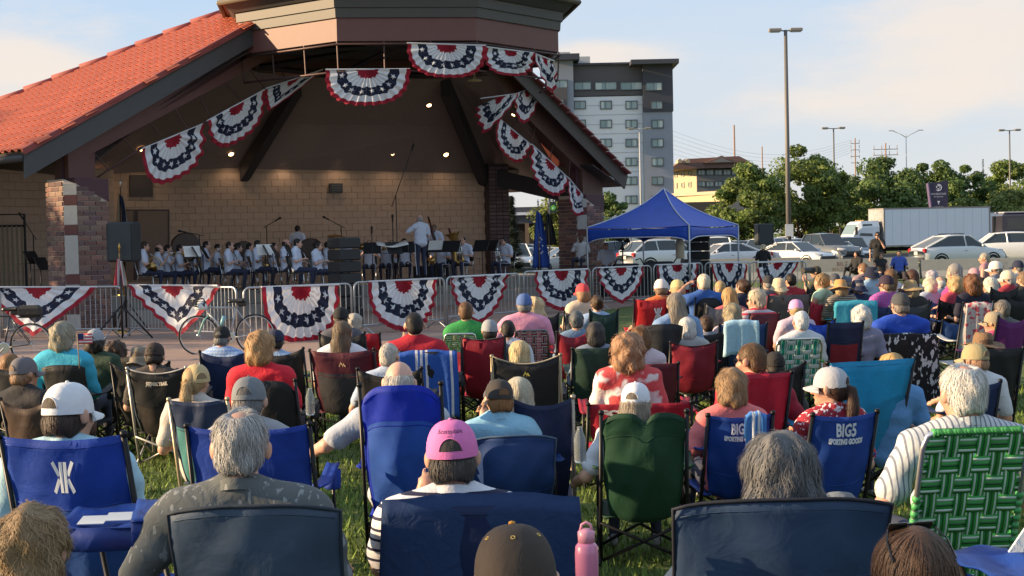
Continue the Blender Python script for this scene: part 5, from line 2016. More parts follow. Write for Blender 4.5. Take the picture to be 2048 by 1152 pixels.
# extra brass bells seen between players
CP = at_stage(843, 556, 40.2, STZ + .22)
tag(MB().box((CP.x, CP.y, STZ + .11), (1.1, 1.1, .22), 0, rz=rad(45), bev=.01).build('podium', mat('wood', (.025, .025, .028), .7)), 'low black podium under the conductor', 'podium')
cr, _ = person(CP, rad(40), label='bald conductor standing with an outstretched arm, white shirt and navy trousers', lod=1, pose='stand', arms=('conduct', 'rest'), hair='fringe', hcol=(.35, .3, .28), skin=(.55, .3, .22),
   shirt=(.50, .54, .64), pants=(.018, .024, .055), shoes=(.01, .01, .01), w=1.12, group='people on the stage', sc=1.0)
for s in (-1, 1): MB().tube([(s * .185, .0, .95), (s * .165, .02, .5), (s * .16, -.02, .08)], .012, 4).build('trouser_stripe', mat('fabric', (.5, .52, .58), .8), cr)
for i, (px, Y, rz, lb) in enumerate(((386, 37.0, 1.9, 'music stand with a pale score beside the horn player'), (406, 37.2, 1.9, 'music stand turned edge on behind the pale score'), (531, 37.2, 1.6, 'music stand leaning before the clarinet row'), (546, 36.6, 1.6, 'second music stand before the clarinet row'),
         (575, 36.4, 1.5, 'music stand beside the player nearest the barrier'), (745, 42.0, 0, 'music stand behind the round microphone'), (835, 42.6, 0, 'music stand hidden behind the conductor legs'),
         (872, 42.0, -.3, 'music stand right of the conductor'), (905, 41.6, -.4, 'music stand before the bassoon player'), (965, 41.6, -.6, 'music stand before the tuba player'), (985, 42.0, -.8, 'music stand beside the euphonium player'), (800, 43.0, 0, 'music stand in the trumpet row'))):
 q = at_stage(px, 520, Y)
 music_stand(q, rz, lb)
 if i in (0, 2, 7): tag(MB().box((0, 0, 0), (.42, .006, .3), 0).build('score', pap, None, False, q + Vector((0, -.045 if i else -.07, 1.09)), (rad(-28), 0, rz if abs(rz) < 1 else .5)), ('open score on the ' + lb.replace('music stand', 'stand'))[:80], 'score', 'scores on the music stands')
pd = at_stage(786, 506, 40.0)
music_stand(pd, rad(45), 'wide music desk in front of the conductor')
o = tag(MB().grid(lambda u, v: ((u - .5) * .85, (v - .5) * .42, .02 * abs(2 * u - 1) ** 2 * 3 + .01 * sin(9 * u)), 10, 3, 0, (0, 0, -.01)).build('conductor_score', pap, None, True, pd + Vector((-.02, -.02, 1.13)), (rad(14), 0, .2)), 'open white conductor score lying on the wide desk', 'score')
def mic_stand(px, Y, z, h, boom, label, top=None, mic=True):
 q = at_stage(px, 520, Y, z)
 r_ = empty('microphone_stand', q, 0, label, 'microphone stand', 'microphone stands on the stage')
 MB().tube([(0, 0, .03), (0, 0, h)], .014, 6).build('pole', blackm, r_, True)
 for a in (0, 2.09, 4.19): MB().tube([(0, 0, .12), (.3 * cos(a), .3 * sin(a), .01)], .012, 5).build('leg', blackm, r_, True)
 bx, bz = boom
 MB().tube([(-bx * .25, 0, h - bz * .25), (bx, 0, h + bz)], .011, 5).build('boom', blackm, r_, True)
 d = Vector((bx, 0, bz)).normalized()
 MB().lathe([(.0, -.12), (.022, -.11), (.022, 0), (.034, .02), (.034, .07), (0, .1)], 10, 0, (bx, 0, h + bz), frame3(d)).build('microphone', blackm, r_, True)
mic_stand(400, 37.6, STZ, 1.5, (-.45, .1), 'boom stand between the score and the trumpet player')
mic_stand(535, 43.0, STZ, 1.75, (.35, .2), 'boom stand against the wall right of the bass drum')
mic_stand(684, 43.0, STZ, 1.7, (-.45, .25), 'boom stand behind the speaker tower')
mic_stand(795, 40.6, STZ, 2.5, (.5, 1.3), 'tallest boom stand, beside the conductor hand')
mic_stand(745, 41.0, STZ, 1.45, (0, .12), 'short stand with a round microphone beside the speaker tower')
mic_stand(787, 42.0, STZ, 1.8, (0, .1), 'straight microphone stand behind the podium desk')
mic_stand(68, 38.0, 0.0, 2.3, (-.3, .5), 'boom stand left of the near column')
# percussion
def drum(px, py, Y, r, w_, rz, label, col=(.03, .03, .034)):
 p = W(px, py, Y)
 r_ = empty('bass_drum', p, rz, label, 'drum', 'drums at the back of the stage')
 Rr = frame3((0, 1, 0))
 MB().lathe([(r, -w_ / 2), (r, w_ / 2)], 22, 0, (0, 0, 0), Rr).build('shell', mat('wood', col, .4), r_, True)
 MB().lathe([(0, 0), (r * .95, 0), (r * .95, .01)], 22, 0, (0, -w_ / 2, 0), Rr).build('drum_head', mat('plastic', (.05, .05, .055), .5), r_)
 for z in (-w_ / 2, w_ / 2): MB().lathe([(r - .03, -.02), (r + .02, -.02), (r + .02, .02), (r - .03, .02)], 22, 0, (0, z, 0), Rr).build('hoop', mat('wood', (.06, .03, .02), .4), r_, True)
 for s in (-1, 1): MB().tube([(s * r * .8, 0, -r * .4), (s * r * 1.05, 0, STZ - p.z)], .015, 5).build('stand_leg', blackm, r_)
drum(371, 494, 41.0, .38, .4, .3, 'big concert bass drum behind the trumpet players')
drum(488, 503, 42.0, .28, .3, .2, 'smaller dark drum right of the bass drum')
drum(622, 498, 43.5, .3, .5, 0, 'kettle drum before the standing drummer')
# speakers
def line_array(px, pyt, pyb, Y, rz, n, label, w_=.95, d_=.55, zb=None):
 b0 = W(px, pyb, Y)
 top = W(px, pyt, Y)
 z0 = b0.z if zb is None else zb
 r_ = empty('speaker_stack', (b0.x, b0.y, z0), rz, label, 'speaker', 'speaker stacks of the sound system')
 h = (top.z - z0) / n
 for k in range(n):
  c = MB().box((0, 0, (k + .5) * h), (w_, d_, h - .02), 0, bev=.03).build('cabinet', mat('plastic', (.018, .019, .021), .6), r_)
  MB().box((0, d_ / 2 + .006, (k + .5) * h), (w_ - .08, .012, h - .08), 0, bev=.004).build('grille', mat('metal', (.03, .03, .032), .5, metal=.4), c)
  MB().box((-w_ / 2 - .01, 0, (k + .5) * h), (.02, d_ * .5, h * .55), 0, bev=.006).build('side_handle', mat('plastic', (.16, .15, .13), .5), c)
  for q in (-1, 1):
   MB().lathe([(.02, 0), (.02, .012), (0, .014)], 8, 0, (q * w_ * .36, d_ / 2 + .012, (k + .5) * h), frame3((0, 1, 0))).build('bolt', silver, c)
 if z0 > .05: MB().box((0, 0, -z0 / 2), (w_ + .05, d_ + .05, z0), 0, bev=.01).build('plinth', mat('plastic', (.015, .015, .017), .7), r_)
 return r_
line_array(691, 474, 620, 33.8, rad(-50), 6, 'tower of six black line array cabinets before the conductor', .52, .56, zb=.42)
line_array(1398, 466, 525, 46, rad(-12), 4, 'rack of four black line array cabinets under the canopy corner', .66, .5, zb=.85)
def box_speaker(px, pyt, pyb, Y, rz, label, w_, base):
 t, b0 = W(px, pyt, Y), W(px, pyb, Y)
 r_ = empty('loudspeaker', (b0.x, b0.y, base), rz, label, 'speaker', 'box loudspeakers on tripod stands')
 h = t.z - b0.z
 zc = (t.z + b0.z) / 2 - base
 MB().box((0, 0, zc), (w_, w_ * .8, h), 0, bev=.04).build('cabinet', mat('plastic', (.022, .026, .03), .65), r_)
 MB().box((0, -w_ * .4 - .008, zc), (w_ * .84, .015, h * .9), 0, bev=.005).build('grille', mat('metal', (.035, .045, .052), .5, metal=.3), r_)
 MB().tube([(0, 0, .1), (0, 0, zc - h / 2 + .01)], .025, 8).build('pole', blackm, r_, True)
 for a in (.5, 2.6, 4.7): MB().tube([(0, 0, .75), (.5 * cos(a), .5 * sin(a), .02)], .018, 6).build('leg', blackm, r_, True)
box_speaker(249, 444, 524, 33.6, -.1, 'grey black loudspeaker on a stand right of the near column', .62, 0)
q = box_speaker(1528, 447, 490, 52, .15, 'black loudspeaker on a pole behind the end of the barriers', .56, 0)
# tripod whose legs spread before the barrier, with the small flag
tp = fpt(245, 573) + Vector((.1, -.5, 0))
r_ = empty('tripod_stand', tp, .2, 'black tripod stand spread before the barrier beside the V shaped bunting', 'stand')
MB().tube([(0, 0, .2), (0, 0, 1.35)], .02, 8).build('pole', blackm, r_, True)
for a in (-.15, 3.3, 1.6): MB().tube([(0, 0, .72), (.62 * cos(a), .3 * sin(a), .02)], .02, 6).build('leg', blackm, r_, True)
# flags on poles
def flag(px, pyt, pyb, Y, cols, label, w_=.34, base=STZ, eagle=True, wave=.1):
 t, b0 = W(px, pyt, Y), W(px, pyb, Y)
 r_ = empty('flag', (b0.x, b0.y, base), 0, label, 'flag', 'flags standing on poles')
 H = t.z - base
 MB().tube([(0, 0, 0), (0, 0, H)], .016, 6).build('pole', mat('wood', (.2, .12, .05), .4), r_, True)
 MB().lathe([(.0, 0), (.03, .03), (.015, .08), (.035, .12), (.0, .22)], 8, 0, (0, 0, H)).build('finial', silver if eagle else brass, r_, True)
 MB().lathe([(.16, 0), (.16, .03), (.03, .08)], 14).build('base', brass, r_, True)
 zt, zb = H - .12, b0.z - base
 def f(u, v):
  ww = w_ * (.25 + .75 * v ** .8)
  return ((u - .4) * ww, -.03 - wave * .6 * sin(5 * u + 2 * v) - .05 * sin(13 * u), zt + (zb - zt) * v - .1 * u * (1 - v))
 n_ = len(cols)
 MB().grid(f, 18, 14, lambda i, j: (i * n_ // 18), (0, .006, 0)).build('cloth', [mat('fabric', c, .8, bump=.2) for c in cols], r_, True)
 return r_, f
flag(243, 376, 445, 37.5, [(.25, .18, .1), (.012, .016, .05), (.012, .016, .05), (.4, .4, .42)], 'furled national flag on a pole behind the near column', .3, STZ)
flag(241, 505, 572, 33.2, [(.5, .03, .05), (.6, .58, .6), (.45, .03, .05), (.6, .58, .6), (.4, .3, .08)], 'small striped flag with gold fringe hanging beside the loudspeaker stand', .32, 0, False)
fr, ff = flag(1079, 412, 536, 42.5, [(.012, .05, .25)], 'blue state flag with stars and crest hanging beside the far column', .52, STZ)
for k in range(7):
 a = k * .9
 c = Vector(ff(.55 + .12 * cos(a), .6 + .14 * sin(a))) + Vector((0, -.03, 0))
 MB().add([c + Vector((.03 * cos(q * pi / 5 + pi / 2) * (1 if q % 2 == 0 else .42), 0, .03 * sin(q * pi / 5 + pi / 2) * (1 if q % 2 == 0 else .42))) for q in range(10)], [tuple(range(10))]).build('star', mat('paint', (.6, .6, .55), .7), fr)
flag(1098, 415, 490, 43.5, [(.012, .012, .014)], 'black flag hanging behind the blue state flag', .4, STZ)
# barred gate at the left
gp = W(-12, 555, 38.5)
r_ = empty('barred_gate', (gp.x, gp.y, 0), .35, 'dark barred gate in the side wall left of the near column', 'gate')
MB().tube([(-.75, 0, .0), (-.75, 0, 2.85), (.8, 0, 2.85), (.8, 0, 0)], .035, 4).build('gate_frame', blackm, r_)
b = MB().tube([(0, 0, .1), (0, 0, 2.6)], .028, 4)
gm = mesh_np('gate_bar', b.v, b.f, [mat('metal', (.20, .16, .10), .5)])
for k in range(13): link('gate_bar', gm, r_, (-.7 + k * .118, 0, 0))
MB().tube([(-.75, 0, 2.55), (.8, 0, 2.55)], .03, 4).build('gate_rail', blackm, r_)
mstd = at_stage(30, 520, 37.0, .3)
for k, (px, pz) in enumerate(((60, .95), (80, .6))):
 q = W(px, 500, 36.6)
 music_stand((q.x, q.y, .25 + pz * .45), 1.3, 'tilted black music stand left of the near column, %s one' % ('higher', 'lower')[k])
# ------------------------------------------------------------------ hotel behind
def glass(c=(.05, .075, .08)):
 return mat('paint', c, .08, var=.35, scale=.35, bump=0, spec=.7)
GL = glass((.20, .29, .29))
def facade(root, P, ux, n, floors, m_frame, o=None):
 """floors: list of (x0, x1, z0, z1) openings on a wall whose lower left corner is P, along ux"""
 for (x0, x1, z0, z1) in floors:
  w_, h = x1 - x0, z1 - z0
  c = P + ux * ((x0 + x1) / 2) + Vector((0, 0, (z0 + z1) / 2))
  rz = atan2(ux.y, ux.x)
  f = MB()
  t = .09
  for (dx, dz, a, b_) in ((-w_ / 2, 0, t, h), (w_ / 2, 0, t, h), (0, -h / 2, w_ + t, t), (0, h / 2, w_ + t, t)):
   f.box(c + ux * dx + Vector((0, 0, dz)) + n * .05, (a, .16, b_ - (.002 if a == t else 0)), 0, rz=rz)
  fo = f.build('window', m_frame, root)
  for k in range(2):
   MB().box(c + ux * ((k - .5) * w_ / 2) + n * .02, (w_ / 2 - .05, .05, h - .05), 0, rz=rz).build('pane', GL if k == 0 else glass((.30, .38, .37)), fo)
  MB().box(c + n * .055, (.06, .06, h - .1), 0, rz=rz).build('mullion', m_frame, fo)
  if random.random() < .75:
   MB().box(c + ux * (random.choice((-1, 1)) * w_ * .33) + n * .05 , (w_ * .27, .02, h - .12), 0, rz=rz).build('curtain', mat('fabric', (.55, .6, .57), .9, bump=.1), fo)
HY = 190.0
def HP(px, py, Y=HY):
 return W(px, py, Y)
s_h = F / HY
hotel = empty('hotel', (0, 0, 0), 0, 'tall white and charcoal hotel block behind the band shell', 'building')
def wallbox(px0, px1, pyt, Y, depth, m, name, pyb=None, parent=None):
 a, b_ = W(px0, pyt, Y), W(px1, pyt, Y)
 zt = (a.z + b_.z) / 2
 zb = -.4 if pyb is None else W((px0 + px1) / 2, pyb, Y).z
 m_ = MB().box(((a.x + b_.x) / 2, Y + depth / 2, (zt + zb) / 2), (b_.x - a.x, depth, zt - zb))
 return m_.build(name, m, parent or hotel), a, zb, zt
white_p = mat('paint', (.74, .74, .77), .7, scale=.6, var=.04)
char_p = mat('paint', (.052, .053, .066), .6, scale=.6, var=.1)
grey_p = mat('paint', (.25, .275, .33), .65, scale=.6, var=.06)
brown_p = mat('paint', (.095, .085, .088), .65, scale=.6, var=.08)
white_f = mat('metal', (.10, .11, .12), .5, metal=.3)
ux, nf = Vector((1, 0, 0)), Vector((0, -1, 0))
wallbox(1147, 1287, 193, HY, 16, white_p, 'white_wall')
wallbox(1147, 1287, 128, HY - .05, 16, brown_p, 'top_storey_wall', 192.5)
wallbox(1285, 1345, 122, HY - 1.2, 18, char_p, 'dark_corner_wall', 223)
wallbox(1286, 1345, 223.5, HY - 1.0, 17.5, grey_p, 'grey_corner_wall')
wallbox(1104, 1146, 118, HY - 1.6, 17, grey_p, 'grey_wall')
wallbox(1104, 1134, 175, HY - 2.0, 17, brown_p, 'brown_wall', 262)
wallbox(1100, 1159, 107, HY - 3, 20, char_p, 'roof_canopy', 119)
wallbox(1262, 1358, 118, HY - 3, 22, char_p, 'roof_canopy', 127)
wallbox(1147, 1290, 125, HY - .5, 17, char_p, 'parapet', 129)
wallbox(1150, 1180, 113, HY + 4, 4, mat('metal', (.5, .5, .48), .5), 'roof_machine', 126)
wallbox(1112, 1140, 104, HY + 4, 4, mat('metal', (.5, .5, .48), .5), 'roof_machine', 110)
for row in range(9):                   # panel joints on the white wall
 y = 193 + 19 * row
 p, q = W(1148, y, HY - .03), W(1285, y, HY - .03)
 MB().box(((p.x + q.x) / 2, HY - .03, p.z), (q.x - p.x, .04, .05)).build('panel_joint', mat('paint', (.42, .42, .46), .8), hotel)
def hwin(px0, px1, py0, py1, Y):
 a, b_ = W(px0, py1, Y), W(px1, py0, Y)
 facade(hotel, Vector((0, Y, 0)), ux, nf, [(a.x, b_.x, a.z, b_.z)], white_f)
for row in range(7):
 y = 202 + 37.9 * row
 for x in (1149, 1201, 1252):
  hwin(x, x + 22, y, y + 16, HY - .02)
 if row != 0: hwin(1304, 1326, 204 + 37.9 * row - 2 + (0), 204 + 37.9 * row + 14, HY - 1.05)
 hwin(1105, 1127, 199 + 37.9 * row, 215 + 37.9 * row, HY - 2.05)
hwin(1303, 1324, 203, 218, HY - 1.25)
for (a, b_) in ((1149, 1182), (1190, 1233), (1241, 1284)): hwin(a, b_, 164, 180, HY - .1)
hwin(1292, 1324, 165, 181, HY - 1.25)
hwin(1105, 1134, 160, 176, HY - 1.65)

# dark low porch building seen through the shell's open side
porch = empty('porch_building', (0, 0, 0), 0, 'low dark porch roof with pale band seen past the band shell', 'building')
wallbox(995, 1110, 414, 120, 10, char_p, 'porch_roof', 424, porch)
wallbox(995, 1110, 424.5, 119.6, 10, white_p, 'pale_band', 430, porch)
wallbox(995, 1110, 430.5, 120, 10, char_p, 'porch_roof', 447, porch)
wallbox(990, 1180, 447, 126, 6, mat('paint', (.04, .032, .03), .8), 'porch_wall', None, porch)
for px in (1008, 1050, 1092): wallbox(px, px + 8, 446, 119.8, .6, mat('stone', (.2, .13, .08), .9), 'porch_post', None, porch)

# low inn with brown roofs
inn = empty('inn_building', (0, 0, 0), 0, 'tan low inn with brown hipped roofs and gable beside the trees', 'building')
IY = 210
inn_y = mat('paint', (.44, .37, .27), .8, scale=.5)
inn_g = mat('paint', (.20, .20, .21), .8, scale=.5)
inn_r = mat('brick', (.21, .125, .105), .85, scale=3)
q0, q1 = W(1346, 338, IY + 9), W(1393.5, 338, IY)
MB().prism([(q0.x, q0.y, -.4), (q1.x, q1.y, -.4), (q1.x, q1.y, q1.z), (q0.x, q0.y, q1.z)], Vector((0, 9, 0))).build('tan_wall', inn_y, inn)
uw = Vector((q1.x - q0.x, q1.y - q0.y, 0)).normalized()
nw = Vector((uw.y, -uw.x, 0))
wallbox(1393, 1510, 338, IY, 14, inn_g, 'grey_wall', None, inn)
b = MB()
def rpoly(pts, Y0, dY):
 b.prism([W(x, y, Y0) for x, y in pts], Vector((0, dY, 0)))
rpoly([(1340, 338), (1516, 334), (1500, 324), (1356, 326)], IY - 1.5, 16)
rpoly([(1358, 326), (1500, 323), (1478, 312), (1370, 318)], IY + 2, 12)
rpoly([(1408, 326), (1478, 325), (1443, 311)], IY - 2, 10)
b.build('roof', inn_r, inn)
MB().prism([W(x, y, IY - 2.1) for x, y in ((1424, 324.5), (1464, 324), (1443, 315))], Vector((0, .05, 0))).build('gable', inn_g, inn)
for px in (1356, 1372): MB().prism([W(x + px, y, IY - 1.8) for x, y in ((0, 326), (8, 326), (8, 320), (4, 317), (0, 320))], Vector((0, 3, 0))).build('dormer', inn_y, inn)
for (y0, y1) in ((340, 350), (363, 373)):
 for x in (1396, 1413, 1430, 1447, 1464, 1481):
  a, c = W(x, y1, IY), W(x + 14, y0, IY)
  facade(inn, Vector((0, IY, 0)), ux, nf, [(a.x, c.x, a.z, c.z)], white_f)
 for x in (1350, 1364, 1378):
  a, c = W(x, y1, IY), W(x + 9, y0, IY)
  t0_ = (x - 1346) / 48 * (q1 - q0).length
  facade(inn, Vector((q0.x, q0.y, 0)), uw, nw, [(t0_, t0_ + 1.0, a.z, c.z)], inn_y)
ann = empty('yellow_annex', (0, 0, 0), 0, 'low yellow flat roofed annex in front of the inn', 'building')
q0, q1 = W(1338, 388, 188), W(1446, 388, 180)
MB().prism([(q0.x, q0.y, -.4), (q1.x, q1.y, -.4), (q1.x, q1.y, q1.z), (q0.x, q0.y, q1.z)], Vector((0, 9, 0))).build('wall', mat('paint', (.50, .40, .24), .8, scale=.5), ann)
MB().prism([(q0.x - .3, q0.y - .3, q1.z + .003), (q1.x + .2, q1.y - .3, q1.z + .003), (q1.x + .2, q1.y - .3, q1.z + .4), (q0.x - .3, q0.y - .3, q1.z + .4)], Vector((0, 9, 0))).build('parapet', inn_y, ann)
wallbox(1340, 1446, 404, 178, 2, mat('paint', (.06, .05, .045), .8), 'dark_awning', None, ann)

# ------------------------------------------------------------------ trees
bark = mat('wood', (.085, .06, .042), .95, bump=.5)
LEAFM = {}
def tree(name, label, px, pyt, Y, w_px, n=5200, col=(.058, .098, .022), base_z=None, leaf=.34, trunk_r=.3, low=.22, seed=0, group='trees round the parking lot', shape=1.0, loc=None, H=None, width=None):
 r = np.random.default_rng(seed + 11)
 if loc is None:
  t = W(px, pyt, Y)
  gz = ground_z(Y) if base_z is None else base_z
  loc = Vector((t.x, Y, gz))
  H = t.z - gz
  width = w_px * Y / F
 root = empty(name, loc, 0, label, 'tree', group)
 tb = MB()
 fork = H * (low + .08)
 bend = r.uniform(-.04, .04, 2) * H
 tb.tube([(0, 0, -.1), (bend[0] * .5, bend[1] * .5, fork * .6), (bend[0], bend[1], fork)], [trunk_r, trunk_r * .75, trunk_r * .65], 8)
 limbs = []
 for k in range(7):
  a = k * 2 * pi / 7 + r.uniform(-.3, .3)
  e = r.uniform(.5, 1.2)
  ln = H * r.uniform(.3, .55)
  p = Vector((bend[0], bend[1], fork * r.uniform(.75, 1)))
  q = p + Vector((cos(a) * cos(e) * ln * width / H * .8, sin(a) * cos(e) * ln * width / H * .8, sin(e) * ln))
  m_ = (p + q) / 2 + Vector((0, 0, -.06 * ln)) + Vector(r.uniform(-.15, .15, 3).tolist())
  tb.tube([p, m_, q], [trunk_r * .45, trunk_r * .3, trunk_r * .08], 6)
  limbs.append(q)
 tb.build('trunk', bark, root, True)
 # crown: clumps spread through an uneven volume
 nc = 64
 cen = []
 for i in range(nc):
  u = r.normal(size=3)
  u /= np.linalg.norm(u)
  rad_ = r.uniform(.3, 1) ** .5
  z = (low + (1 - low) * .5) * H + u[2] * rad_ * H * (1 - low) * .46
  f_ = sqrt(max(.12, 1 - ((z / H - low) / (1 - low) * 2 - 1 + .15) ** 2 * .8)) * shape
  cen.append((u[0] * rad_ * width * .46 * f_, u[1] * rad_ * width * .46 * f_, z, r.uniform(.10, .2) * width * (.7 if i % 3 else 1)))
 cen = np.array(cen)
 which = r.integers(0, nc, n)
 d = r.normal(size=(n, 3))
 d /= np.linalg.norm(d, axis=1)[:, None]
 rr = r.uniform(.35, 1, n) ** .6
 P = cen[which, :3] + d * (rr * cen[which, 3])[:, None] * np.array((1.1, 1.1, .75))
 P[:, 2] = np.maximum(P[:, 2], H * low * .6)
 nm = d * .8 + r.normal(size=(n, 3)) * .6 + np.array((0, 0, .3))
 nm /= np.linalg.norm(nm, axis=1)[:, None]
 t1 = np.cross(nm, r.normal(size=(n, 3)))
 t1 /= np.linalg.norm(t1, axis=1)[:, None]
 t2 = np.cross(nm, t1)
 s = leaf * r.uniform(.45, 1.2, n)[:, None]
 V = np.stack([P - t1 * s * .5, P + t2 * s * .28 + nm * s * .08, P + t1 * s * .55, P - t2 * s * .28 + nm * s * .08], 1).reshape(-1, 3)
 Q = np.arange(4 * n).reshape(n, 4)
 if col not in LEAFM: LEAFM[col] = mat('leaf', col, .6, scale=.5, var=.25, thin=.35, lo=.55, hi=1.5)
 me = mesh_np('crown', V, Q, [LEAFM[col]])
 at = me.attributes.new('rnd', 'FLOAT', 'POINT')
 cl = r.uniform(0, 1, nc)
 at.data.foreach_set('value', np.repeat(np.clip(cl[which] * .6 + r.uniform(0, .4, n), 0, 1), 4).astype(np.float32))
 link('crown', me, root)
 return root
TD, TM_, TL = (.10, .155, .040), (.135, .19, .042), (.18, .22, .054)
for i, (nm, lb, px, pyt, Y, wp, n, c, leaf, low) in enumerate((
  ('broadleaf_tree', 'tallest tree of the lot, its crown standing behind the tall light pole', 1605, 288, 128, 175, 10500, TM_, .42, .2),
  ('broadleaf_tree', 'round tree with pale bare limbs between blue canopy and light pole', 1492, 326, 124, 150, 8500, TM_, .4, .16),
  ('broadleaf_tree', 'yellow green tree leaning right of the tallest one', 1662, 322, 134, 100, 6000, TM_, .4, .2),
  ('broadleaf_tree', 'wide dark tree behind the white box truck front', 1765, 311, 140, 200, 11500, TD, .45, .16),
  ('broadleaf_tree', 'dark tree behind the purple hotel sign', 1866, 314, 150, 140, 8000, TD, .46, .15),
  ('broadleaf_tree', 'dark tree right of the purple hotel sign', 1938, 326, 152, 120, 7000, TD, .46, .15),
  ('broadleaf_tree', 'tall pale green tree behind the last lamp post', 2022, 304, 170, 130, 6500, TM_, .5, .2),
  ('broadleaf_tree', 'low light green tree beside the purple sign', 1934, 388, 140, 80, 4500, TL, .36, .1),
  ('broadleaf_tree', 'low light green tree at the frame edge over the bus', 2020, 368, 142, 120, 6500, TL, .38, .1),
  ('broadleaf_tree', 'small tree seen through the open side of the shell behind the E1 sign', 1112, 378, 98, 110, 5000, TL, .3, .25),
  ('broadleaf_tree', 'dark small tree between far column and blue canopy', 1222, 376, 105, 80, 4500, TD, .3, .12),
  ('broadleaf_tree', 'distant pale treetop over the inn roof', 1384, 310, 330, 26, 700, TL, .9, .3),
  ('broadleaf_tree', 'dull tree low between the dark trees and bus', 1990, 345, 200, 60, 2500, TD, .5, .1))):
 tree(nm, lb, px, pyt, Y, wp * 1.08, int(n * 1.7), c, leaf=leaf * .95, low=low * .45, seed=i * 7)
def conifer(px, pyt, Y, w_px, label, n=2600, low_py=None, col=(.035, .05, .03)):
 r = np.random.default_rng(int(px))
 t = W(px, pyt, Y)
 gz = ground_z(Y)
 H, wd = t.z - gz, w_px * Y / F
 root = empty('spruce_tree', (t.x, Y, gz), 0, label, 'tree', 'trees round the parking lot')
 MB().tube([(0, 0, 0), (0, 0, H * .95)], [H * .02, .02], 6).build('trunk', bark, root, True)
 z = r.uniform(.06, 1, n) * H
 a = r.uniform(0, 2 * pi, n)
 rr = wd * .5 * (1 - z / H * .96) * r.uniform(.2, 1, n) ** .5 * (1 + .25 * np.sin(z * 9 / H * 6))
 P = np.stack([rr * np.cos(a), rr * np.sin(a), z - rr * .25], 1)
 o = np.stack([np.cos(a), np.sin(a), -.25 + 0 * a], 1)
 sd = np.stack([-np.sin(a), np.cos(a), 0 * a], 1)
 s = (wd * .11 * r.uniform(.5, 1.2, n))[:, None]
 V = np.stack([P - o * s, P + sd * s * .3, P + o * s, P - sd * s * .3], 1).reshape(-1, 3)
 me = mesh_np('crown', V, np.arange(4 * n).reshape(n, 4), [mat('leaf', col, .7, lo=.5, hi=1.5)])
 me.attributes.new('rnd', 'FLOAT', 'POINT').data.foreach_set('value', np.repeat(r.uniform(0, 1, n), 4).astype(np.float32))
 link('crown', me, root)
conifer(1966, 318, 260, 26, 'thin distant spruce rising between the dark trees', 900)
conifer(1022, 392, 66, 70, 'dark spruce seen past the end pier of the stage', 4200, col=(.02, .034, .02))

# ------------------------------------------------------------------ poles and signs
steel = mat('metal', (.15, .14, .13), .6, metal=.3)
lampc = mat('metal', (.25, .23, .2), .5)
def lamp_post(px0, py0, px1, Y, heads, label, r=.09, base=None, m=steel, hd=(.62, .3, .2), arm=.55):
 t = W(px0, py0, Y)
 gz = ground_z(Y)
 root = empty('street_lamp', (t.x, Y, gz), 0, label, 'lamp post', 'lamp posts of the parking lot')
 H = t.z - gz
 MB().tube([(0, 0, 0), (0, 0, H)], [r, r * .62], 10).build('pole', m, root, True)
 if heads == 'arms':
  for s in (-1, 1):
   MB().tube([(0, 0, H - .5), (s * .6, 0, H - .1), (s * 1.8, 0, H + .45)], .05, 6).build('arm', m, root, True)
   MB().box((s * 2.1, 0, H + .5), (.7, .25, .1), 0, bev=.03).build('lamp_head', lampc, root)
 else:
  for s in (-1, 1):
   MB().tube([(0, 0, H - .08), (s * arm, 0, H - .02)], .045, 6).build('arm', m, root, True)
   b = MB().box((s * (arm + hd[0] / 2), 0, H), hd, 0, bev=.05)
   h = b.build('lamp_head', lampc, root)
   MB().box((s * (arm + hd[0] / 2), 0, H - hd[2] / 2 - .01), (hd[0] * .8, hd[1] * .8, .02)).build('lens', mat('plastic', (.5, .48, .42), .3), h)
 return root
lp = lamp_post(1571, 60, 1580, 92, 'two', 'tallest twin headed light pole standing in front of the trees', .17, hd=(.75, .45, .22), arm=.28)
MB().box((0, -.2, 2.2), (.5, .03, .75)).build('notice', mat('paint', (.7, .7, .68), .7), lp)
lamp_post(1667, 256, 1670, 150, 'two', 'twin headed lamp post rising behind the wide dark tree', .11, hd=(.62, .4, .2))
lamp_post(2019, 260, 2017, 158, 'two', 'twin headed lamp post at the right before the tall pale tree', .11, hd=(.62, .4, .2))
lamp_post(1279, 257, 1285, 150, 'two', 'pale lamp post in front of the hotel facade', .12, hd=(.6, .4, .2), m=mat('metal', (.4, .4, .4), .5))
lamp_post(1812, 268, 1814, 210, 'arms', 'slim lamp post with two raised curved arms above the trees', .08, m=mat('metal', (.35, .35, .36), .5))
wpole = mat('wood', (.30, .20, .15), .9)
for (px, py, Y, arms_, lb) in ((1468, 250, 230, 0, 'tall thin steel pole rising from the inn roof'), (1710, 276, 300, 4, 'distant lattice power pole with short cross arms'), (1771, 286, 260, 2, 'distant power pole with wide double cross arm'), (1524, 293, 320, 0, 'short distant power pole above the trees')):
 t = W(px, py, Y)
 root = empty('power_pole', (t.x, Y, -.3), 0, lb, 'power pole', 'power poles')
 MB().tube([(0, 0, 0), (0, 0, t.z + .3)], [.2, .13], 8).build('pole', wpole, root, True)
 for k in range(arms_):
  w_ = 1.8 if arms_ == 4 else 4.4
  MB().box((0, 0, t.z - .8 - k * (1.3 if arms_ == 4 else 1.0)), (w_, .12, .12)).build('cross_arm', wpole, root)
  for s in np.linspace(-.46, .46, 4 if arms_ == 2 else 2): MB().tube([(s * w_, 0, t.z - .8 - k), (s * w_, 0, t.z - .1 - k)], .06, 5).build('insulator', wpole, root)
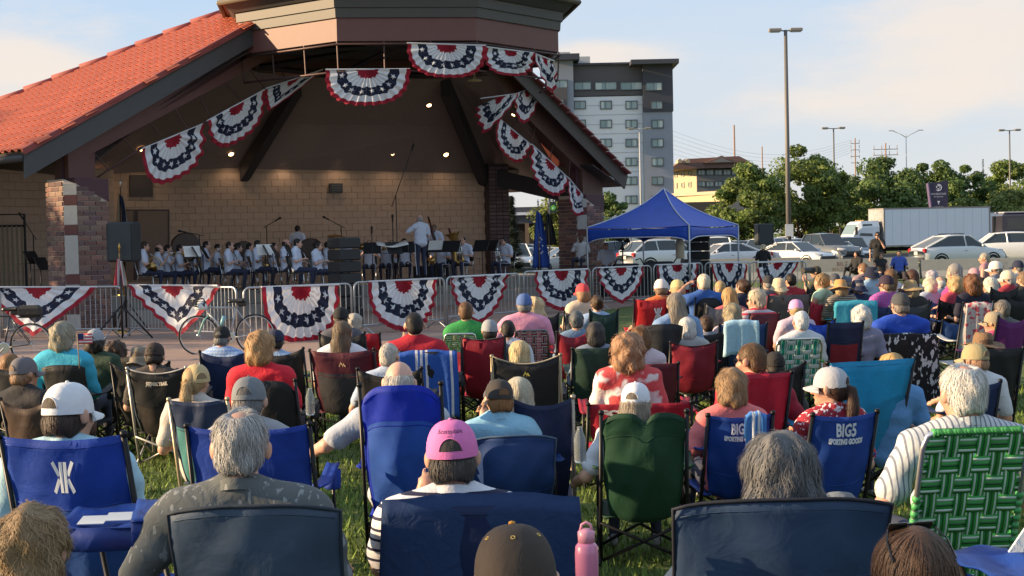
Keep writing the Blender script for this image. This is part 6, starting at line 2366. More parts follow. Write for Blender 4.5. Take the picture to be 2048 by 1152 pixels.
for k in range(6):                     # wires between the poles
 a, c = W(1345, 262 + k * 9, 260), W(1700, 281 + k * 5, 300)
 pts = [a.lerp(c, t) - Vector((0, 0, 3.5 * sin(pi * t))) for t in np.linspace(0, 1, 12)]
 tag(MB().tube(pts, .016, 4).build('power_line', mat('metal', (.3, .28, .27), .6)), ('topmost', 'second', 'third', 'fourth', 'fifth', 'lowest')[k] + ' of the six thin power lines crossing the sky over the inn', 'power line', 'power lines over the inn')
# hotel sign
sg = W(1877, 395, 118)
s_ = F / 118
root = empty('hotel_sign', (sg.x, 118, 0), 0, 'dark purple hotel sign with white tree emblem and lettering before the trees', 'sign')
Z = lambda py: W(1877, py, 118).z
purp = mat('paint', (.035, .028, .062), .5)
MB().prism([(-19 / s_, 0, Z(366)), (20 / s_, 0, Z(361)), (18 / s_, 0, Z(428)), (-12 / s_, 0, Z(428))], Vector((0, .5, 0))).build('sign_panel', purp, root)
MB().prism([(-21 / s_, -.03, Z(366)), (-18.6 / s_, -.03, Z(366)), (-11.6 / s_, -.03, Z(428)), (-14 / s_, -.03, Z(428))], Vector((0, .56, 0))).build('side_trim', mat('paint', (.12, .09, .18), .5), root)
MB().box((0, .4, Z(428) / 2), (1.0, .4, Z(428))).build('sign_base', mat('stone', (.14, .09, .07), .9), root)
wsg = mat('paint', (.7, .7, .74), .6)
RX = Matrix.Rotation(rad(90), 3, 'X')
em = MB()
cz = Z(375)
q = [(7.0 * cos(a) / s_, -.02, cz + 7.0 * sin(a) / s_) for a in np.linspace(-2.4, 1.9, 16)] + [(5.4 * cos(a) / s_ - .4 / s_, -.02, cz + 5.6 * sin(a) / s_) for a in np.linspace(1.9, -2.2, 16)]
em.add(q, [(i, i + 1, 30 - i, 31 - i) for i in range(15)])
for (x, z, r_) in ((-2.2, 1.2, 2.6), (.4, 2.4, 2.7), (1.6, .2, 2.2), (-.6, -.4, 2.6)):
 em.add([(x / s_ + r_ * cos(a) / s_, -.022, cz + z / s_ + r_ * sin(a) / s_) for a in np.linspace(0, 2 * pi, 10)[:-1]], [tuple(range(9))])
em.add([(-.9 / s_, -.022, cz - 2 / s_), (.7 / s_, -.022, cz - 2 / s_), (1.5 / s_, -.022, cz - 7 / s_), (-1.7 / s_, -.022, cz - 7 / s_)], [(0, 1, 2, 3)])
em.build('tree_emblem', wsg, root)
for (s, sz, py) in (('DOUBLETREE', 5.0, 388), ('BY HILTON', 3.6, 393.5), ('GOLDEN', 5, 415)):
 put_text(root, 'lettering', s, sz / s_, (.5, .5, .55), (0, -.02, Z(py)), bold=.002)
em = MB()
em.add([(-3 / s_, -.02, Z(402)), (3 / s_, -.02, Z(402)), (.6 / s_, -.02, Z(406)), (.6 / s_, -.02, Z(409)), (-.6 / s_, -.02, Z(409)), (-.6 / s_, -.02, Z(406))], [(0, 1, 2, 3, 4, 5)])
em.build('glass_emblem', wsg, root)
# E1 lot sign
e = W(1106, 402, 84)
s_ = F / 84
root = empty('lot_sign', (e.x - .25, 84, ground_z(84)), 0, 'grey pole with a black E1 plate above a green round badge', 'sign')
MB().tube([(0, 0, 0), (0, 0, e.z + .6)], .06, 8).build('pole', lampc, root, True)
MB().box((.25, -.08, e.z - .15), (.36, .04, .9), 0, bev=.01).build('plate', mat('paint', (.02, .03, .025), .5), root)
put_text(root, 'lettering', 'E1', .3, (.8, .8, .8), (.25, -.11, e.z + .14), bold=.008)
MB().lathe([(0, .0), (.15, 0), (.15, .01), (0, .012)], 18, 0, (.25, -.105, e.z - .3), frame3((0, -1, 0))).build('badge', mat('paint', (.12, .5, .06), .5), root)
MB().lathe([(0, .0), (.07, 0), (.06, .008), (0, .01)], 3, 0, (.25, -.12, e.z - .32), frame3((0, -1, 0))).build('badge_leaf', wsg, root)

# ------------------------------------------------------------------ concrete barriers along the lawn's far edge
jb = mat('concrete', (.36, .345, .31), .85, scale=5, var=.12)
prof = [(-.3, 0), (-.3, .08), (-.15, .33), (-.09, .81), (.09, .81), (.15, .33), (.3, .08), (.3, 0)]
BJ = [((1600, 546), (1838, 545)), ((1842, 545), (2085, 542))]
pA, pB = W(1600, 517, 57), W(1839, 517, 58)
segs = [(1606, 1837, 'long concrete barrier behind the standing woman in black, stencilled letters on it'), (1841, 2075, 'concrete barrier behind the magenta dressed woman, stencilled letters on it'), (1380, 1602, 'concrete barrier behind the light pole and last crowd barriers')]
for (x0, x1, lb) in segs:
 Yb = 58
 a, c = W(x0, 545, Yb), W(x1, 545, Yb)
 root = empty('concrete_barrier', ((a.x + c.x) / 2, Yb, 0), 0, lb, 'barrier', 'concrete barriers along the parking lot')
 ln = c.x - a.x
 zt = W((x0 + x1) / 2, 517, Yb).z
 k = zt / .81
 MB().prism([(-ln / 2, y, z * k) for y, z in prof], Vector((ln - .03, 0, 0))).build('block', jb, root)
 yy = -.09 - .02
 if x0 != 1380:
  for tx in ((-.75 if x0 == 1606 else .55),):
   for (s, sz, z) in (('BILT', .24, .62), ('BOLT RITE', .17, .42)):
    put_text(root, 'stencil_lettering', s, sz, (.17, .10, .08), (tx, -.125 - (.81 - z) * .12, z * k), bold=.001, R=Matrix.Rotation(rad(90 - 7), 3, 'X'))

# ------------------------------------------------------------------ vehicles
tyre_m = mat('rubber', (.012, .012, .012), .85)
rim_m = mat('metal', (.3, .3, .31), .35, metal=.8)
cglass = mat('paint', (.018, .026, .03), .06, var=.3, scale=1.2, bump=0, spec=.8)
PROF = {  # stations along the length: (x fraction, roof z or belt, half width factor); lower body and cabin
 'sedan': dict(L=4.7, Wd=1.82, H=1.45, bon=.90, belt=1.0, c0=.24, c1=.41, c2=.64, c3=.86),
 'suv': dict(L=4.6, Wd=1.88, H=1.68, bon=1.05, belt=1.16, c0=.24, c1=.40, c2=.82, c3=.97),
 'pickup': dict(L=5.7, Wd=2.0, H=1.9, bon=1.22, belt=1.28, c0=.26, c1=.36, c2=.58, c3=.64),
 'hatch': dict(L=4.3, Wd=1.82, H=1.6, bon=.98, belt=1.06, c0=.22, c1=.42, c2=.70, c3=.97),
 'van': dict(L=5.0, Wd=1.95, H=1.85, bon=1.05, belt=1.12, c0=.12, c1=.27, c2=.93, c3=.995),
}
CARG = 'cars parked in the lot'
def car(px, py, Y, kind, col, yaw, label, sc=1.0, rack=False, red_tail=True):
 """(px, py) is the middle of the car's foot; yaw 0 shows its left side with the nose to the left"""
 p = W(px, py, Y)
 gz = ground_z(Y) + .012
 root = empty('parked_car', (p.x, Y, gz), yaw, label, 'car', CARG)
 root.scale = (sc, sc, sc)
 P = PROF[kind]
 Ln, Wd, H = P['L'], P['Wd'], P['H']
 body = mat('paint', col, .25, var=.02, bump=0, coat=.6)
 X = lambda f: (f - .5) * Ln            # nose at -x
 b = MB()
 st = [(0, .42, .62, .84), (.015, .3, .70, .90), (.06, .24, .76 * P['bon'] / .86, .96), (.14, .22, P['bon'] * .95, 1.0), (P['c0'], .2, P['bon'], 1.0), (.4, .2, P['belt'], 1.0), (.6, .2, P['belt'], 1.0), (.8, .22, P['belt'], 1.0),
  (.93, .26, P['belt'] * .97, .98), (.985, .32, P['belt'] * .93, .93), (1, .45, P['belt'] * .8, .88)]
 if kind == 'pickup': st[-3:] = [(.93, .3, P['belt'] * .93, 1), (.99, .34, P['belt'] * .93, .99), (1, .45, P['belt'] * .9, .97)]
 V, Fa = [], []
 for (f, zb, zt, wf) in st:
  hw = Wd / 2 * wf
  ring = [(-hw * .9, zb), (-hw, zb + (zt - zb) * .3), (-hw * 1.0, zb + (zt - zb) * .62), (-hw * .97, zb + (zt - zb) * .9), (-hw * .88, zt), (0, zt + .025), (hw * .88, zt), (hw * .97, zb + (zt - zb) * .9), (hw, zb + (zt - zb) * .62), (hw, zb + (zt - zb) * .3), (hw * .9, zb)]
  V += [(X(f), y, z) for y, z in ring]
 n_ = 11
 for i in range(len(st) - 1):
  for k in range(n_ - 1): Fa.append((i * n_ + k, i * n_ + k + 1, (i + 1) * n_ + k + 1, (i + 1) * n_ + k))
  Fa.append((i * n_ + n_ - 1, i * n_, (i + 1) * n_, (i + 1) * n_ + n_ - 1))
 Fa += [tuple(range(n_)), tuple(range(len(V) - 1, len(V) - n_ - 1, -1))]
 b.add(V, Fa)
 bo = b.build('body', body, root, True)
 for p_ in bo.data.polygons: pass
 # cabin: glass volume with painted roof and pillars
 hb, hr = Wd / 2 * .90, Wd / 2 * .70
 zb, zt = P['belt'] - .04, H
 c = MB()
 base = [(X(P['c0']), hb * .93), (X(P['c3']), hb * .9)]
 t0, t1 = X(P['c1']), X(P['c2'])
 lo = [(X(P['c0']), -hb * .93, P['bon'] - .02), (X(P['c3']), -hb * .92, zb), (X(P['c3']), hb * .92, zb), (X(P['c0']), hb * .93, P['bon'] - .02)]
 hi = [(t0, -hr, zt - .05), (t1, -hr, zt - .06), (t1, hr, zt - .06), (t0, hr, zt - .05)]
 c.add(lo + hi, [(0, 1, 5, 4), (1, 2, 6, 5), (2, 3, 7, 6), (3, 0, 4, 7)])
 c.build('glass', cglass, root)
 rf = MB()
 def roof(u, v):
  x = t0 + (t1 - t0) * u
  return (x - .03 * (.5 - u), (v - .5) * 2 * (hr + .02), zt - .05 + .09 * (1 - (2 * u - 1) ** 2 * .8) * (1 - (2 * v - 1) ** 2 * .7))
 rf.grid(roof, 6, 6, 0, (0, 0, -.03))
 rf.build('roof', body, root, True)
 pl = MB()
 for s in (-1, 1):
  pl.tube([(lo[0][0], s * hb * .94, P['bon'] - .02), (t0, s * (hr + .01), zt - .05)], .035, 4)
  pl.tube([(lo[1][0], s * hb * .93, zb), (t1, s * (hr + .01), zt - .06)], .06, 4)
  for f in ((.48,) if kind in ('sedan', 'hatch', 'pickup') else (.44, .68)):
   pl.tube([(X(f), s * hb * .96, zb), (X(f) + .05, s * (hr + .012), zt - .06)], .04, 4)
 pl.build('pillar_trim', body, root)
 for (f, lab) in ((.17, 0), (.80, 0)):
  for s in (-1, 1):
   wr = .33 if kind in ('sedan', 'hatch') else .37
   R_ = frame3((0, s, 0))
   w_ = MB().lathe([(wr * .55, .0), (wr * .92, .0), (wr, -.03), (wr, -.19), (wr * .9, -.21)], 18, 0, (X(f), s * (Wd / 2 + .01), wr), R_, False).build('wheel', tyre_m, root, True)
   MB().lathe([(0, .01), (wr * .2, .0), (wr * .3, -.02), (wr * .5, -.03), (wr * .62, .004), (wr * .62, -.05), (0, -.06)], 10, 0, (X(f), s * (Wd / 2 + .01), wr), R_).build('rim', rim_m, w_)
   MB().lathe([(wr * .99, -.002), (wr * 1.2, .0), (wr * 1.2, -.02)], 16, 0, (X(f), s * (Wd / 2 + .008), wr + .03), R_, False).build('wheel_arch', tyre_m, root)
 for s in (-1, 1):
  zb_ = P['bon'] * .78
  MB().grid(lambda u, v: (X(.006) + .34 * u * 1.0, s * (Wd / 2 * (.52 + .36 * u ** .6)) , zb_ - .07 + .14 * v + .05 * u), 5, 2, 0, (-.05, s * .05, .01)).build('headlight', mat('plastic', (.45, .47, .5), .12, spec=.7), root, True)
  MB().box((X(.985), s * Wd * .40, P['belt'] * .82), (.12, .24, .24), 0, bev=.04).build('tail_light', mat('plastic', (.35, .01, .012), .2), root)
  MB().box((X(.30), s * (Wd / 2 + .06), P['belt'] + .02), (.1, .16, .12), 0, bev=.03).build('wing_mirror', body, root)
  MB().box((X(.5), s * (Wd / 2 - .02), P['belt'] * .8), (.16, .05, .03)).build('door_handle', rim_m, root)
 MB().box((X(.004), 0, P['bon'] * .62), (.06, Wd * .55, .22), 0, bev=.04).build('grille', mat('plastic', (.012, .012, .013), .4), root)
 MB().box((X(-.004), 0, .42), (.08, Wd * .86, .16), 0, bev=.04).build('bumper', mat('plastic', (.03, .03, .032), .6), root)
 MB().box((X(1.002), 0, .46), (.08, Wd * .86, .2), 0, bev=.04).build('bumper', mat('plastic', (.03, .03, .032), .6), root)
 MB().box((X(1.004), 0, P['belt'] * .72), (.02, .34, .16)).build('number_plate', mat('paint', (.5, .5, .48), .6), root)
 if rack:
  for s in (-1, 1): MB().tube([(t0 + .3, s * hr * .9, H + .05), (t1 - .2, s * hr * .9, H + .05)], .03, 6).build('roof_rail', tyre_m, root, True)
 return root
Wc, Sc, Gc, Dc, Rc, Bc = (.62, .63, .64), (.36, .37, .39), (.10, .11, .12), (.02, .022, .026), (.10, .018, .02), (.06, .10, .16)
car(1330, 530, 74, 'suv', Wc, rad(205), 'white crossover seen from behind under the blue canopy')
car(1250, 528, 82, 'suv', Bc, rad(200), 'dark blue car left of the white crossover under the canopy')
car(1388, 528, 86, 'suv', Sc, rad(190), 'silver car half hidden by the speaker rack under the canopy')
car(1453, 527, 80, 'sedan', Wc, rad(15), 'white sedan right of the canopy corner post')
car(1530, 526, 82, 'suv', Wc, rad(55), 'white crossover behind the man in the straw hat')
car(1588, 526, 80, 'sedan', Wc, rad(130), 'white sedan with blue tinted headlight beside the tall light pole')
car(1640, 525, 87, 'pickup', Gc, rad(120), 'grey pickup truck beside the white box truck')
car(1672, 521, 94, 'sedan', Wc, rad(125), 'white car hidden between pickup and box truck')
car(1914, 524, 72, 'hatch', Wc, rad(192), 'white compact crossover with roof rails and red tail light', rack=True)
car(2045, 520, 76, 'suv', Wc, rad(170), 'white car cut off by the right frame edge')
car(1982, 508, 104, 'suv', Dc, rad(70), 'black off-roader behind the white compact crossover')
car(2024, 506, 108, 'suv', Dc, rad(20), 'dark car behind the white car at the frame edge')
car(1649, 497, 128, 'van', Rc, rad(5), 'maroon minivan in the far row before the trees')
car(1690, 495, 132, 'sedan', (.3, .36, .45), rad(30), 'pale blue sedan in the far row beside the maroon minivan')
for k, (px, kd, cl, lb) in enumerate(((1452, 'suv', Dc, 'dark car of the far row beside the canopy'), (1490, 'sedan', Sc, 'silver car of the far row, next to the dark one'), (1520, 'suv', Gc, 'grey car of the far row left of the pole speaker'), (1556, 'suv', Dc, 'dark car of the far row behind the pole speaker'), (1600, 'suv', Bc, 'blue car of the far row behind the light pole'),
         (1610, 'sedan', Dc, 'black sedan hidden behind the grey pickup'))):
 car(px, 505, 112 + k, kd, cl, rad(90 + 10 * k), lb)
for (px, Y, kd, cl, yw, lb) in ((1022, 72, 'suv', Wc, 100, 'white car seen past the stage end, left of the blue flag'), (1046, 80, 'sedan', Wc, 60, 'white car right behind the blue flag'), (1136, 78, 'sedan', Sc, 15, 'silver car between the black flag and far column'), (1010, 88, 'suv', Sc, 30, 'silver car deep behind the euphonium player'), (1160, 90, 'sedan', Wc, 30, 'pale car half behind the far column')):
 car(px, 525, Y, kd, cl, rad(yw), lb)
rr2 = random.Random(5)
for k in range(16):
 px = 1435 + 17.5 * k + rr2.uniform(-4, 4)
 Y = 96 + (k % 3) * 9 + rr2.uniform(-1, 1)
 car(px, 515, Y, rr2.choice(('sedan', 'suv', 'suv', 'hatch', 'pickup')), rr2.choice((Wc, Sc, Gc, Dc, Dc, Bc, Rc, Wc)), rad(rr2.choice((80, 95, 110, 265, 250))),
  rr2.choice(('parked', 'far')) + ' car, number ' + ('one', 'two', 'three', 'four', 'five', 'six', 'seven', 'eight', 'nine', 'ten', 'eleven', 'twelve', 'thirteen', 'fourteen', 'fifteen', 'sixteen')[k] + ' from the left in the packed rows before the trees')
for k, (px, Y) in enumerate(((1003, 100), (1030, 104), (1066, 98), (1100, 92), (1125, 102), (1150, 108), (1246, 96), (1280, 99), (1365, 100))):
 car(px, 515, Y, rr2.choice(('sedan', 'suv')), (Wc, Sc, Dc, Wc, Gc, Bc, Sc, Dc, Wc)[k], rad(rr2.choice((80, 100, 20, 200))), ('first', 'second', 'third', 'fourth', 'fifth', 'sixth', 'seventh', 'eighth', 'ninth')[k] + ' car from the left of the row seen under shell and canopy roofs')
# white box truck
def box_truck(px, Y, yaw, Lb, label, cab=True, sc=1.0):
 p = W(px, 520, Y)
 root = empty('box_truck', (p.x, Y, ground_z(Y) + .012), yaw, label, 'truck', 'white box trucks in the lot')
 root.scale = (sc, sc, sc)
 wt_ = mat('paint', (.72, .76, .78), .4, var=.03, scale=1)
 z0, z1 = 1.0, 3.65
 bx = MB().box((Lb / 2, 0, (z0 + z1) / 2), (Lb, 2.5, z1 - z0), 0, bev=.03).build('cargo_box', wt_, root)
 tr = mat('metal', (.30, .27, .25), .5, metal=.4)
 for z in (z0 + .05, z1 - .04): MB().box((Lb / 2, 0, z), (Lb + .03, 2.53, .1)).build('edge_rail', tr, bx)
 for x in (.05, Lb - .05): MB().box((x, 0, (z0 + z1) / 2), (.1, 2.54, z1 - z0 - .004)).build('corner_post', tr, bx)
 for k in range(1, 12): MB().box((Lb * k / 12, 0, (z0 + z1) / 2), (.02, 2.508, z1 - z0 - .25)).build('panel_seam', mat('paint', (.5, .53, .55), .5), bx)
 MB().box((Lb / 2 - 1, 0, .82), (Lb + 2, .9, .25)).build('chassis', tyre_m, root)
 MB().box((Lb * .45, -1.1, .7), (1.8, .3, .5)).build('side_tank', tyre_m, root)
 cabm = wt_
 c = MB()
 sec = lambda x, w_, zb, zt, zr: [(x, -w_, zb), (x, -w_, zt), (x, -w_ * .85, zr), (x, w_ * .85, zr), (x, w_, zt), (x, w_, zb)]
 st = [sec(-3.55, .8, .55, 1.25, 1.4), sec(-3.4, 1.0, .5, 1.5, 1.62), sec(-2.2, 1.1, .5, 1.68, 1.82), sec(-2.15, 1.12, .5, 1.8, 1.86), sec(-1.75, 1.12, .5, 2.2, 2.62), sec(-1.5, 1.12, .5, 2.35, 2.78), sec(-.25, 1.12, .5, 2.4, 2.82)]
 V = [q for r_ in st for q in r_]
 Fa = [(i * 6 + k, i * 6 + k + 1, i * 6 + k + 7, i * 6 + k + 6) for i in range(6) for k in range(5)] + [(5, 4, 3, 2, 1, 0), tuple(range(36, 42))]
 c.add(V, Fa)
 c.build('cab', cabm, root)
 MB().add([(-2.16, -.98, 1.9), (-2.16, .98, 1.9), (-1.78, .92, 2.6), (-1.78, -.92, 2.6)], [(0, 1, 2, 3)]).build('windscreen', mat('paint', (.16, .22, .23), .06, bump=0, spec=.8), root)
 for s in (-1, 1):
  MB().prism([(-1.7, s * 1.125, 1.8), (-.75, s * 1.125, 1.75), (-.75, s * 1.06, 2.6), (-1.4, s * 1.06, 2.6)], Vector((0, s * .01, 0))).build('side_window', cglass, root)
  MB().box((-2.05, s * 1.4, 2.15), (.1, .22, .55), 0, bev=.03).build('mirror', tyre_m, root)
  MB().box((-3.42, s * .85, 1.12), (.25, .35, .22), 0, bev=.06).build('headlight', mat('plastic', (.6, .62, .64), .15), root)
  for (x, r_) in ((-2.55, .5), (Lb * .72, .5)):
   R_ = frame3((0, s, 0))
   w_ = MB().lathe([(.3, 0), (.46, 0), (.5, -.05), (.5, -.28)], 20, 0, (x, s * 1.14, .5), R_, False).build('wheel', tyre_m, root, True)
   MB().lathe([(0, .06), (.12, .05), (.14, -.02), (.28, -.06), (.3, .0)], 14, 0, (x, s * 1.14, .5), R_).build('rim', mat('paint', (.6, .6, .6), .4), w_)
   if x < 0: MB().lathe([(.53, .01), (.66, .0), (.66, -.05)], 18, 0, (x, s * 1.135, .55), R_, False).build('wheel_arch', tyre_m, root)
 g = MB()
 for k in range(6): g.box((-3.585, -.5 + k * .2, 1.1), (.04, .07, .52))
 g.box((-3.57, 0, 1.1), (.02, 1.2, .62), 1)
 g.build('grille', [mat('metal', (.5, .48, .42), .3, metal=.8), tyre_m], root)
 MB().box((-3.6, 0, .62), (.25, 2.2, .34), 0, bev=.06).build('bumper', mat('metal', (.3, .3, .3), .4), root)
 for k in range(5): MB().box((-1.2, -.6 + .3 * k, 2.86), (.1, .1, .06)).build('roof_light', mat('plastic', (.6, .4, .15), .3), root)
 return root
box_truck(1753, 103, rad(10), 7.9, 'long white box truck with a hood nose parked before the trees')
box_truck(2030, 128, rad(183), 6.4, 'second white box truck hidden behind the long one', sc=.98)
bp = W(2045, 520, 118)
root = empty('coach', (bp.x, 118, ground_z(118)), 0, 'dark coach cut off by the right frame edge', 'bus')
MB().box((1.5, 0, 1.95), (7, 2.5, 2.9), 0, bev=.25).build('body', mat('paint', (.03, .026, .04), .3, coat=.5), root)
MB().box((1.5, -1.262, 2.5), (6.2, .02, .9), 0).build('window_band', cglass, root)
MB().box((1.5, 0, 3.42), (6.6, 2.3, .1), 0, bev=.03).build('roof_panel', mat('paint', (.4, .4, .42), .5), root)
for x in (-1, 3.8): MB().lathe([(0, 0), (.5, 0), (.5, -.25)], 18, 0, (x, -1.26, .5), frame3((0, -1, 0))).build('wheel', tyre_m, root, True)
# small things of the lot
c = W(1658, 516, 84)
r_ = empty('traffic_cone', (c.x, 84, ground_z(84) + .01), 0, 'white traffic cone beside the grey pickup', 'cone')
MB().lathe([(.16, .03), (.03, .75), (0, .76)], 12).build('cone', mat('plastic', (.6, .58, .55), .6), r_, True)
MB().box((0, 0, .015), (.4, .4, .03)).build('base', tyre_m, r_)

# ------------------------------------------------------------------ blue canopy tent and what stands under it
cy = mat('nylon', (.010, .075, .50), .55, thin=.12, scale=4)
wtrim = mat('fabric', (.6, .62, .7), .8, bump=.1)
TY0, TY1 = 42.5, 48.0
A_ = W(1174, 455, 44.3)
B_ = W(1378, 452, 42.3)
C_ = W(1476, 450, 46.6)
D_ = A_ + (C_ - B_)
zt = (A_.z + B_.z + C_.z) / 3
cor = [Vector((q.x, q.y, zt)) for q in (A_, B_, C_, D_)]
cen = (cor[0] + cor[2]) / 2
pk = W(1330, 377, cen.y)
pk = Vector((cen.x, cen.y, pk.z))
root = empty('canopy_tent', (cen.x, cen.y, 0), rad(0), 'royal blue peaked canopy tent with white edge piping', 'canopy tent')
b = MB()
zi = Vector((cen.x, cen.y, 0))
for k in range(4):
 P0, P1 = cor[k], cor[(k + 1) % 4]
 def roof(u, v):
  e = P0.lerp(P1, u)
  h = v ** 1.35
  p = e.lerp(pk, v)
  p.z = zt + (pk.z - zt) * (v * .62 + .38 * v ** 3) - .05 * sin(pi * u) * (1 - v) 
  return p - zi
 b.grid(roof, 10, 10)
b.build('roof_cloth', cy, root, True)
for k in range(4):
 P0, P1 = cor[k], cor[(k + 1) % 4]
 b = MB()
 fnv = lambda u, v: P0.lerp(P1, u) - zi - Vector((0, 0, .03 + v * (.44 - .16 * (1 - (2 * u - 1) ** 6)))) + Vector((0, 0, -.05 * sin(pi * u) * (1 - v)))
 b.grid(fnv, 16, 3, 0, (0, 0.004, 0))
 va = b.build('valance', cy, root, True)
 MB().tube([fnv(u, 1) for u in np.linspace(0, 1, 17)], .016, 5).build('piping', wtrim, va, True)
 def ridge(v):
  p = P0.lerp(pk, v)
  p.z = zt + (pk.z - zt) * (v * .62 + .38 * v ** 3)
  return p - zi + Vector((0, 0, .015))
 MB().tube([ridge(v) for v in np.linspace(0, 1, 12)], .02, 5).build('ridge_piping', wtrim, root, True)
 MB().tube([P0 - zi - Vector((0, 0, zt)), P0 - zi], .03, 6).build('post', mat('metal', (.45, .46, .48), .4, metal=.7), root, True)
# audio desk
dk = W(1310, 520, 44.5)
r_ = empty('audio_desk', (dk.x, dk.y, 0), rad(8), 'black audio desk with cables and small gear under the canopy', 'table')
MB().box((0, 0, .9), (3.4, .8, .08), 0, bev=.02).build('table_top', mat('plastic', (.02, .02, .022), .6), r_)
MB().box((0, -.38, .5), (3.35, .03, .72)).build('front_cloth', mat('fabric', (.015, .015, .016), .9), r_)
for s in (-1.6, 1.6): MB().box((s, .2, .43), (.08, .08, .86)).build('leg', blackm, r_)
for (x, w_, h) in ((-.9, .7, .16), (.1, .8, .2), (1.1, .5, .25)): MB().box((x, 0, .94 + h / 2), (w_, .5, h), 0, bev=.03).build('mixer_unit', mat('plastic', (.03, .03, .034), .5), r_)
for (x, a) in ((-1.3, .5), (-.3, -.5), (.5, .6)): MB().tube([(x, 0, 1.0), (x + a * .3, 0, 1.25), (x + a * .6, 0, 1.2)], .02, 5).build('gooseneck', blackm, r_, True)
q = W(1360, 497, 43.8)
tag(MB().lathe([(.12, -.3), (.13, -.28), (.13, .2), (.1, .24), (.08, .3)], 14).build('drinks_cooler', mat('plastic', (.5, .42, .3), .5), None, True, q), 'beige drinks jug standing on the desk beside the speaker rack', 'jug')
q = W(1245, 485, 44.0)
r_ = empty('pedestal_fan', (q.x, q.y, 0), .3, 'black round pedestal fan under the canopy', 'fan')
MB().tube([(0, 0, 0), (0, 0, q.z)], .02, 6).build('pole', blackm, r_, True)
MB().lathe([(.2, 0), (.2, .04), (.03, .06)], 14).build('base', blackm, r_, True)
for k in range(4): MB().tube([(0.28 * (k + 1) / 4 * cos(a), -.06, q.z + .28 * (k + 1) / 4 * sin(a)) for a in np.linspace(0, 2 * pi, 17)], .01, 4).build('guard_ring', blackm, r_, True)
for k in range(3):
 a = k * 2.09
 MB().add([(0, -.02, q.z), (.25 * cos(a), -.04, q.z + .25 * sin(a)), (.25 * cos(a + .8), 0, q.z + .25 * sin(a + .8))], [(0, 1, 2)]).build('fan_blade', blackm, r_)
# ------------------------------------------------------------------ the audience
GY, WH, BL, DB, BR = (.20, .19, .185), (.60, .58, .55), (.42, .29, .14), (.022, .014, .010), (.075, .040, .021)
SBL, PL, SD, DG = (.32, .18, .09), (.58, .49, .34), (.19, .12, .07), (.07, .066, .066)
SKF, SKT, SKD = (.52, .29, .20), (.42, .22, .14), (.15, .075, .045)
ALU = (.42, .40, .37)
HEADY = .16
def P(px, py, s, who, more='', hair='short', hcol=BR, hat=None, shirt=(.3, .3, .3), chair=None, yaw=None, hy=0.0, hp=0.0, hr=0.0, zc=None, arms=None, tee=None, **k):
 """(px, py): top of the head in the photo, s: photo pixels per metre there. Sits the person on the lawn, turned to the stage."""
 fac = .89 if 200 < s < 425 else (.94 if s <= 200 else .97)
 Y = F / (s * fac)
 p = W(px, py, Y)
 z = min(1.4, max(zc or 1.08, p.z))
 Y *= (CAMZ - z) / (CAMZ - p.z)
 p = W(px, py, Y)
 sc = 1.07 if not zc or zc > 1.25 else .92
 if p.z / sc < 1.165: sc = max(.9, p.z / 1.165)
 drop = max(-.2 if zc else -.13, min(.12, p.z / sc - 1.285))
 face = atan2(-(-3 - p.x), 42 - p.y)
 by = face * .5 if yaw is None else yaw
 off = Matrix.Rotation(by, 3, 'Z') @ Vector((0, -.105 * sc, 0))
 loc = Vector((p.x - off.x, p.y - off.y, 0))
 lod = 0 if s > 315 else (1 if s > 185 else 2)
 lab = who + (' ' + more if more else '')
 rr = random.Random(int(px * 7 + py))
 if arms is None: arms = rr.choice((('rest', 'rest'), ('lap', 'lap'), ('rest', 'lap'), ('knee', 'rest'), ('side', 'rest')))
 pr = person(loc, by, label=lab, lod=lod, hair=hair, hcol=hcol, hat=hat, shirt=shirt, sc=sc, drop=drop, head=(face * .35 + hy + rr.uniform(-.1, .1), hp + rr.uniform(-.06, .04), hr + rr.uniform(-.05, .05)), arms=arms, lean=rr.uniform(-.05, .05), **k)
 if tee:                            # lines printed across the shoulders, laid on the cloth
  so_ = [c for c in pr[0].children if c.name.startswith('shirt')][0]
  for i, tx in enumerate(tee):
   V, Fa = text_geo(tx, .036, .0006)
   W_ = []
   for v in V:
    x, z = v.x + .03, .50 + drop + .38 - i * .042 + v.y
    ok, hit, _, _ = so_.ray_cast(Vector((x, -1.5, z)), Vector((0, 1, 0)))
    W_.append(Vector((x, (hit.y if ok else -.2) - .004, z)))
   MB().add(W_, Fa).build('printed_lettering', mat('paint', (.03, .04, .09), .8, bump=0), so_)
 if not chair: chair = dict(what='plain dark folding chair', col=BLK)
 if chair:
  chair = dict(chair)
  what = chair.pop('what')
  cx, cy, cw = chair.pop('at', (px, None, None))
  fn = chair.pop('fn', camp_chair)
  Yc = Y - .30
  sC = F / Yc
  z1 = CAMZ - (cy - yh(cx)) / sC if cy else .9
  w = min(.78, max(.36, cw / sC)) if cw else .52
  q = W(cx, cy or py + 40, Yc)
  cyaw = chair.pop('yaw', by * .7)
  o = Matrix.Rotation(cyaw, 3, 'Z') @ Vector((0, -.17 - .36 * (z1 - .39 - drop) if fn is camp_chair else -.3, 0))
  cl = Vector((q.x - o.x, q.y - o.y, 0))
  if fn is camp_chair:
   chair['col'] = tuple(min(.6, c * 1.7) for c in chair['col'])
   if chair.get('col2'): chair['col2'] = tuple(min(.6, c * 1.6) for c in chair['col2'])
   camp_chair(cl, cyaw, what + ' under the ' + who, w=w, z1=max(.62, z1), lod=lod, seat_h=max(.30, .42 + drop * sc), **chair)
  else:
   fn(cl, cyaw, what + ' under the ' + who, w=w, z1=max(.72, z1), **chair)
  return loc, cl, cyaw, z1, w, -.17 - .36 * (z1 - .39 - drop)
 return loc, loc, by, .9, .5, by
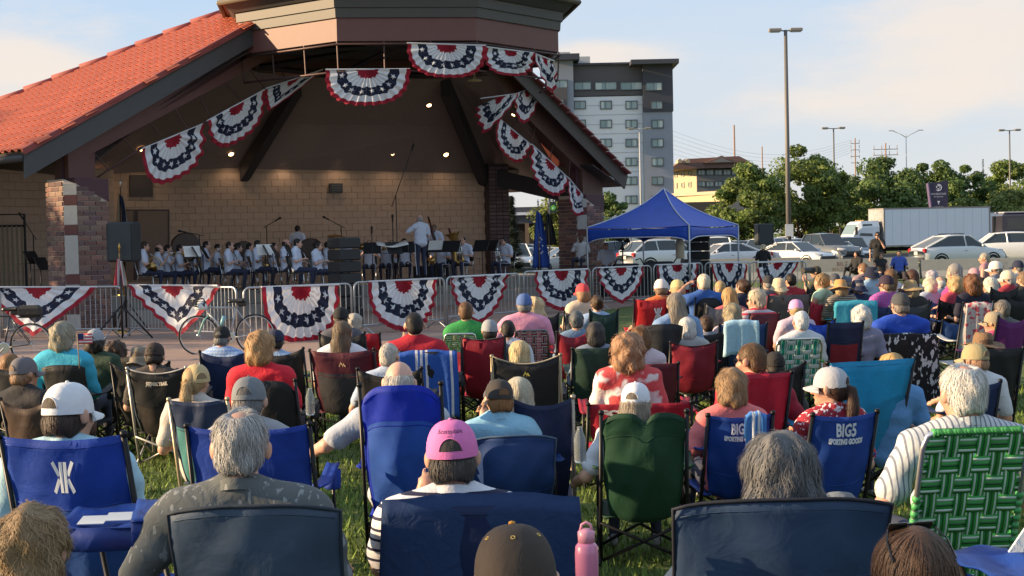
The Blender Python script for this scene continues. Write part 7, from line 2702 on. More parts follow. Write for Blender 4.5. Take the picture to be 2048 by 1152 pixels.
NAVY, ROY, SLATE, BLK, RDK, RED_, GRN, MAR = (.008, .018, .065), (.008, .045, .30), (.040, .065, .105), (.012, .012, .014), (.20, .010, .022), (.34, .010, .02), (.006, .036, .018), (.085, .010, .018)
ch = lambda what, at=None, col=BLK, **k: dict(what=what, col=col, **({'at': at} if at else {}), **k)

# nearest row
P(58, 1016, 700, 'woman with fuzzy dark blond hair', 'nearest at the left frame edge', 'curlybob', (.26, .17, .085), None, (.2, .2, .25), None, fem=True, hy=-.2)
P(482, 812, 597, 'grey haired man in fish print shirt', 'his crown thinning, seated in the slate chair', 'thin', (.36, .35, .34), None, (.105, .115, .115), ch('slate blue padded chair', (505, 1012, 350), SLATE, top='arch', bulge=.1, trim=(.02, .03, .045)), w=1.2, pat='fish', yaw=0, hy=.0, arms=('side', 'rest'))
l5 = P(905, 836, 550, 'person in pink cap and striped top', 'white with navy stripes, elbow raised', 'capback', (.07, .06, .055), ('cap', (.66, .17, .42), {'text': [('Scottsdale', .026), ('golf', .012)], 'tcol': (.04, .01, .05)}), (.66, .66, .70), ch('chair wholly hidden by a navy blanket', (962, 1012, 340), NAVY, top='arch'), w=1.12, pat='stripe_navy', yaw=0, hy=-.05, arms=('face', 'rest'), wrink=.003)
P(1032, 1047, 880, 'child in brown cap with white front panels', 'closest head at the bottom edge', 'capback', (.05, .03, .02), ('cap', (.042, .030, .024), {'front': (.6, .62, .68), 'button': (.6, .28, .04), 'eyelets': (.6, .4, .12), 'closed': True}), (.2, .2, .2), None, yaw=0, hy=0, hp=-.1)
P(1556, 862, 600, 'woman with long wavy grey hair', 'head tilted a little, in the wide slate blue chair', 'wavy', (.115, .115, .12), None, (.3, .4, .62), ch('wide slate blue armchair', (1565, 998, 440), (.022, .045, .095), bulge=.12, top='arch', trim=(.008, .01, .02), col2=(.026, .052, .105), split=.66), fem=True, yaw=0)
_c = [o for o in bpy.data.objects if o.get('label', '').startswith('wide slate blue armchair')][0]
for s_ in (-1, 1):
 MB().grid(lambda u, v: (s_ * (.36 + .10 * v), -.30 + .5 * u, .60 + .05 * u - .05 * v * v + .01 * sin(9 * u)), 8, 5, 0, (0, 0, -.06)).build('padded_arm', mat('nylon', (.05, .10, .20), .65), _c, True)
 MB().grid(lambda u, v: (s_ * (.34 + .03 * u), -.30 - .05 * v + .2 * u, .50 + .36 * v * (1 - .3 * u)), 5, 6, 0, (0, .004, 0)).build('side_wing', mat('nylon', (.03, .055, .11), .65), _c, True)
P(1825, 1050, 820, 'woman with smooth brown hair and sunglasses pushed up', 'at the bottom right', 'bob', (.085, .045, .026), None, (.3, .25, .25), None, fem=True, yaw=.1, glasses='up')
P(1924, 724, 465, 'white haired man in pale striped shirt', 'balding, one hand on a hat in his lap', 'thin', WH, None, (.52, .54, .56), dict(what='green webbed aluminium lawn chair', at=(1932, 857, 215), fn=web_chair, cols=[((.02, .22, .03), (.45, .6, .45), (.01, .09, .02)), ((.025, .27, .04), (.5, .62, .5), (.01, .1, .02))], nx=6, ny=8, wrap=(.06, .33, .09), arm=(.04, .38, .06)), w=1.2, pat='stripe_thin', yaw=.15, hy=0, arms=('side', 'rest'), skin=(.52, .26, .18))

HAT_AT = LAST_SH[0][0].matrix_basis @ Vector(LAST_SH[0][1][0][2].tolist()) + Vector((-.03, .05, .03))
# second rows
P(130, 764, 485, 'man in white cap and pale blue shirt', 'dark brown hair below the cap', 'capback', (.05, .032, .024), ('cap', (.66, .67, .70)), (.36, .56, .66), ch('blue chair with white K mark', (122, 872, 250), (.008, .04, .26), dip=.02, top='v', col2=(.02, .07, .26), split=.62, logo=logo_k(.5, .8, .042)), w=1.12, yaw=-.12, hy=-.3)
P(497, 752, 405, 'man in faded grey cap', 'almost hidden by the grey haired head', 'capback', GY, ('cap', (.16, .175, .19)), (.3, .3, .32), ch('blue camp chair spread wide', (495, 852, 245), (.008, .035, .24), dip=.03), yaw=-.05, hy=-.15, hp=-.1)
P(796, 718, 378, 'bald man with white side hair', 'head sunk into a high blue chair', 'fringe', (.56, .52, .46), None, (.40, .44, .52), ch('high backed royal blue chair', (800, 770, 160), (.012, .035, .34), top='round', col2=(.03, .10, .50), split=.72, bulge=.12, thin=.5, dip=0), w=1.1, yaw=0, hp=.12, arms=('back', 'rest'), skin=(.60, .34, .25), pants=(.34, .33, .28))
P(998, 758, 370, 'man in black cap with sunlit ginger hair', 'light blue polo, hands clasped high', 'capback', (.30, .14, .05), ('cap', (.040, .034, .032)), (.26, .50, .66), ch('navy padded chair with arched top', (1028, 872, 170), (.010, .035, .13), top='arch', bulge=.14, trim=(.05, .09, .16), dip=0), yaw=.1, hy=.15, arms=('face', 'rest'))
P(1270, 764, 385, 'woman in white cap with ashy hair', 'white tee, in the dark green chair', 'bob', (.30, .25, .20), ('cap', (.66, .67, .72)), (.60, .62, .68), ch('dark green high backed chair', (1288, 826, 168), GRN, top='notch', bulge=.1, dip=.05, col2=(.010, .045, .024), split=.8), fem=True, yaw=-.05, hy=-.35, arms=('side', 'rest'))
P(1459, 737, 355, 'woman with wavy golden hair and coral tee', 'turned toward the stage', 'curlybob', (.32, .20, .105), None, (.66, .17, .17), ch('blue chair lettered BIG 5', (1482, 830, 130), (.008, .04, .21), dip=.02, logo=logo_text([('BIG 5', .085, -.02), ('SPORTING GOODS', .036, -.075)], (.6, .62, .7), .5, .8)), fem=True, yaw=.15, arms=('side', 'rest'))
P(1656, 732, 375, 'woman in grey cap with long brown ponytail', 'red sprigged top, turned left', 'pony', (.065, .032, .022), ('cap', (.42, .42, .45)), (.32, .015, .03), ch('blue chair lettered BIG5', (1692, 828, 138), (.008, .04, .21), dip=.02, logo=logo_text([('BIG5', .09, -.02), ('SPORTING GOODS', .036, -.075)], (.6, .62, .7), .5, .8)), fem=True, pat='red_sprig', yaw=.35, hy=.75, arms=('lap', 'rest'))
P(392, 727, 325, 'woman in tan cap with sunlit blond ponytail', 'cream shoulders', 'pony', (.46, .32, .16), ('cap', (.46, .36, .19), {'yaw': .9}), (.50, .46, .42), ch('navy and teal camp chair', (395, 800, 118), (.018, .03, .07), dip=.02, col2=(.06, .20, .20), split=.66, frame=(.45, .36, .25)), fem=True, yaw=-.15, hy=-.1)
P(48, 713, 300, 'man in worn grey cap and black tee', 'ear and cheek turned right', 'capback', (.25, .14, .08), ('cap', (.13, .12, .135)), (.020, .018, .022), ch('dark brown camp chair', (48, 800, 105), (.045, .026, .02)), yaw=-.3, hy=-.5, skin=SKT)
P(522, 661, 285, 'woman with sunlit golden curly bob', 'bright red tee', 'curlybob', (.38, .22, .10), None, (.58, .012, .03), ch('black camp chair with drink', (540, 762, 98), BLK, dip=.03, top='round'), fem=True, yaw=-.1, hy=-.2, w=1.05)
l20 = P(308, 684, 255, 'man in dark brown cap', 'bowed in the black and red chair', 'capback', DB, ('cap', (.035, .022, .018)), (.05, .04, .035), ch('black and red camp chair with mountain mark', (312, 737, 118), BLK, dip=.05, col2=(.028, .022, .020), split=.5, trim=(.5, .45, .4), frame=ALU, logo=logo_peak((.6, .52, .42), .35, .82, .03, [('OZARK TRAIL', .035, -.03)])), yaw=-.1, hp=-.15)
P(279, 690, 245, 'person in olive grey hat', 'half hidden by the dark brown cap', 'short', SD, ('bucket', (.24, .20, .15)), (.3, .3, .3), None, yaw=-.1, zc=.95)
P(193, 657, 225, 'woman in pale grey cap with bushy black hair', 'dark green tee', 'curlybob', DB, ('cap', (.30, .31, .34)), (.028, .055, .030), ch('low dark chair', (205, 785, 60), BLK), fem=True, yaw=-.2, w=1.1)
P(236, 686, 215, 'child with bushy brown hair', 'leaning against the green tee', 'curly', (.065, .035, .02), None, (.05, .09, .05), None, zc=.96, yaw=-.5)
P(125, 644, 245, 'woman with short ash blond hair', 'turquoise long sleeved top', 'curlybob', (.30, .27, .20), None, (.04, .38, .55), ch('black camp chair', (125, 730, 90), BLK, dip=.0, top='arch'), fem=True, sleeve='long', yaw=-.15, w=1.12)
P(20, 706, 240, 'child with light brown hair', 'beside the worn grey cap', 'bob', (.28, .14, .06), None, (.05, .03, .03), None, yaw=-.3, zc=.95)
P(445, 651, 215, 'man in black cap and blue plaid shirt', 'pink neck', 'capback', GY, ('cap', (.012, .012, .014)), (.42, .52, .66), ch('navy camp chair with small emblem', (447, 703, 98), NAVY, dip=.06), pat='plaid_blue', yaw=-.15, skin=(.55, .27, .2))
P(553, 658, 212, 'man in navy cap and light blue tee', 'beyond the golden curly bob', 'capback', DB, ('cap', (.012, .018, .05)), (.30, .44, .66), ch('low dark chair', None, BLK), yaw=-.1)
P(683, 639, 232, 'girl with long straight ash brown hair', 'white tee', 'long', (.13, .09, .055), None, (.60, .62, .66), ch('maroon and charcoal chair with tan emblem', (683, 700, 128), (.075, .014, .024), dip=.03, col2=(.045, .042, .045), split=.62, logo=logo_peak((.55, .40, .24), .5, .82, .035)), fem=True, yaw=-.1)
P(683, 613, 182, 'man in black cap', 'just over the long ash brown hair', 'capback', DB, ('cap', (.012, .012, .013)), (.08, .08, .1), None, yaw=-.1)
P(710, 627, 172, 'woman with short silver curls', 'next to the black cap', 'curlybob', (.42, .38, .32), None, (.5, .45, .45), ch('red camp chair', (728, 668, 60), RED_, dip=0, top='flat'), fem=True, yaw=-.1, hy=-.4)
l29 = P(829, 621, 238, 'dark haired man in red tee', 'broad shoulders before the full bunting', 'buzz', (.018, .014, .012), None, (.42, .010, .025), ch('chair hung with a blue towel', (855, 704, 105), BLK, dip=0, top='flat'), w=1.15, yaw=0, arms=('face', 'rest'))
P(778, 684, 268, 'man with short white hair', 'in front of the bald man', 'short', (.50, .46, .40), None, (.34, .42, .56), ch('dark chair hidden behind the bald man', None, BLK), yaw=-.1, hy=-.3, arms=('side', 'rest'))
P(932, 601, 182, 'young man with brown hair and green tee', '', 'short', (.13, .065, .03), None, (.030, .26, .06), dict(what='green and cream webbed chair', at=(920, 668, 62), fn=web_chair, cols=[((.03, .22, .04), (.5, .5, .3), (.5, .5, .4)), ((.5, .48, .28), (.04, .2, .05), (.04, .2, .05))], nx=5, ny=6, frame=(.6, .6, .6)), yaw=0)
P(978, 638, 175, 'boy in light grey cap', '', 'capback', DB, ('cap', (.28, .29, .31)), (.1, .1, .12), ch('crimson camp chair with grey edge', (966, 674, 85), RDK, dip=.03, trim=(.05, .05, .055)), yaw=0, zc=1.15)
P(1015, 637, 212, 'man with cropped black hair and white tee', '', 'buzz', (.016, .013, .012), None, (.58, .60, .66), ch('crimson camp chair with loose flap', (940, 705, 70), RDK, dip=.0), yaw=.05, hy=.1)
P(1038, 679, 262, 'blond woman with chin length hair', 'sunlit, in the lion chair', 'bob', (.56, .42, .22), None, (.10, .10, .13), ch('black chair with golden animal emblem', (1052, 712, 135), (.014, .015, .018), dip=.07, frame=(.30, .24, .15), trim=(.40, .34, .24), logo=logo_peak((.5, .45, .08), .5, .86, .03)), fem=True, yaw=0)
P(1038, 752, 320, 'platinum haired person', 'next to the sunlit ginger hair', 'bob', (.55, .50, .38), None, (.2, .2, .25), ch('navy chair sprinkled with white stars', (1085, 797, 108), (.010, .018, .055), dip=.05, frame=(.35, .30, .24)), yaw=.0, fem=True)
P(1048, 586, 178, 'man in blue cap and pink shirt', '', 'capback', GY, ('cap', (.07, .13, .32)), (.66, .28, .40), dict(what='red black and white webbed lawn chair', at=(1063, 661, 66), fn=web_chair, cols=[((.35, .01, .03), (.5, .45, .45), (.5, .45, .45)), ((.02, .015, .02), (.5, .45, .45), (.4, .02, .03))], nx=6, ny=7, frame=(.2, .2, .2)), yaw=0, w=1.15, skin=(.55, .27, .2))
P(1068, 593, 168, 'woman with pale blond waves', 'right behind the pink shirt', 'wavy', (.55, .42, .24), None, (.03, .03, .03), ch('black camp chair beside the pink shirt', (1088, 628, 40), BLK), fem=True, yaw=.2)
P(1166, 566, 150, 'woman in coral red cap', 'cream shawl, sunlit', 'bob', SBL, ('cap', (.60, .06, .07)), (.58, .46, .34), ch('grey camp chair', None, (.06, .065, .08)), fem=True, yaw=.2, hy=.3)
P(1193, 588, 160, 'woman with dark ponytail and pale blue shirt', '', 'bun', (.07, .04, .02), None, (.30, .42, .62), ch('dark green folding chair', (1208, 620, 40), (.012, .035, .03)), fem=True, yaw=.1)
P(1152, 622, 182, 'person with dark grey hair and denim jacket', '', 'messy', (.10, .11, .115), None, (.14, .22, .34), ch('crimson camp chair with navy flap', (1146, 664, 48), RDK), yaw=.1, sleeve='long')
P(1190, 642, 228, 'woman with dark grey bob', 'grey blue cardigan', 'bob', (.040, .036, .036), None, (.16, .20, .27), ch('bottle green camp chair', (1183, 697, 62), (.016, .038, .028), dip=0, top='flat'), fem=True, sleeve='long', yaw=.05)
P(1254, 667, 292, 'woman with big strawberry blond curls', 'flag print tee', 'curly', (.36, .20, .11), None, (.58, .07, .075), ch('red armchair with white block letters', (1280, 806, 200), (.22, .008, .020), dip=0, top='flat', z1=None or .9, logo=None) if 0 else dict(what='red armchair with white outlined letters', at=(1280, 808, 205), col=(.24, .008, .022), dip=0, top='flat', logo=logo_text([('GCI', .075, -.04), ], (.6, .58, .6), .2, .82, .006)), fem=True, pat='flagtee', yaw=.0, w=1.05)
P(1281, 652, 238, 'woman with auburn brown hair', 'behind the strawberry curls', 'curlybob', (.16, .075, .03), None, (.55, .45, .50), ch('maroon folding chair', (1318, 728, 60), MAR, dip=0, top='flat'), fem=True, yaw=.1)
P(1352, 583, 200, 'woman with long straight grey hair', 'denim blue shirt', 'long', (.22, .19, .155), None, (.16, .26, .44), ch('black padded chair with ribbed top', (1327, 648, 80), (.016, .017, .020), top='arch', bulge=.13), fem=True, yaw=.15)
P(1321, 557, 155, 'man in white cap and orange tee', 'bright blue sleeve beside', 'capback', SD, ('cap', (.64, .58, .56)), (.60, .14, .04), ch('red camp chair with white K mark', (1302, 598, 66), (.42, .014, .018), dip=.02, logo=logo_k(.72, .72, .06)), yaw=.1)
P(1353, 558, 150, 'person in straw yellow cap', 'dark vest', 'bob', BL, ('cap', (.52, .42, .20)), (.02, .02, .025), ch('black chair', None, BLK), yaw=.15, fem=True)
P(1406, 546, 152, 'white haired man holding a phone up', 'royal blue shirt', 'short', (.62, .54, .42), None, (.03, .10, .34), ch('black camp chair', (1418, 596, 42), BLK, top='round'), w=1.15, yaw=.1, arms=('brow', 'rest'), hy=.2)
P(1458, 572, 168, 'woman with long honey blond hair', '', 'long', (.42, .25, .10), None, (.4, .1, .12), ch('grey mesh chair', (1440, 608, 40), (.10, .105, .115)), fem=True, yaw=.15)
P(1485, 556, 140, 'woman with tied dark hair and navy top', '', 'bun', (.06, .03, .018), None, (.012, .016, .04), ch('black chair', None, BLK), fem=True, yaw=.3, hy=.4)
P(1514, 578, 172, 'person with pale updo and sunglasses', 'stars and stripes shirt, hand at the face', 'messy', (.50, .42, .30), None, (.45, .42, .48), ch('dark maroon camp chair', (1530, 628, 62), (.06, .01, .02), dip=.0), pat='patriot', yaw=.3, hy=.6, arms=('face', 'lap'), glasses='sun')
P(1375, 633, 205, 'white haired woman in grey jacket', '', 'bob', (.58, .57, .56), None, (.34, .35, .36), ch('tall crimson camp chair', (1388, 684, 92), (.19, .012, .026), dip=.05, bulge=.09, trim=(.03, .01, .015)), fem=True, sleeve='long', yaw=.0)
P(1412, 629, 190, 'small boy with dark brown hair', '', 'short', (.055, .028, .016), None, (.25, .27, .32), None, zc=.98, yaw=.1, hy=.4)
P(1465, 607, 188, 'woman with ash blond bob', 'striped sleeves', 'curlybob', (.30, .25, .16), None, (.5, .4, .45), ch('navy chair under a pale blue hooded towel', (1487, 648, 96), (.02, .05, .13), dip=.03), fem=True, yaw=.15)
P(1505, 683, 322, 'man with brown hair and black glasses', 'crimson polo, profile to the left', 'short', (.14, .08, .04), None, (.34, .010, .03), ch('crimson camp chair with white lettering', (1532, 748, 112), (.30, .010, .028), dip=0, top='flat', logo=logo_text([('COLEMAN', .05, -.24)], (.6, .5, .5), .55, .85)), yaw=.35, hy=.55, glasses='clear', w=1.12, skin=(.52, .26, .17), arms=('rest', 'side'))
P(1547, 707, 275, 'person in black cap', 'hidden by the crimson polo', 'capback', DB, ('cap', (.016, .014, .014)), (.05, .05, .05), None, yaw=.1, zc=.86)
P(1601, 620, 215, 'man with neat white hair and sunburnt neck', 'white shirt', 'short', (.62, .62, .62), None, (.52, .54, .58), dict(what='teal and white webbed lawn chair', at=(1598, 678, 92), fn=web_chair, cols=[((.008, .24, .17), (.5, .55, .5), (.008, .24, .17))], cross=[((.52, .55, .50), (.4, .42, .4), (.4, .42, .4))], nx=5, ny=9, frame=(.62, .62, .6)), yaw=.1, skin=(.58, .27, .19))
P(1592, 598, 176, 'woman in lilac pink cap', 'blond hair out of the top', 'bun', BL, ('cap', (.60, .30, .52)), (.5, .4, .5), ch('blue camp chair', (1640, 640, 40), ROY), fem=True, yaw=.1)
P(1558, 554, 140, 'person in pale cream sun hat', 'crimson shirt', 'bob', (.5, .4, .3), ('bucket', (.58, .46, .30)), (.36, .02, .05), ch('grey meshed sling chair', (1580, 590, 90), (.085, .075, .07), dip=0), yaw=.3, fem=True)
P(1642, 546, 138, 'woman with tousled fair hair and mint vest', 'seated sideways', 'messy', (.28, .18, .08), None, (.42, .58, .42), ch('red towelled chair', None, (.3, .02, .04)), fem=True, yaw=.9, hy=.3, sleeve='none')
P(1682, 557, 140, 'woman in wide golden straw hat', 'black striped blouse', 'bob', BL, ('straw', (.52, .27, .09)), (.36, .30, .22), ch('chair covered by an aqua towel', (1712, 602, 84), (.05, .30, .42), dip=.02), fem=True, pat='stripe_bw', yaw=.2)
P(1717, 557, 138, 'person in navy bucket hat', 'just behind the golden straw hat', 'short', GY, ('bucket', (.018, .024, .06)), (.02, .03, .09), ch('black chair', None, BLK), yaw=.2)
P(1770, 549, 146, 'man in dark plum cap and magenta plaid shirt', '', 'capback', SD, ('cap', (.030, .016, .035)), (.46, .10, .34), ch('navy chair', None, NAVY), pat='plaid_pink', yaw=.3, hy=.3)
P(1822, 558, 146, 'person in wide tan sun hat', 'above the dark grey cap', 'bob', (.4, .3, .2), ('wide', (.42, .28, .13), {'band': (.35, .22, .1)}), (.03, .03, .03), ch('charcoal chair', (1830, 605, 70), (.03, .032, .038)), fem=True, yaw=.25)
P(1860, 554, 134, 'woman with fluffy platinum curls', 'pale shirt', 'curlybob', (.66, .58, .42), None, (.35, .40, .50), ch('blue camp chair beside the charcoal one', (1880, 600, 40), (.015, .05, .16)), fem=True, yaw=.3)
P(1720, 611, 200, 'woman with white permed curls', '', 'curlybob', (.56, .55, .53), None, (.2, .2, .3), ch('navy and red camp chair', (1692, 645, 56), (.012, .016, .05), dip=.0, col2=(.17, .012, .022), split=.7), fem=True, yaw=.1)
l66 = P(1797, 584, 195, 'man in charcoal cap and royal blue top', '', 'capback', (.22, .18, .15), ('cap', (.055, .058, .065)), (.010, .06, .42), ch('chair behind leaf print cloth', (1797, 668, 130), BLK, dip=.02, top='flat'), w=1.25, yaw=.1, sleeve='long', hy=.15)
P(1944, 549, 146, 'woman with auburn curls and navy tee', '', 'curly', (.16, .065, .028), None, (.012, .012, .03), ch('blue chair with steel arm', (1915, 640, 60), (.02, .05, .16)), fem=True, yaw=.2)
P(1912, 551, 142, 'woman with fair curly hair', 'next to the auburn curls', 'curlybob', (.48, .32, .15), None, (.45, .05, .08), None, fem=True, yaw=.3)
P(1979, 553, 140, 'white haired woman in black and white scarf', '', 'bob', (.6, .57, .5), None, (.05, .05, .05), ch('black chair with green mark', (2010, 575, 60), BLK), fem=True, yaw=.4, hy=.3)
P(2018, 540, 138, 'man in cream cap and crimson jacket', '', 'short', WH, ('cap', (.60, .52, .40)), (.36, .03, .05), ch('black folding chair', None, BLK), yaw=.5, hy=.4, skin=(.58, .28, .18))
P(1994, 521, 128, 'man in white cap', 'behind the crimson jacket', 'short', GY, ('cap', (.64, .60, .55)), (.2, .2, .22), None, yaw=.5, hy=.4)
P(2043, 541, 140, 'person with sandy hair', 'at the right frame edge', 'short', SD, None, (.03, .03, .03), None, yaw=.4)
P(1985, 622, 208, 'woman in olive cap with blond bun', 'pink top', 'bun', (.52, .36, .16), ('cap', (.30, .25, .17)), (.55, .08, .18), ch('purple camp chair', (2030, 632, 60), (.09, .012, .10)), fem=True, yaw=.4, hy=.5, glasses='sun')
P(2004, 600, 178, 'person with tousled grey hair', '', 'messy', (.16, .14, .12), None, (.1, .1, .1), ch('chair with a floral towel', (1958, 605, 50), (.5, .42, .40)), yaw=.2)
P(1966, 662, 255, 'person in broad floppy brown hat', '', 'bob', BR, ('straw', (.20, .12, .065), {'curl': .03}), (.1, .08, .06), ch('black folding chair', (2005, 698, 90), BLK, dip=0, top='flat'), yaw=.2)
P(1951, 686, 305, 'man in tan cap and white printed tee', '', 'capback', (.35, .2, .12), ('cap', (.34, .28, .15)), (.58, .59, .62), ch('navy chair with steel bow', (1955, 765, 98), NAVY, dip=.03), yaw=.25, hy=.35, skin=(.52, .26, .17), arms=('side', 'rest'), tee=('The Vikings', 'Superior', 'Bass Machine', 'Trio Stars'))
P(1783, 704, 262, 'blond person slumped in the bright blue chair', '', 'bob', (.52, .32, .12), None, (.1, .25, .5), dict(what='bright blue padded recliner', at=(1745, 722, 200), col=(.018, .20, .50), dip=.02, top='flat', bulge=.04, thin=.4, yaw=.35), yaw=.3, zc=1.1)
# far edge of the audience, by the concrete barrier
P(1743, 531, 122, 'man in navy bucket hat and pale blue shirt', 'facing left', 'short', GY, ('bucket', (.016, .02, .045)), (.32, .45, .58), ch('black chair', None, BLK), yaw=.5, hy=.4)
P(1781, 536, 120, 'woman with long light brown hair', 'before the wheelchair', 'long', (.16, .085, .04), None, (.5, .5, .55), ch('blue chair', None, ROY), fem=True, yaw=.2)
P(1822, 537, 120, 'woman with long dark brown hair', 'right of the wheelchair', 'long', (.07, .03, .02), None, (.5, .5, .5), ch('black chair', None, BLK), fem=True, yaw=.7)
P(1667, 546, 118, 'person in dark grey cap', 'behind the mint vest', 'short', GY, ('cap', (.06, .065, .08)), (.1, .11, .13), ch('black chair', None, BLK), yaw=.3)
P(1692, 550, 118, 'person in slate blue cap', 'left of the navy bucket hats', 'short', GY, ('cap', (.10, .12, .16)), (.08, .1, .14), ch('black chair', None, BLK), yaw=.3)
P(1632, 530, 112, 'photographer in camouflage cap with camera', '', 'short', DB, ('cap', (.05, .045, .03)), (.05, .055, .04), None, yaw=1.1, arms=('cam', 'cam'), zc=1.2)
P(1910, 526, 118, 'woman with silver hair and magenta top', 'standing out against the barrier', 'bob', (.30, .28, .26), None, (.40, .04, .20), None, fem=True, yaw=1.0, hy=.2, sleeve='none', zc=1.42)
P(1971, 504, 112, 'woman with grey hair in sleeveless patterned top', '', 'short', (.36, .33, .28), None, (.4, .2, .22), None, fem=True, yaw=1.0, sleeve='none', zc=1.5)
P(1864, 540, 116, 'person with lilac grey hair', '', 'curlybob', (.44, .40, .44), None, (.4, .4, .45), ch('grey chair', None, (.1, .1, .1)), fem=True, yaw=.3)
P(1900, 545, 120, 'person with stars and stripes shoulders', '', 'short', (.4, .36, .3), None, (.5, .45, .5), ch('navy chair', None, NAVY), pat='patriot', yaw=.4)
P(2035, 520, 112, 'person in navy cap', 'at the right frame edge', 'short', GY, ('cap', (.015, .02, .05)), (.4, .4, .42), ch('black chair', None, BLK), yaw=.4)
P(1580, 545, 125, 'person with short dark hair in crimson shirt', 'behind the cream sun hat', 'short', DB, None, (.34, .02, .03), ch('black chair', None, BLK), yaw=.2)
P(1728, 524, 108, 'person with cropped ginger hair', 'behind the navy bucket hats', 'buzz', (.2, .1, .05), None, (.3, .2, .2), ch('black chair', None, BLK), yaw=.4)
P(1950, 535, 116, 'person in faded pink cap', 'behind the auburn curls', 'short', GY, ('cap', (.45, .25, .28)), (.35, .35, .4), ch('grey chair', None, (.1, .1, .11)), yaw=.4)
P(1880, 552, 122, 'person with thinning white hair', 'behind the platinum curls', 'fringe', WH, None, (.36, .4, .5), ch('navy chair', None, NAVY), yaw=.3)
P(1440, 560, 132, 'person with short fair hair', 'before the last barriers', 'short', BL, None, (.2, .22, .3), ch('black chair', None, BLK), yaw=.1)
P(1535, 550, 126, 'person in charcoal flat cap', 'behind the pale updo', 'capback', GY, ('cap', (.03, .03, .035)), (.12, .12, .14), ch('black chair', None, BLK), yaw=.2)

# standing and other people round the lawn
def stander(px, pyt, Y, who, **k):
 p = W(px, pyt, Y)
 k.setdefault('sc', max(.85, min(1.12, p.z / 1.73)))
 return person((p.x, Y, 0), k.pop('yaw', pi), label=who, lod=2, pose='stand', group='people standing round the lawn', **k)
stander(1755, 463, 54, 'woman in black tee and shorts standing before the concrete barrier, sunglasses', hair='bun', hcol=DB, shirt=(.010, .010, .012), pants=(.03, .03, .035), shorts=True, fem=True, glasses='sun', yaw=2.8, skin=SKF, arms=('face', 'hang'))
stander(1526, 488, 49, 'man in straw hat and black polo standing behind the barriers', hair='short', hcol=DB, hat=('bucket', (.50, .40, .25)), shirt=(.014, .014, .016), arms=('hang', 'hang'), yaw=pi)
def sitter(px, pyt, Y, who, z=0, **k):
 p = W(px, pyt, Y)
 return person((p.x, Y, max(-.1, p.z - 1.3 * k.get('sc', 1))), k.pop('yaw', pi), label=who, lod=2, group='people at the edge of the stage and lawn', **k)
sitter(1763, 514, 51, 'woman in black camisole seated in front of the standing woman', fem=True, hair='long', hcol=BR, shirt=(.012, .012, .014), sleeve='none', yaw=pi, arms=('lap', 'lap'))
sitter(1711, 521, 55, 'person in black hooded top crouching by the concrete barrier', hair='long', hcol=DB, shirt=(.012, .012, .014), sleeve='long', pose='kneesup', yaw=2.2, arms=('knee', 'knee'), pants=(.012, .012, .014))
l_w = sitter(1798, 499, 53, 'man in blue shirt sitting in an electric wheelchair', hair='short', hcol=DB, shirt=(.05, .10, .42), yaw=2.9, skin=(.55, .3, .2), shorts=True, pants=(.1, .1, .12))
wl = l_w[0].location
r_ = empty('wheelchair', (wl.x, wl.y, 0), 2.9, 'black electric wheelchair under the man in blue shirt', 'wheelchair')
MB().box((0, .05, wl.z + .38), (.5, .5, .08), 0, bev=.02).build('seat', tyre_m, r_)
MB().box((0, -.2, wl.z + .68), (.46, .07, .55), 0, R=Matrix.Rotation(rad(14), 3, 'X'), bev=.02).build('backrest', tyre_m, r_)
MB().box((0, .0, .28), (.5, .7, .2), 0, bev=.04).build('drive_base', tyre_m, r_)
for s in (-1, 1):
 for (y, rr_) in ((-.2, .22), (.38, .14)): MB().lathe([(0, 0), (rr_ * .6, .01), (rr_, -.01), (rr_, -.07)], 14, 0, (s * .31, y, rr_), frame3((s, 0, 0))).build('wheel', tyre_m, r_, True)
 MB().box((s * .28, .1, wl.z + .62), (.07, .4, .05), 0, bev=.015).build('armrest', tyre_m, r_)
MB().box((0, .5, .14), (.4, .22, .03)).build('footrest', tyre_m, r_)
sitter(1212, 483, 45.5, 'man in white tee with printed chest line under the blue canopy', hair='buzz', hcol=BR, shirt=(.50, .52, .56), yaw=pi, arms=('lap', 'lap'))
sitter(1160, 468, 46.5, 'dark skinned man in white shirt bent at the canopy edge', hair='buzz', hcol=DB, shirt=(.52, .53, .55), yaw=pi - .3, skin=SKD, arms=('lap', 'low'))
for (px, Y, lb) in ((1212, 45.5, 'stage chair under the man in the white tee'), (1160, 46.5, 'stage chair under the bent man at the canopy edge')):
 p = W(px, 520, Y)
 stage_chair((p.x, Y, 0), pi, lb)
# camera of the photographer
p = W(1622, 540, F / 112 - .3)
tag(MB().box((0, 0, 0), (.15, .09, .1), 0, bev=.02).lathe([(.045, 0), (.05, .12), (.052, .18)], 12, 0, (-.02, -.05, 0), frame3((-.8, -.5, 0))).build('camera', ebony, None, False, p), 'black camera with a long lens held by the photographer', 'camera')

# ------------------------------------------------------------------ things of the lawn
def top_of(l): return l[1:]
cl, cyaw, z1, w, yb = top_of(l5)
drape(cl, cyaw, 'navy blanket hung over the chair of the pink capped person', (.016, .042, .125), 'blanket', w + .1, z1 + .035, .3, .95, yb - .02, .36, cat='blanket', flare=.10)
cl, cyaw, z1, w, yb = top_of(l29)
drape(cl, cyaw, 'blue towel with three white stripes on the chair of the red tee man', (.02, .09, .40), 'towel', w + .06, z1 + .01, .25, .62, yb - .02, .36, bands=[(.3, .34, (.6, .6, .66)), (.37, .41, (.6, .6, .66)), (.44, .48, (.6, .6, .66)), (.86, .9, (.6, .6, .66))])
cl, cyaw, z1, w, yb = top_of(l66)
drape(cl, cyaw, 'black cloth with white leaf print over the chair of the royal blue man', (.012, .012, .016), 'printed_cloth', w + .12, z1 + .01, .15, .8, yb - .02, .36, pat='leafy', cat='cloth', flare=.2)
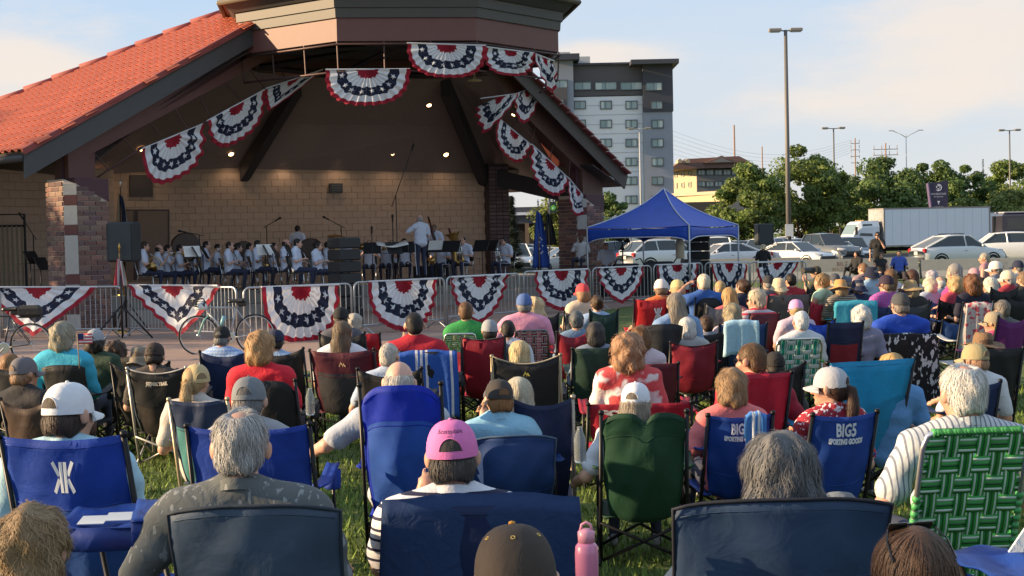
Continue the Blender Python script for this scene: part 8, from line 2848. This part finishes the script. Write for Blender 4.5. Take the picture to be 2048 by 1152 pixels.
def drape_px(px, py, s, wpx, label, col, back, **k):
 Y = F / s
 p = W(px, py, Y)
 yaw = k.pop('yaw', 0)
 return drape((p.x, Y + .36, 0), yaw, label, col, k.pop('name', 'towel'), wpx / s, p.z, .12, back, -.36, .34, **k)
drape_px(1712, 600, 152, 86, 'aqua towel over the chair behind the golden straw hat', (.05, .36, .50), .75, lod=1)
drape_px(1483, 640, 200, 70, 'pale blue hooded towel on the navy chair', (.36, .56, .68), .35, lod=1)
drape_px(1958, 603, 178, 52, 'white towel with red floral print on a chair by the auburn curls', (.56, .50, .46), .55, lod=1, pat='floral')
drape_px(1512, 826, 382, 42, 'blue and white striped cloth draped over the BIG 5 chair', (.05, .18, .5), .28, bands=[(.3, .45, (.6, .62, .68)), (.6, .7, (.6, .62, .68))])
# footrests of the royal blue chair, papers on it
def footrest(px, py, wpx, s, label, sl=.0):
 Y = F / s
 p = W(px, py, Y)
 r_ = empty('camp_table', (p.x, Y, 0), sl, label, 'camp table', 'blue cloth camp tables')
 w_ = wpx / s
 zt = p.z
 MB().grid(lambda u, v: ((u - .5) * w_, (v - .5) * .46, zt - .02 - .03 * sin(pi * u) * sin(pi * v) + .012 * sin(8 * u + 3 * v) * sin(7 * v)), 14, 10, 0, (0, 0, -.006)).build('cloth_top', mat('nylon', (.008, .05, .30), .5, thin=.2, bump=.6), r_, True)
 MB().grid(lambda u, v: ((u - .5) * w_, -.23 + .01 * sin(9 * u), zt - .02 - .09 * v), 14, 2, 0, (0, .005, 0)).build('front_flap', mat('nylon', (.006, .032, .22), .5), r_, True)
 for s_ in (-1, 1):
  MB().tube([(s_ * w_ * .46, -.2, 0), (-s_ * w_ * .3, .2, zt - .03)], .011, 6).build('leg', blackm, r_, True)
  MB().tube([(s_ * w_ * .46, .2, 0), (s_ * w_ * .46, -.2, zt - .03)], .011, 6).build('leg', blackm, r_, True)
 return r_, zt, p
r_, zt, p = footrest(215, 1022, 190, 520, 'blue cloth camp table carrying two white papers, at the left')
for k, (dx, dy, a) in enumerate(((-.03, -.09, .05), (.06, -.05, .08))):
 tag(MB().box((0, 0, 0), (.10, .11, .003)).build('paper', pap, None, False, p + Vector((dx, dy, -.005 - .012 + k * .004)), (0.1, 0, a)), ('smaller', 'upper')[k] + ' white paper lying on the blue cloth camp table', 'paper')
footrest(345, 1003, 150, 560, 'second blue cloth camp table between the papers and the fish print shirt', .2)
footrest(2005, 1112, 150, 640, 'blue cloth camp table in the bottom right corner with a white triangle', .1)
p = W(2018, 1105, 4.45)
tag(MB().prism([(0, 0, 0), (.16, 0, 0), (.10, .02, .13)], Vector((0, .012, 0))).build('pennant', mat('fabric', (.62, .64, .70), .8), None, False, p), 'white triangular cloth at the bottom right corner', 'cloth')
camp_chair((W(2035, 1090, 5.4).x, 5.6, 0), .1, 'royal blue camp chair cut off by the bottom right corner', ROY, w=.55, z1=.72, lod=0)
# pink bottle on the blanket chair arm
p = W(1172, 1046, 4.75)
zt = p.z
r_ = empty('water_bottle', (p.x, p.y, zt - .29), 0, 'pink steel water bottle with looped lid standing on a chair arm', 'bottle')
pk_m = mat('paint', (.62, .20, .33), .35, coat=.4)
MB().lathe([(.03, 0), (.037, .006), (.038, .19), (.036, .215), (.026, .228)], 22).build('flask', pk_m, r_, True)
lid = MB().lathe([(.027, .228), (.028, .262), (.02, .268), (.012, .272), (0, .273)], 18).build('lid', mat('plastic', (.66, .28, .38), .4), r_, True)
MB().tube([(-.02, 0, .262), (-.014, 0, .285), (.0, 0, .292), (.014, 0, .285), (.02, 0, .262)], .005, 6).build('loop', mat('plastic', (.66, .28, .38), .4), lid, True)
tag(MB().box((p.x, p.y, (zt - .29) / 2 + .25), (.10, .5, zt - .29 - .5), 0, bev=.02).build('chair_arm_tray', mat('nylon', NAVY, .7)), 'navy padded arm tray under the pink bottle', 'tray')
# hat in the lap of the striped shirt man
p = HAT_AT
tag(MB().lathe([(.13, -.012), (.13, -.004), (.085, 0), (.08, .03), (.055, .055), (0, .065)], 16).build('folded_hat', mat('fabric', (.13, .15, .18), .9), None, True, p), 'grey blue hat held in the left hand of the striped shirt man', 'hat')
for (px, py, s, lb) in ((620, 800, 300, 'clear water bottle beside the woman in the bright red tee'), (1160, 885, 400, 'clear water bottle in the chair arm by the dark green chair')):
 p = W(px, py, F / s)
 tag(MB().lathe([(.028, 0), (.03, .01), (.031, .12), (.014, .165), (.014, .18), (0, .18)], 12).build('plastic_bottle', mat('plastic', (.55, .6, .62), .08, trans=.8), None, True, p - Vector((0, 0, .1))), lb, 'bottle')
# small flag tucked between the turquoise top and the grey cap
p = W(172, 690, F / 232)
r_ = empty('hand_flag', p, .2, 'small stars and stripes hand flag between turquoise top and grey cap', 'flag')
MB().tube([(-.06, 0, -.2), (-.07, 0, .1)], .005, 5).build('stick', mat('wood', (.3, .2, .1), .6), r_, True)
MB().grid(lambda u, v: (-.065 + .12 * u, .015 * sin(6 * u), .1 - .09 * v), 8, 7, lambda i, j: 2 if i < 3 and j < 4 else j % 2, (0, .003, 0)).build('cloth', [mat('fabric', (.5, .03, .05), .8), WHT, mat('fabric', (.02, .03, .12), .8)], r_, True)
# ------------------------------------------------------------------ bicycles
def bicycle(px0, px1, py, Y, label, fcol, rack=False):
 a, c = W(px0, py, Y), W(px1, py, Y)
 yaw = atan2(c.y - a.y, c.x - a.x)
 root = empty('bicycle', (a.x, a.y, 0), yaw, label, 'bicycle')
 R_ = .345
 wb = (c - a).length
 fm = mat('paint', fcol, .3, coat=.5)
 for x in (0, wb):
  w_ = MB().tube([(x + R_ * cos(t), 0, R_ + R_ * sin(t)) for t in np.linspace(0, 2 * pi, 33)], .014, 6, cap=False).build('wheel', tyre_m, root, True)
  MB().tube([(x + (R_ - .022) * cos(t), 0, R_ + (R_ - .022) * sin(t)) for t in np.linspace(0, 2 * pi, 33)], .009, 5, cap=False).build('rim', silver, w_, True)
  sp = MB()
  for k in range(20):
   t = k * pi / 10
   sp.tube([(x + .02 * cos(t + .5), .02 * (-1) ** k, R_ + .02 * sin(t + .5)), (x + (R_ - .03) * cos(t), 0, R_ + (R_ - .03) * sin(t))], .0016, 3, cap=False)
  sp.build('spokes', silver, w_)['kind'] = 'stuff'
  MB().lathe([(.02, -.05), (.02, .05)], 8, 0, (x, 0, R_), frame3((0, 1, 0))).build('hub', silver, w_, True)
 bb, hd, st = Vector((wb * .56, 0, .29)), Vector((.16, 0, .84)), Vector((wb * .66, 0, .82))
 f = MB()
 for (p, q, r_) in ((hd - Vector((-.02, 0, .1)), bb, .02), (hd, st, .016), (bb, st, .016), (bb, Vector((wb, .05, R_)), .01), (bb, Vector((wb, -.05, R_)), .01), (st, Vector((wb, .05, R_)), .008), (st, Vector((wb, -.05, R_)), .008), (hd + Vector((-.02, 0, .07)), hd - Vector((-.04, 0, .13)), .02)): f.tube([p, q], r_, 8)
 f.build('frame', fm, root, True)
 fk = MB()
 for s in (-1, 1): fk.tube([hd - Vector((-.04, 0, .13)), Vector((.1, s * .045, .6)), (0, s * .05, R_)], .012, 6)
 fk.build('fork', mat('paint', (.25, .5, .47), .35), root, True)
 h = MB().tube([hd + Vector((-.02, 0, .07)), hd + Vector((-.05, 0, .15)), hd + Vector((-.12, 0, .16))], .014, 6)
 h.tube([(hd.x - .12, -.21, .99), (hd.x - .12, .21, .99)], .013, 6)
 for s in (-1, 1): h.tube([(hd.x - .12, s * .21, .99), (hd.x - .2, s * .21, .98), (hd.x - .2, s * .21, .88), (hd.x - .12, s * .21, .86)], .014, 6)
 h.build('handlebar', ebony, root, True)
 MB().tube([st, st + Vector((.03, 0, .13))], .013, 6).build('seat_post', silver, root, True)
 MB().grid(lambda u, v: (st.x - .12 + .28 * u, (v - .5) * (.05 + .11 * u ** 2), st.z + .15 + .02 * u - .012 * sin(pi * v) * 0 - .03 * (2 * v - 1) ** 2), 8, 6, 0, (0, 0, -.035)).build('saddle', ebony, root, True)
 MB().box((st.x + .12, 0, st.z + .07), (.16, .09, .1), 0, bev=.03).build('saddle_bag', ebony, root)
 k = MB().tube([bb + Vector((-.12, -.06, -.12)), bb + Vector((0, -.06, 0)), bb + Vector((0, .06, 0)), bb + Vector((.12, .06, .12))], .011, 6)
 k.lathe([(.09, -.004), (.1, 0), (.09, .004)], 20, 0, bb + Vector((0, -.04, 0)), frame3((0, -1, 0)))
 k.box(bb + Vector((-.12, -.1, -.12)), (.09, .07, .02))
 k.box(bb + Vector((.12, .1, .12)), (.09, .07, .02))
 k.build('crankset', silver, root)
 if rack:
  MB().box((wb + .02, 0, .80), (.42, .14, .02)).build('rack', ebony, root)
  MB().box((wb, .0, .9), (.36, .24, .2), 0, bev=.05).build('rack_bag', mat('fabric', (.02, .02, .022), .8), root)
 else: MB().tube([(wb * .4, 0, .5), (wb * .46, 0, .68)], .036, 8).build('drink_bottle', mat('plastic', (.2, .42, .48), .4), root, True)
 return root, hd
bk, hd = bicycle(397, 511, 668, 26.2, 'silver road bicycle leaning before the crowd barriers, helmet on its handlebar', (.36, .38, .40))
hp_ = bk.matrix_basis @ (hd + Vector((-.08, -.1, .02)))
r_ = empty('bike_helmet', hp_, bk.rotation_euler.z, 'white vented cycling helmet hanging on the silver bicycle handlebar', 'helmet')
MB().lathe([(.10, -.06), (.115, -.02), (.10, .04), (.06, .08), (0, .09)], 14).build('shell', mat('plastic', (.6, .62, .62), .4), r_, True)
vm = MB()
for k in range(5): vm.box((.0, (k - 2) * .04, .02 + .045 * (1 - abs(k - 2) / 2.5)), (.17, .014, .06), 0, bev=.005)
vm.build('vents', ebony, r_)
bicycle(-60, 62, 672, 24.8, 'dark bicycle with rack bag cut off at the left frame edge', (.03, .035, .05), rack=True)
# ------------------------------------------------------------------ grass blades where the lawn is near
r = np.random.default_rng(3)
n = 105000
u = r.uniform(0, 1, n)
y = 3.2 + 15 * u ** 1.6
x = (r.uniform(-1, 1, n)) * (y * .40 + .5)
hgt = r.uniform(.03, .075, n) * (1 + .5 * np.sin(3 * x + 1.7 * y) * .4)
a = r.uniform(0, 2 * pi, n)
lean = r.uniform(.1, .9, n)
wd = r.uniform(.003, .006, n) * (1 + y * .09)
dx, dy = np.cos(a), np.sin(a)
B0 = np.stack([x - dy * wd, y + dx * wd, 0 * x - .004], 1)
B1 = np.stack([x + dy * wd, y - dx * wd, 0 * x - .004], 1)
T = np.stack([x + dx * hgt * lean, y + dy * hgt * lean, hgt], 1)
V = np.stack([B0, B1, T], 1).reshape(-1, 3)
me = mesh_np('grass', V, np.arange(3 * n).reshape(n, 3), [GRASSM])
me.attributes.new('rnd', 'FLOAT', 'POINT').data.foreach_set('value', np.repeat(r.uniform(0, 1, n), 3).astype(np.float32))
tag(link('grass', me), 'short mown green grass between the chairs', 'grass', kind='stuff')
# trees left of the lawn and shell, whose shade falls across the seats
for i, (X, Yv, H, wd_, n_) in enumerate(((-33, 1.5, 12.0, 7, 1500), (-34, 31.5, 11.4, 11, 10000), (-36, 38, 11.4, 11, 10000), (-38, 47, 11, 10, 7000))):
 tree('broadleaf_tree', 'row tree left of the lawn, number of trunks from camera ' + ('one', 'two', 'three', 'four')[i], 0, 0, 0, 0, n_, TM_, leaf=.42, low=.1, seed=50 + i, loc=Vector((X, Yv, 0)), H=H, width=wd_, group='row of trees left of the lawn')
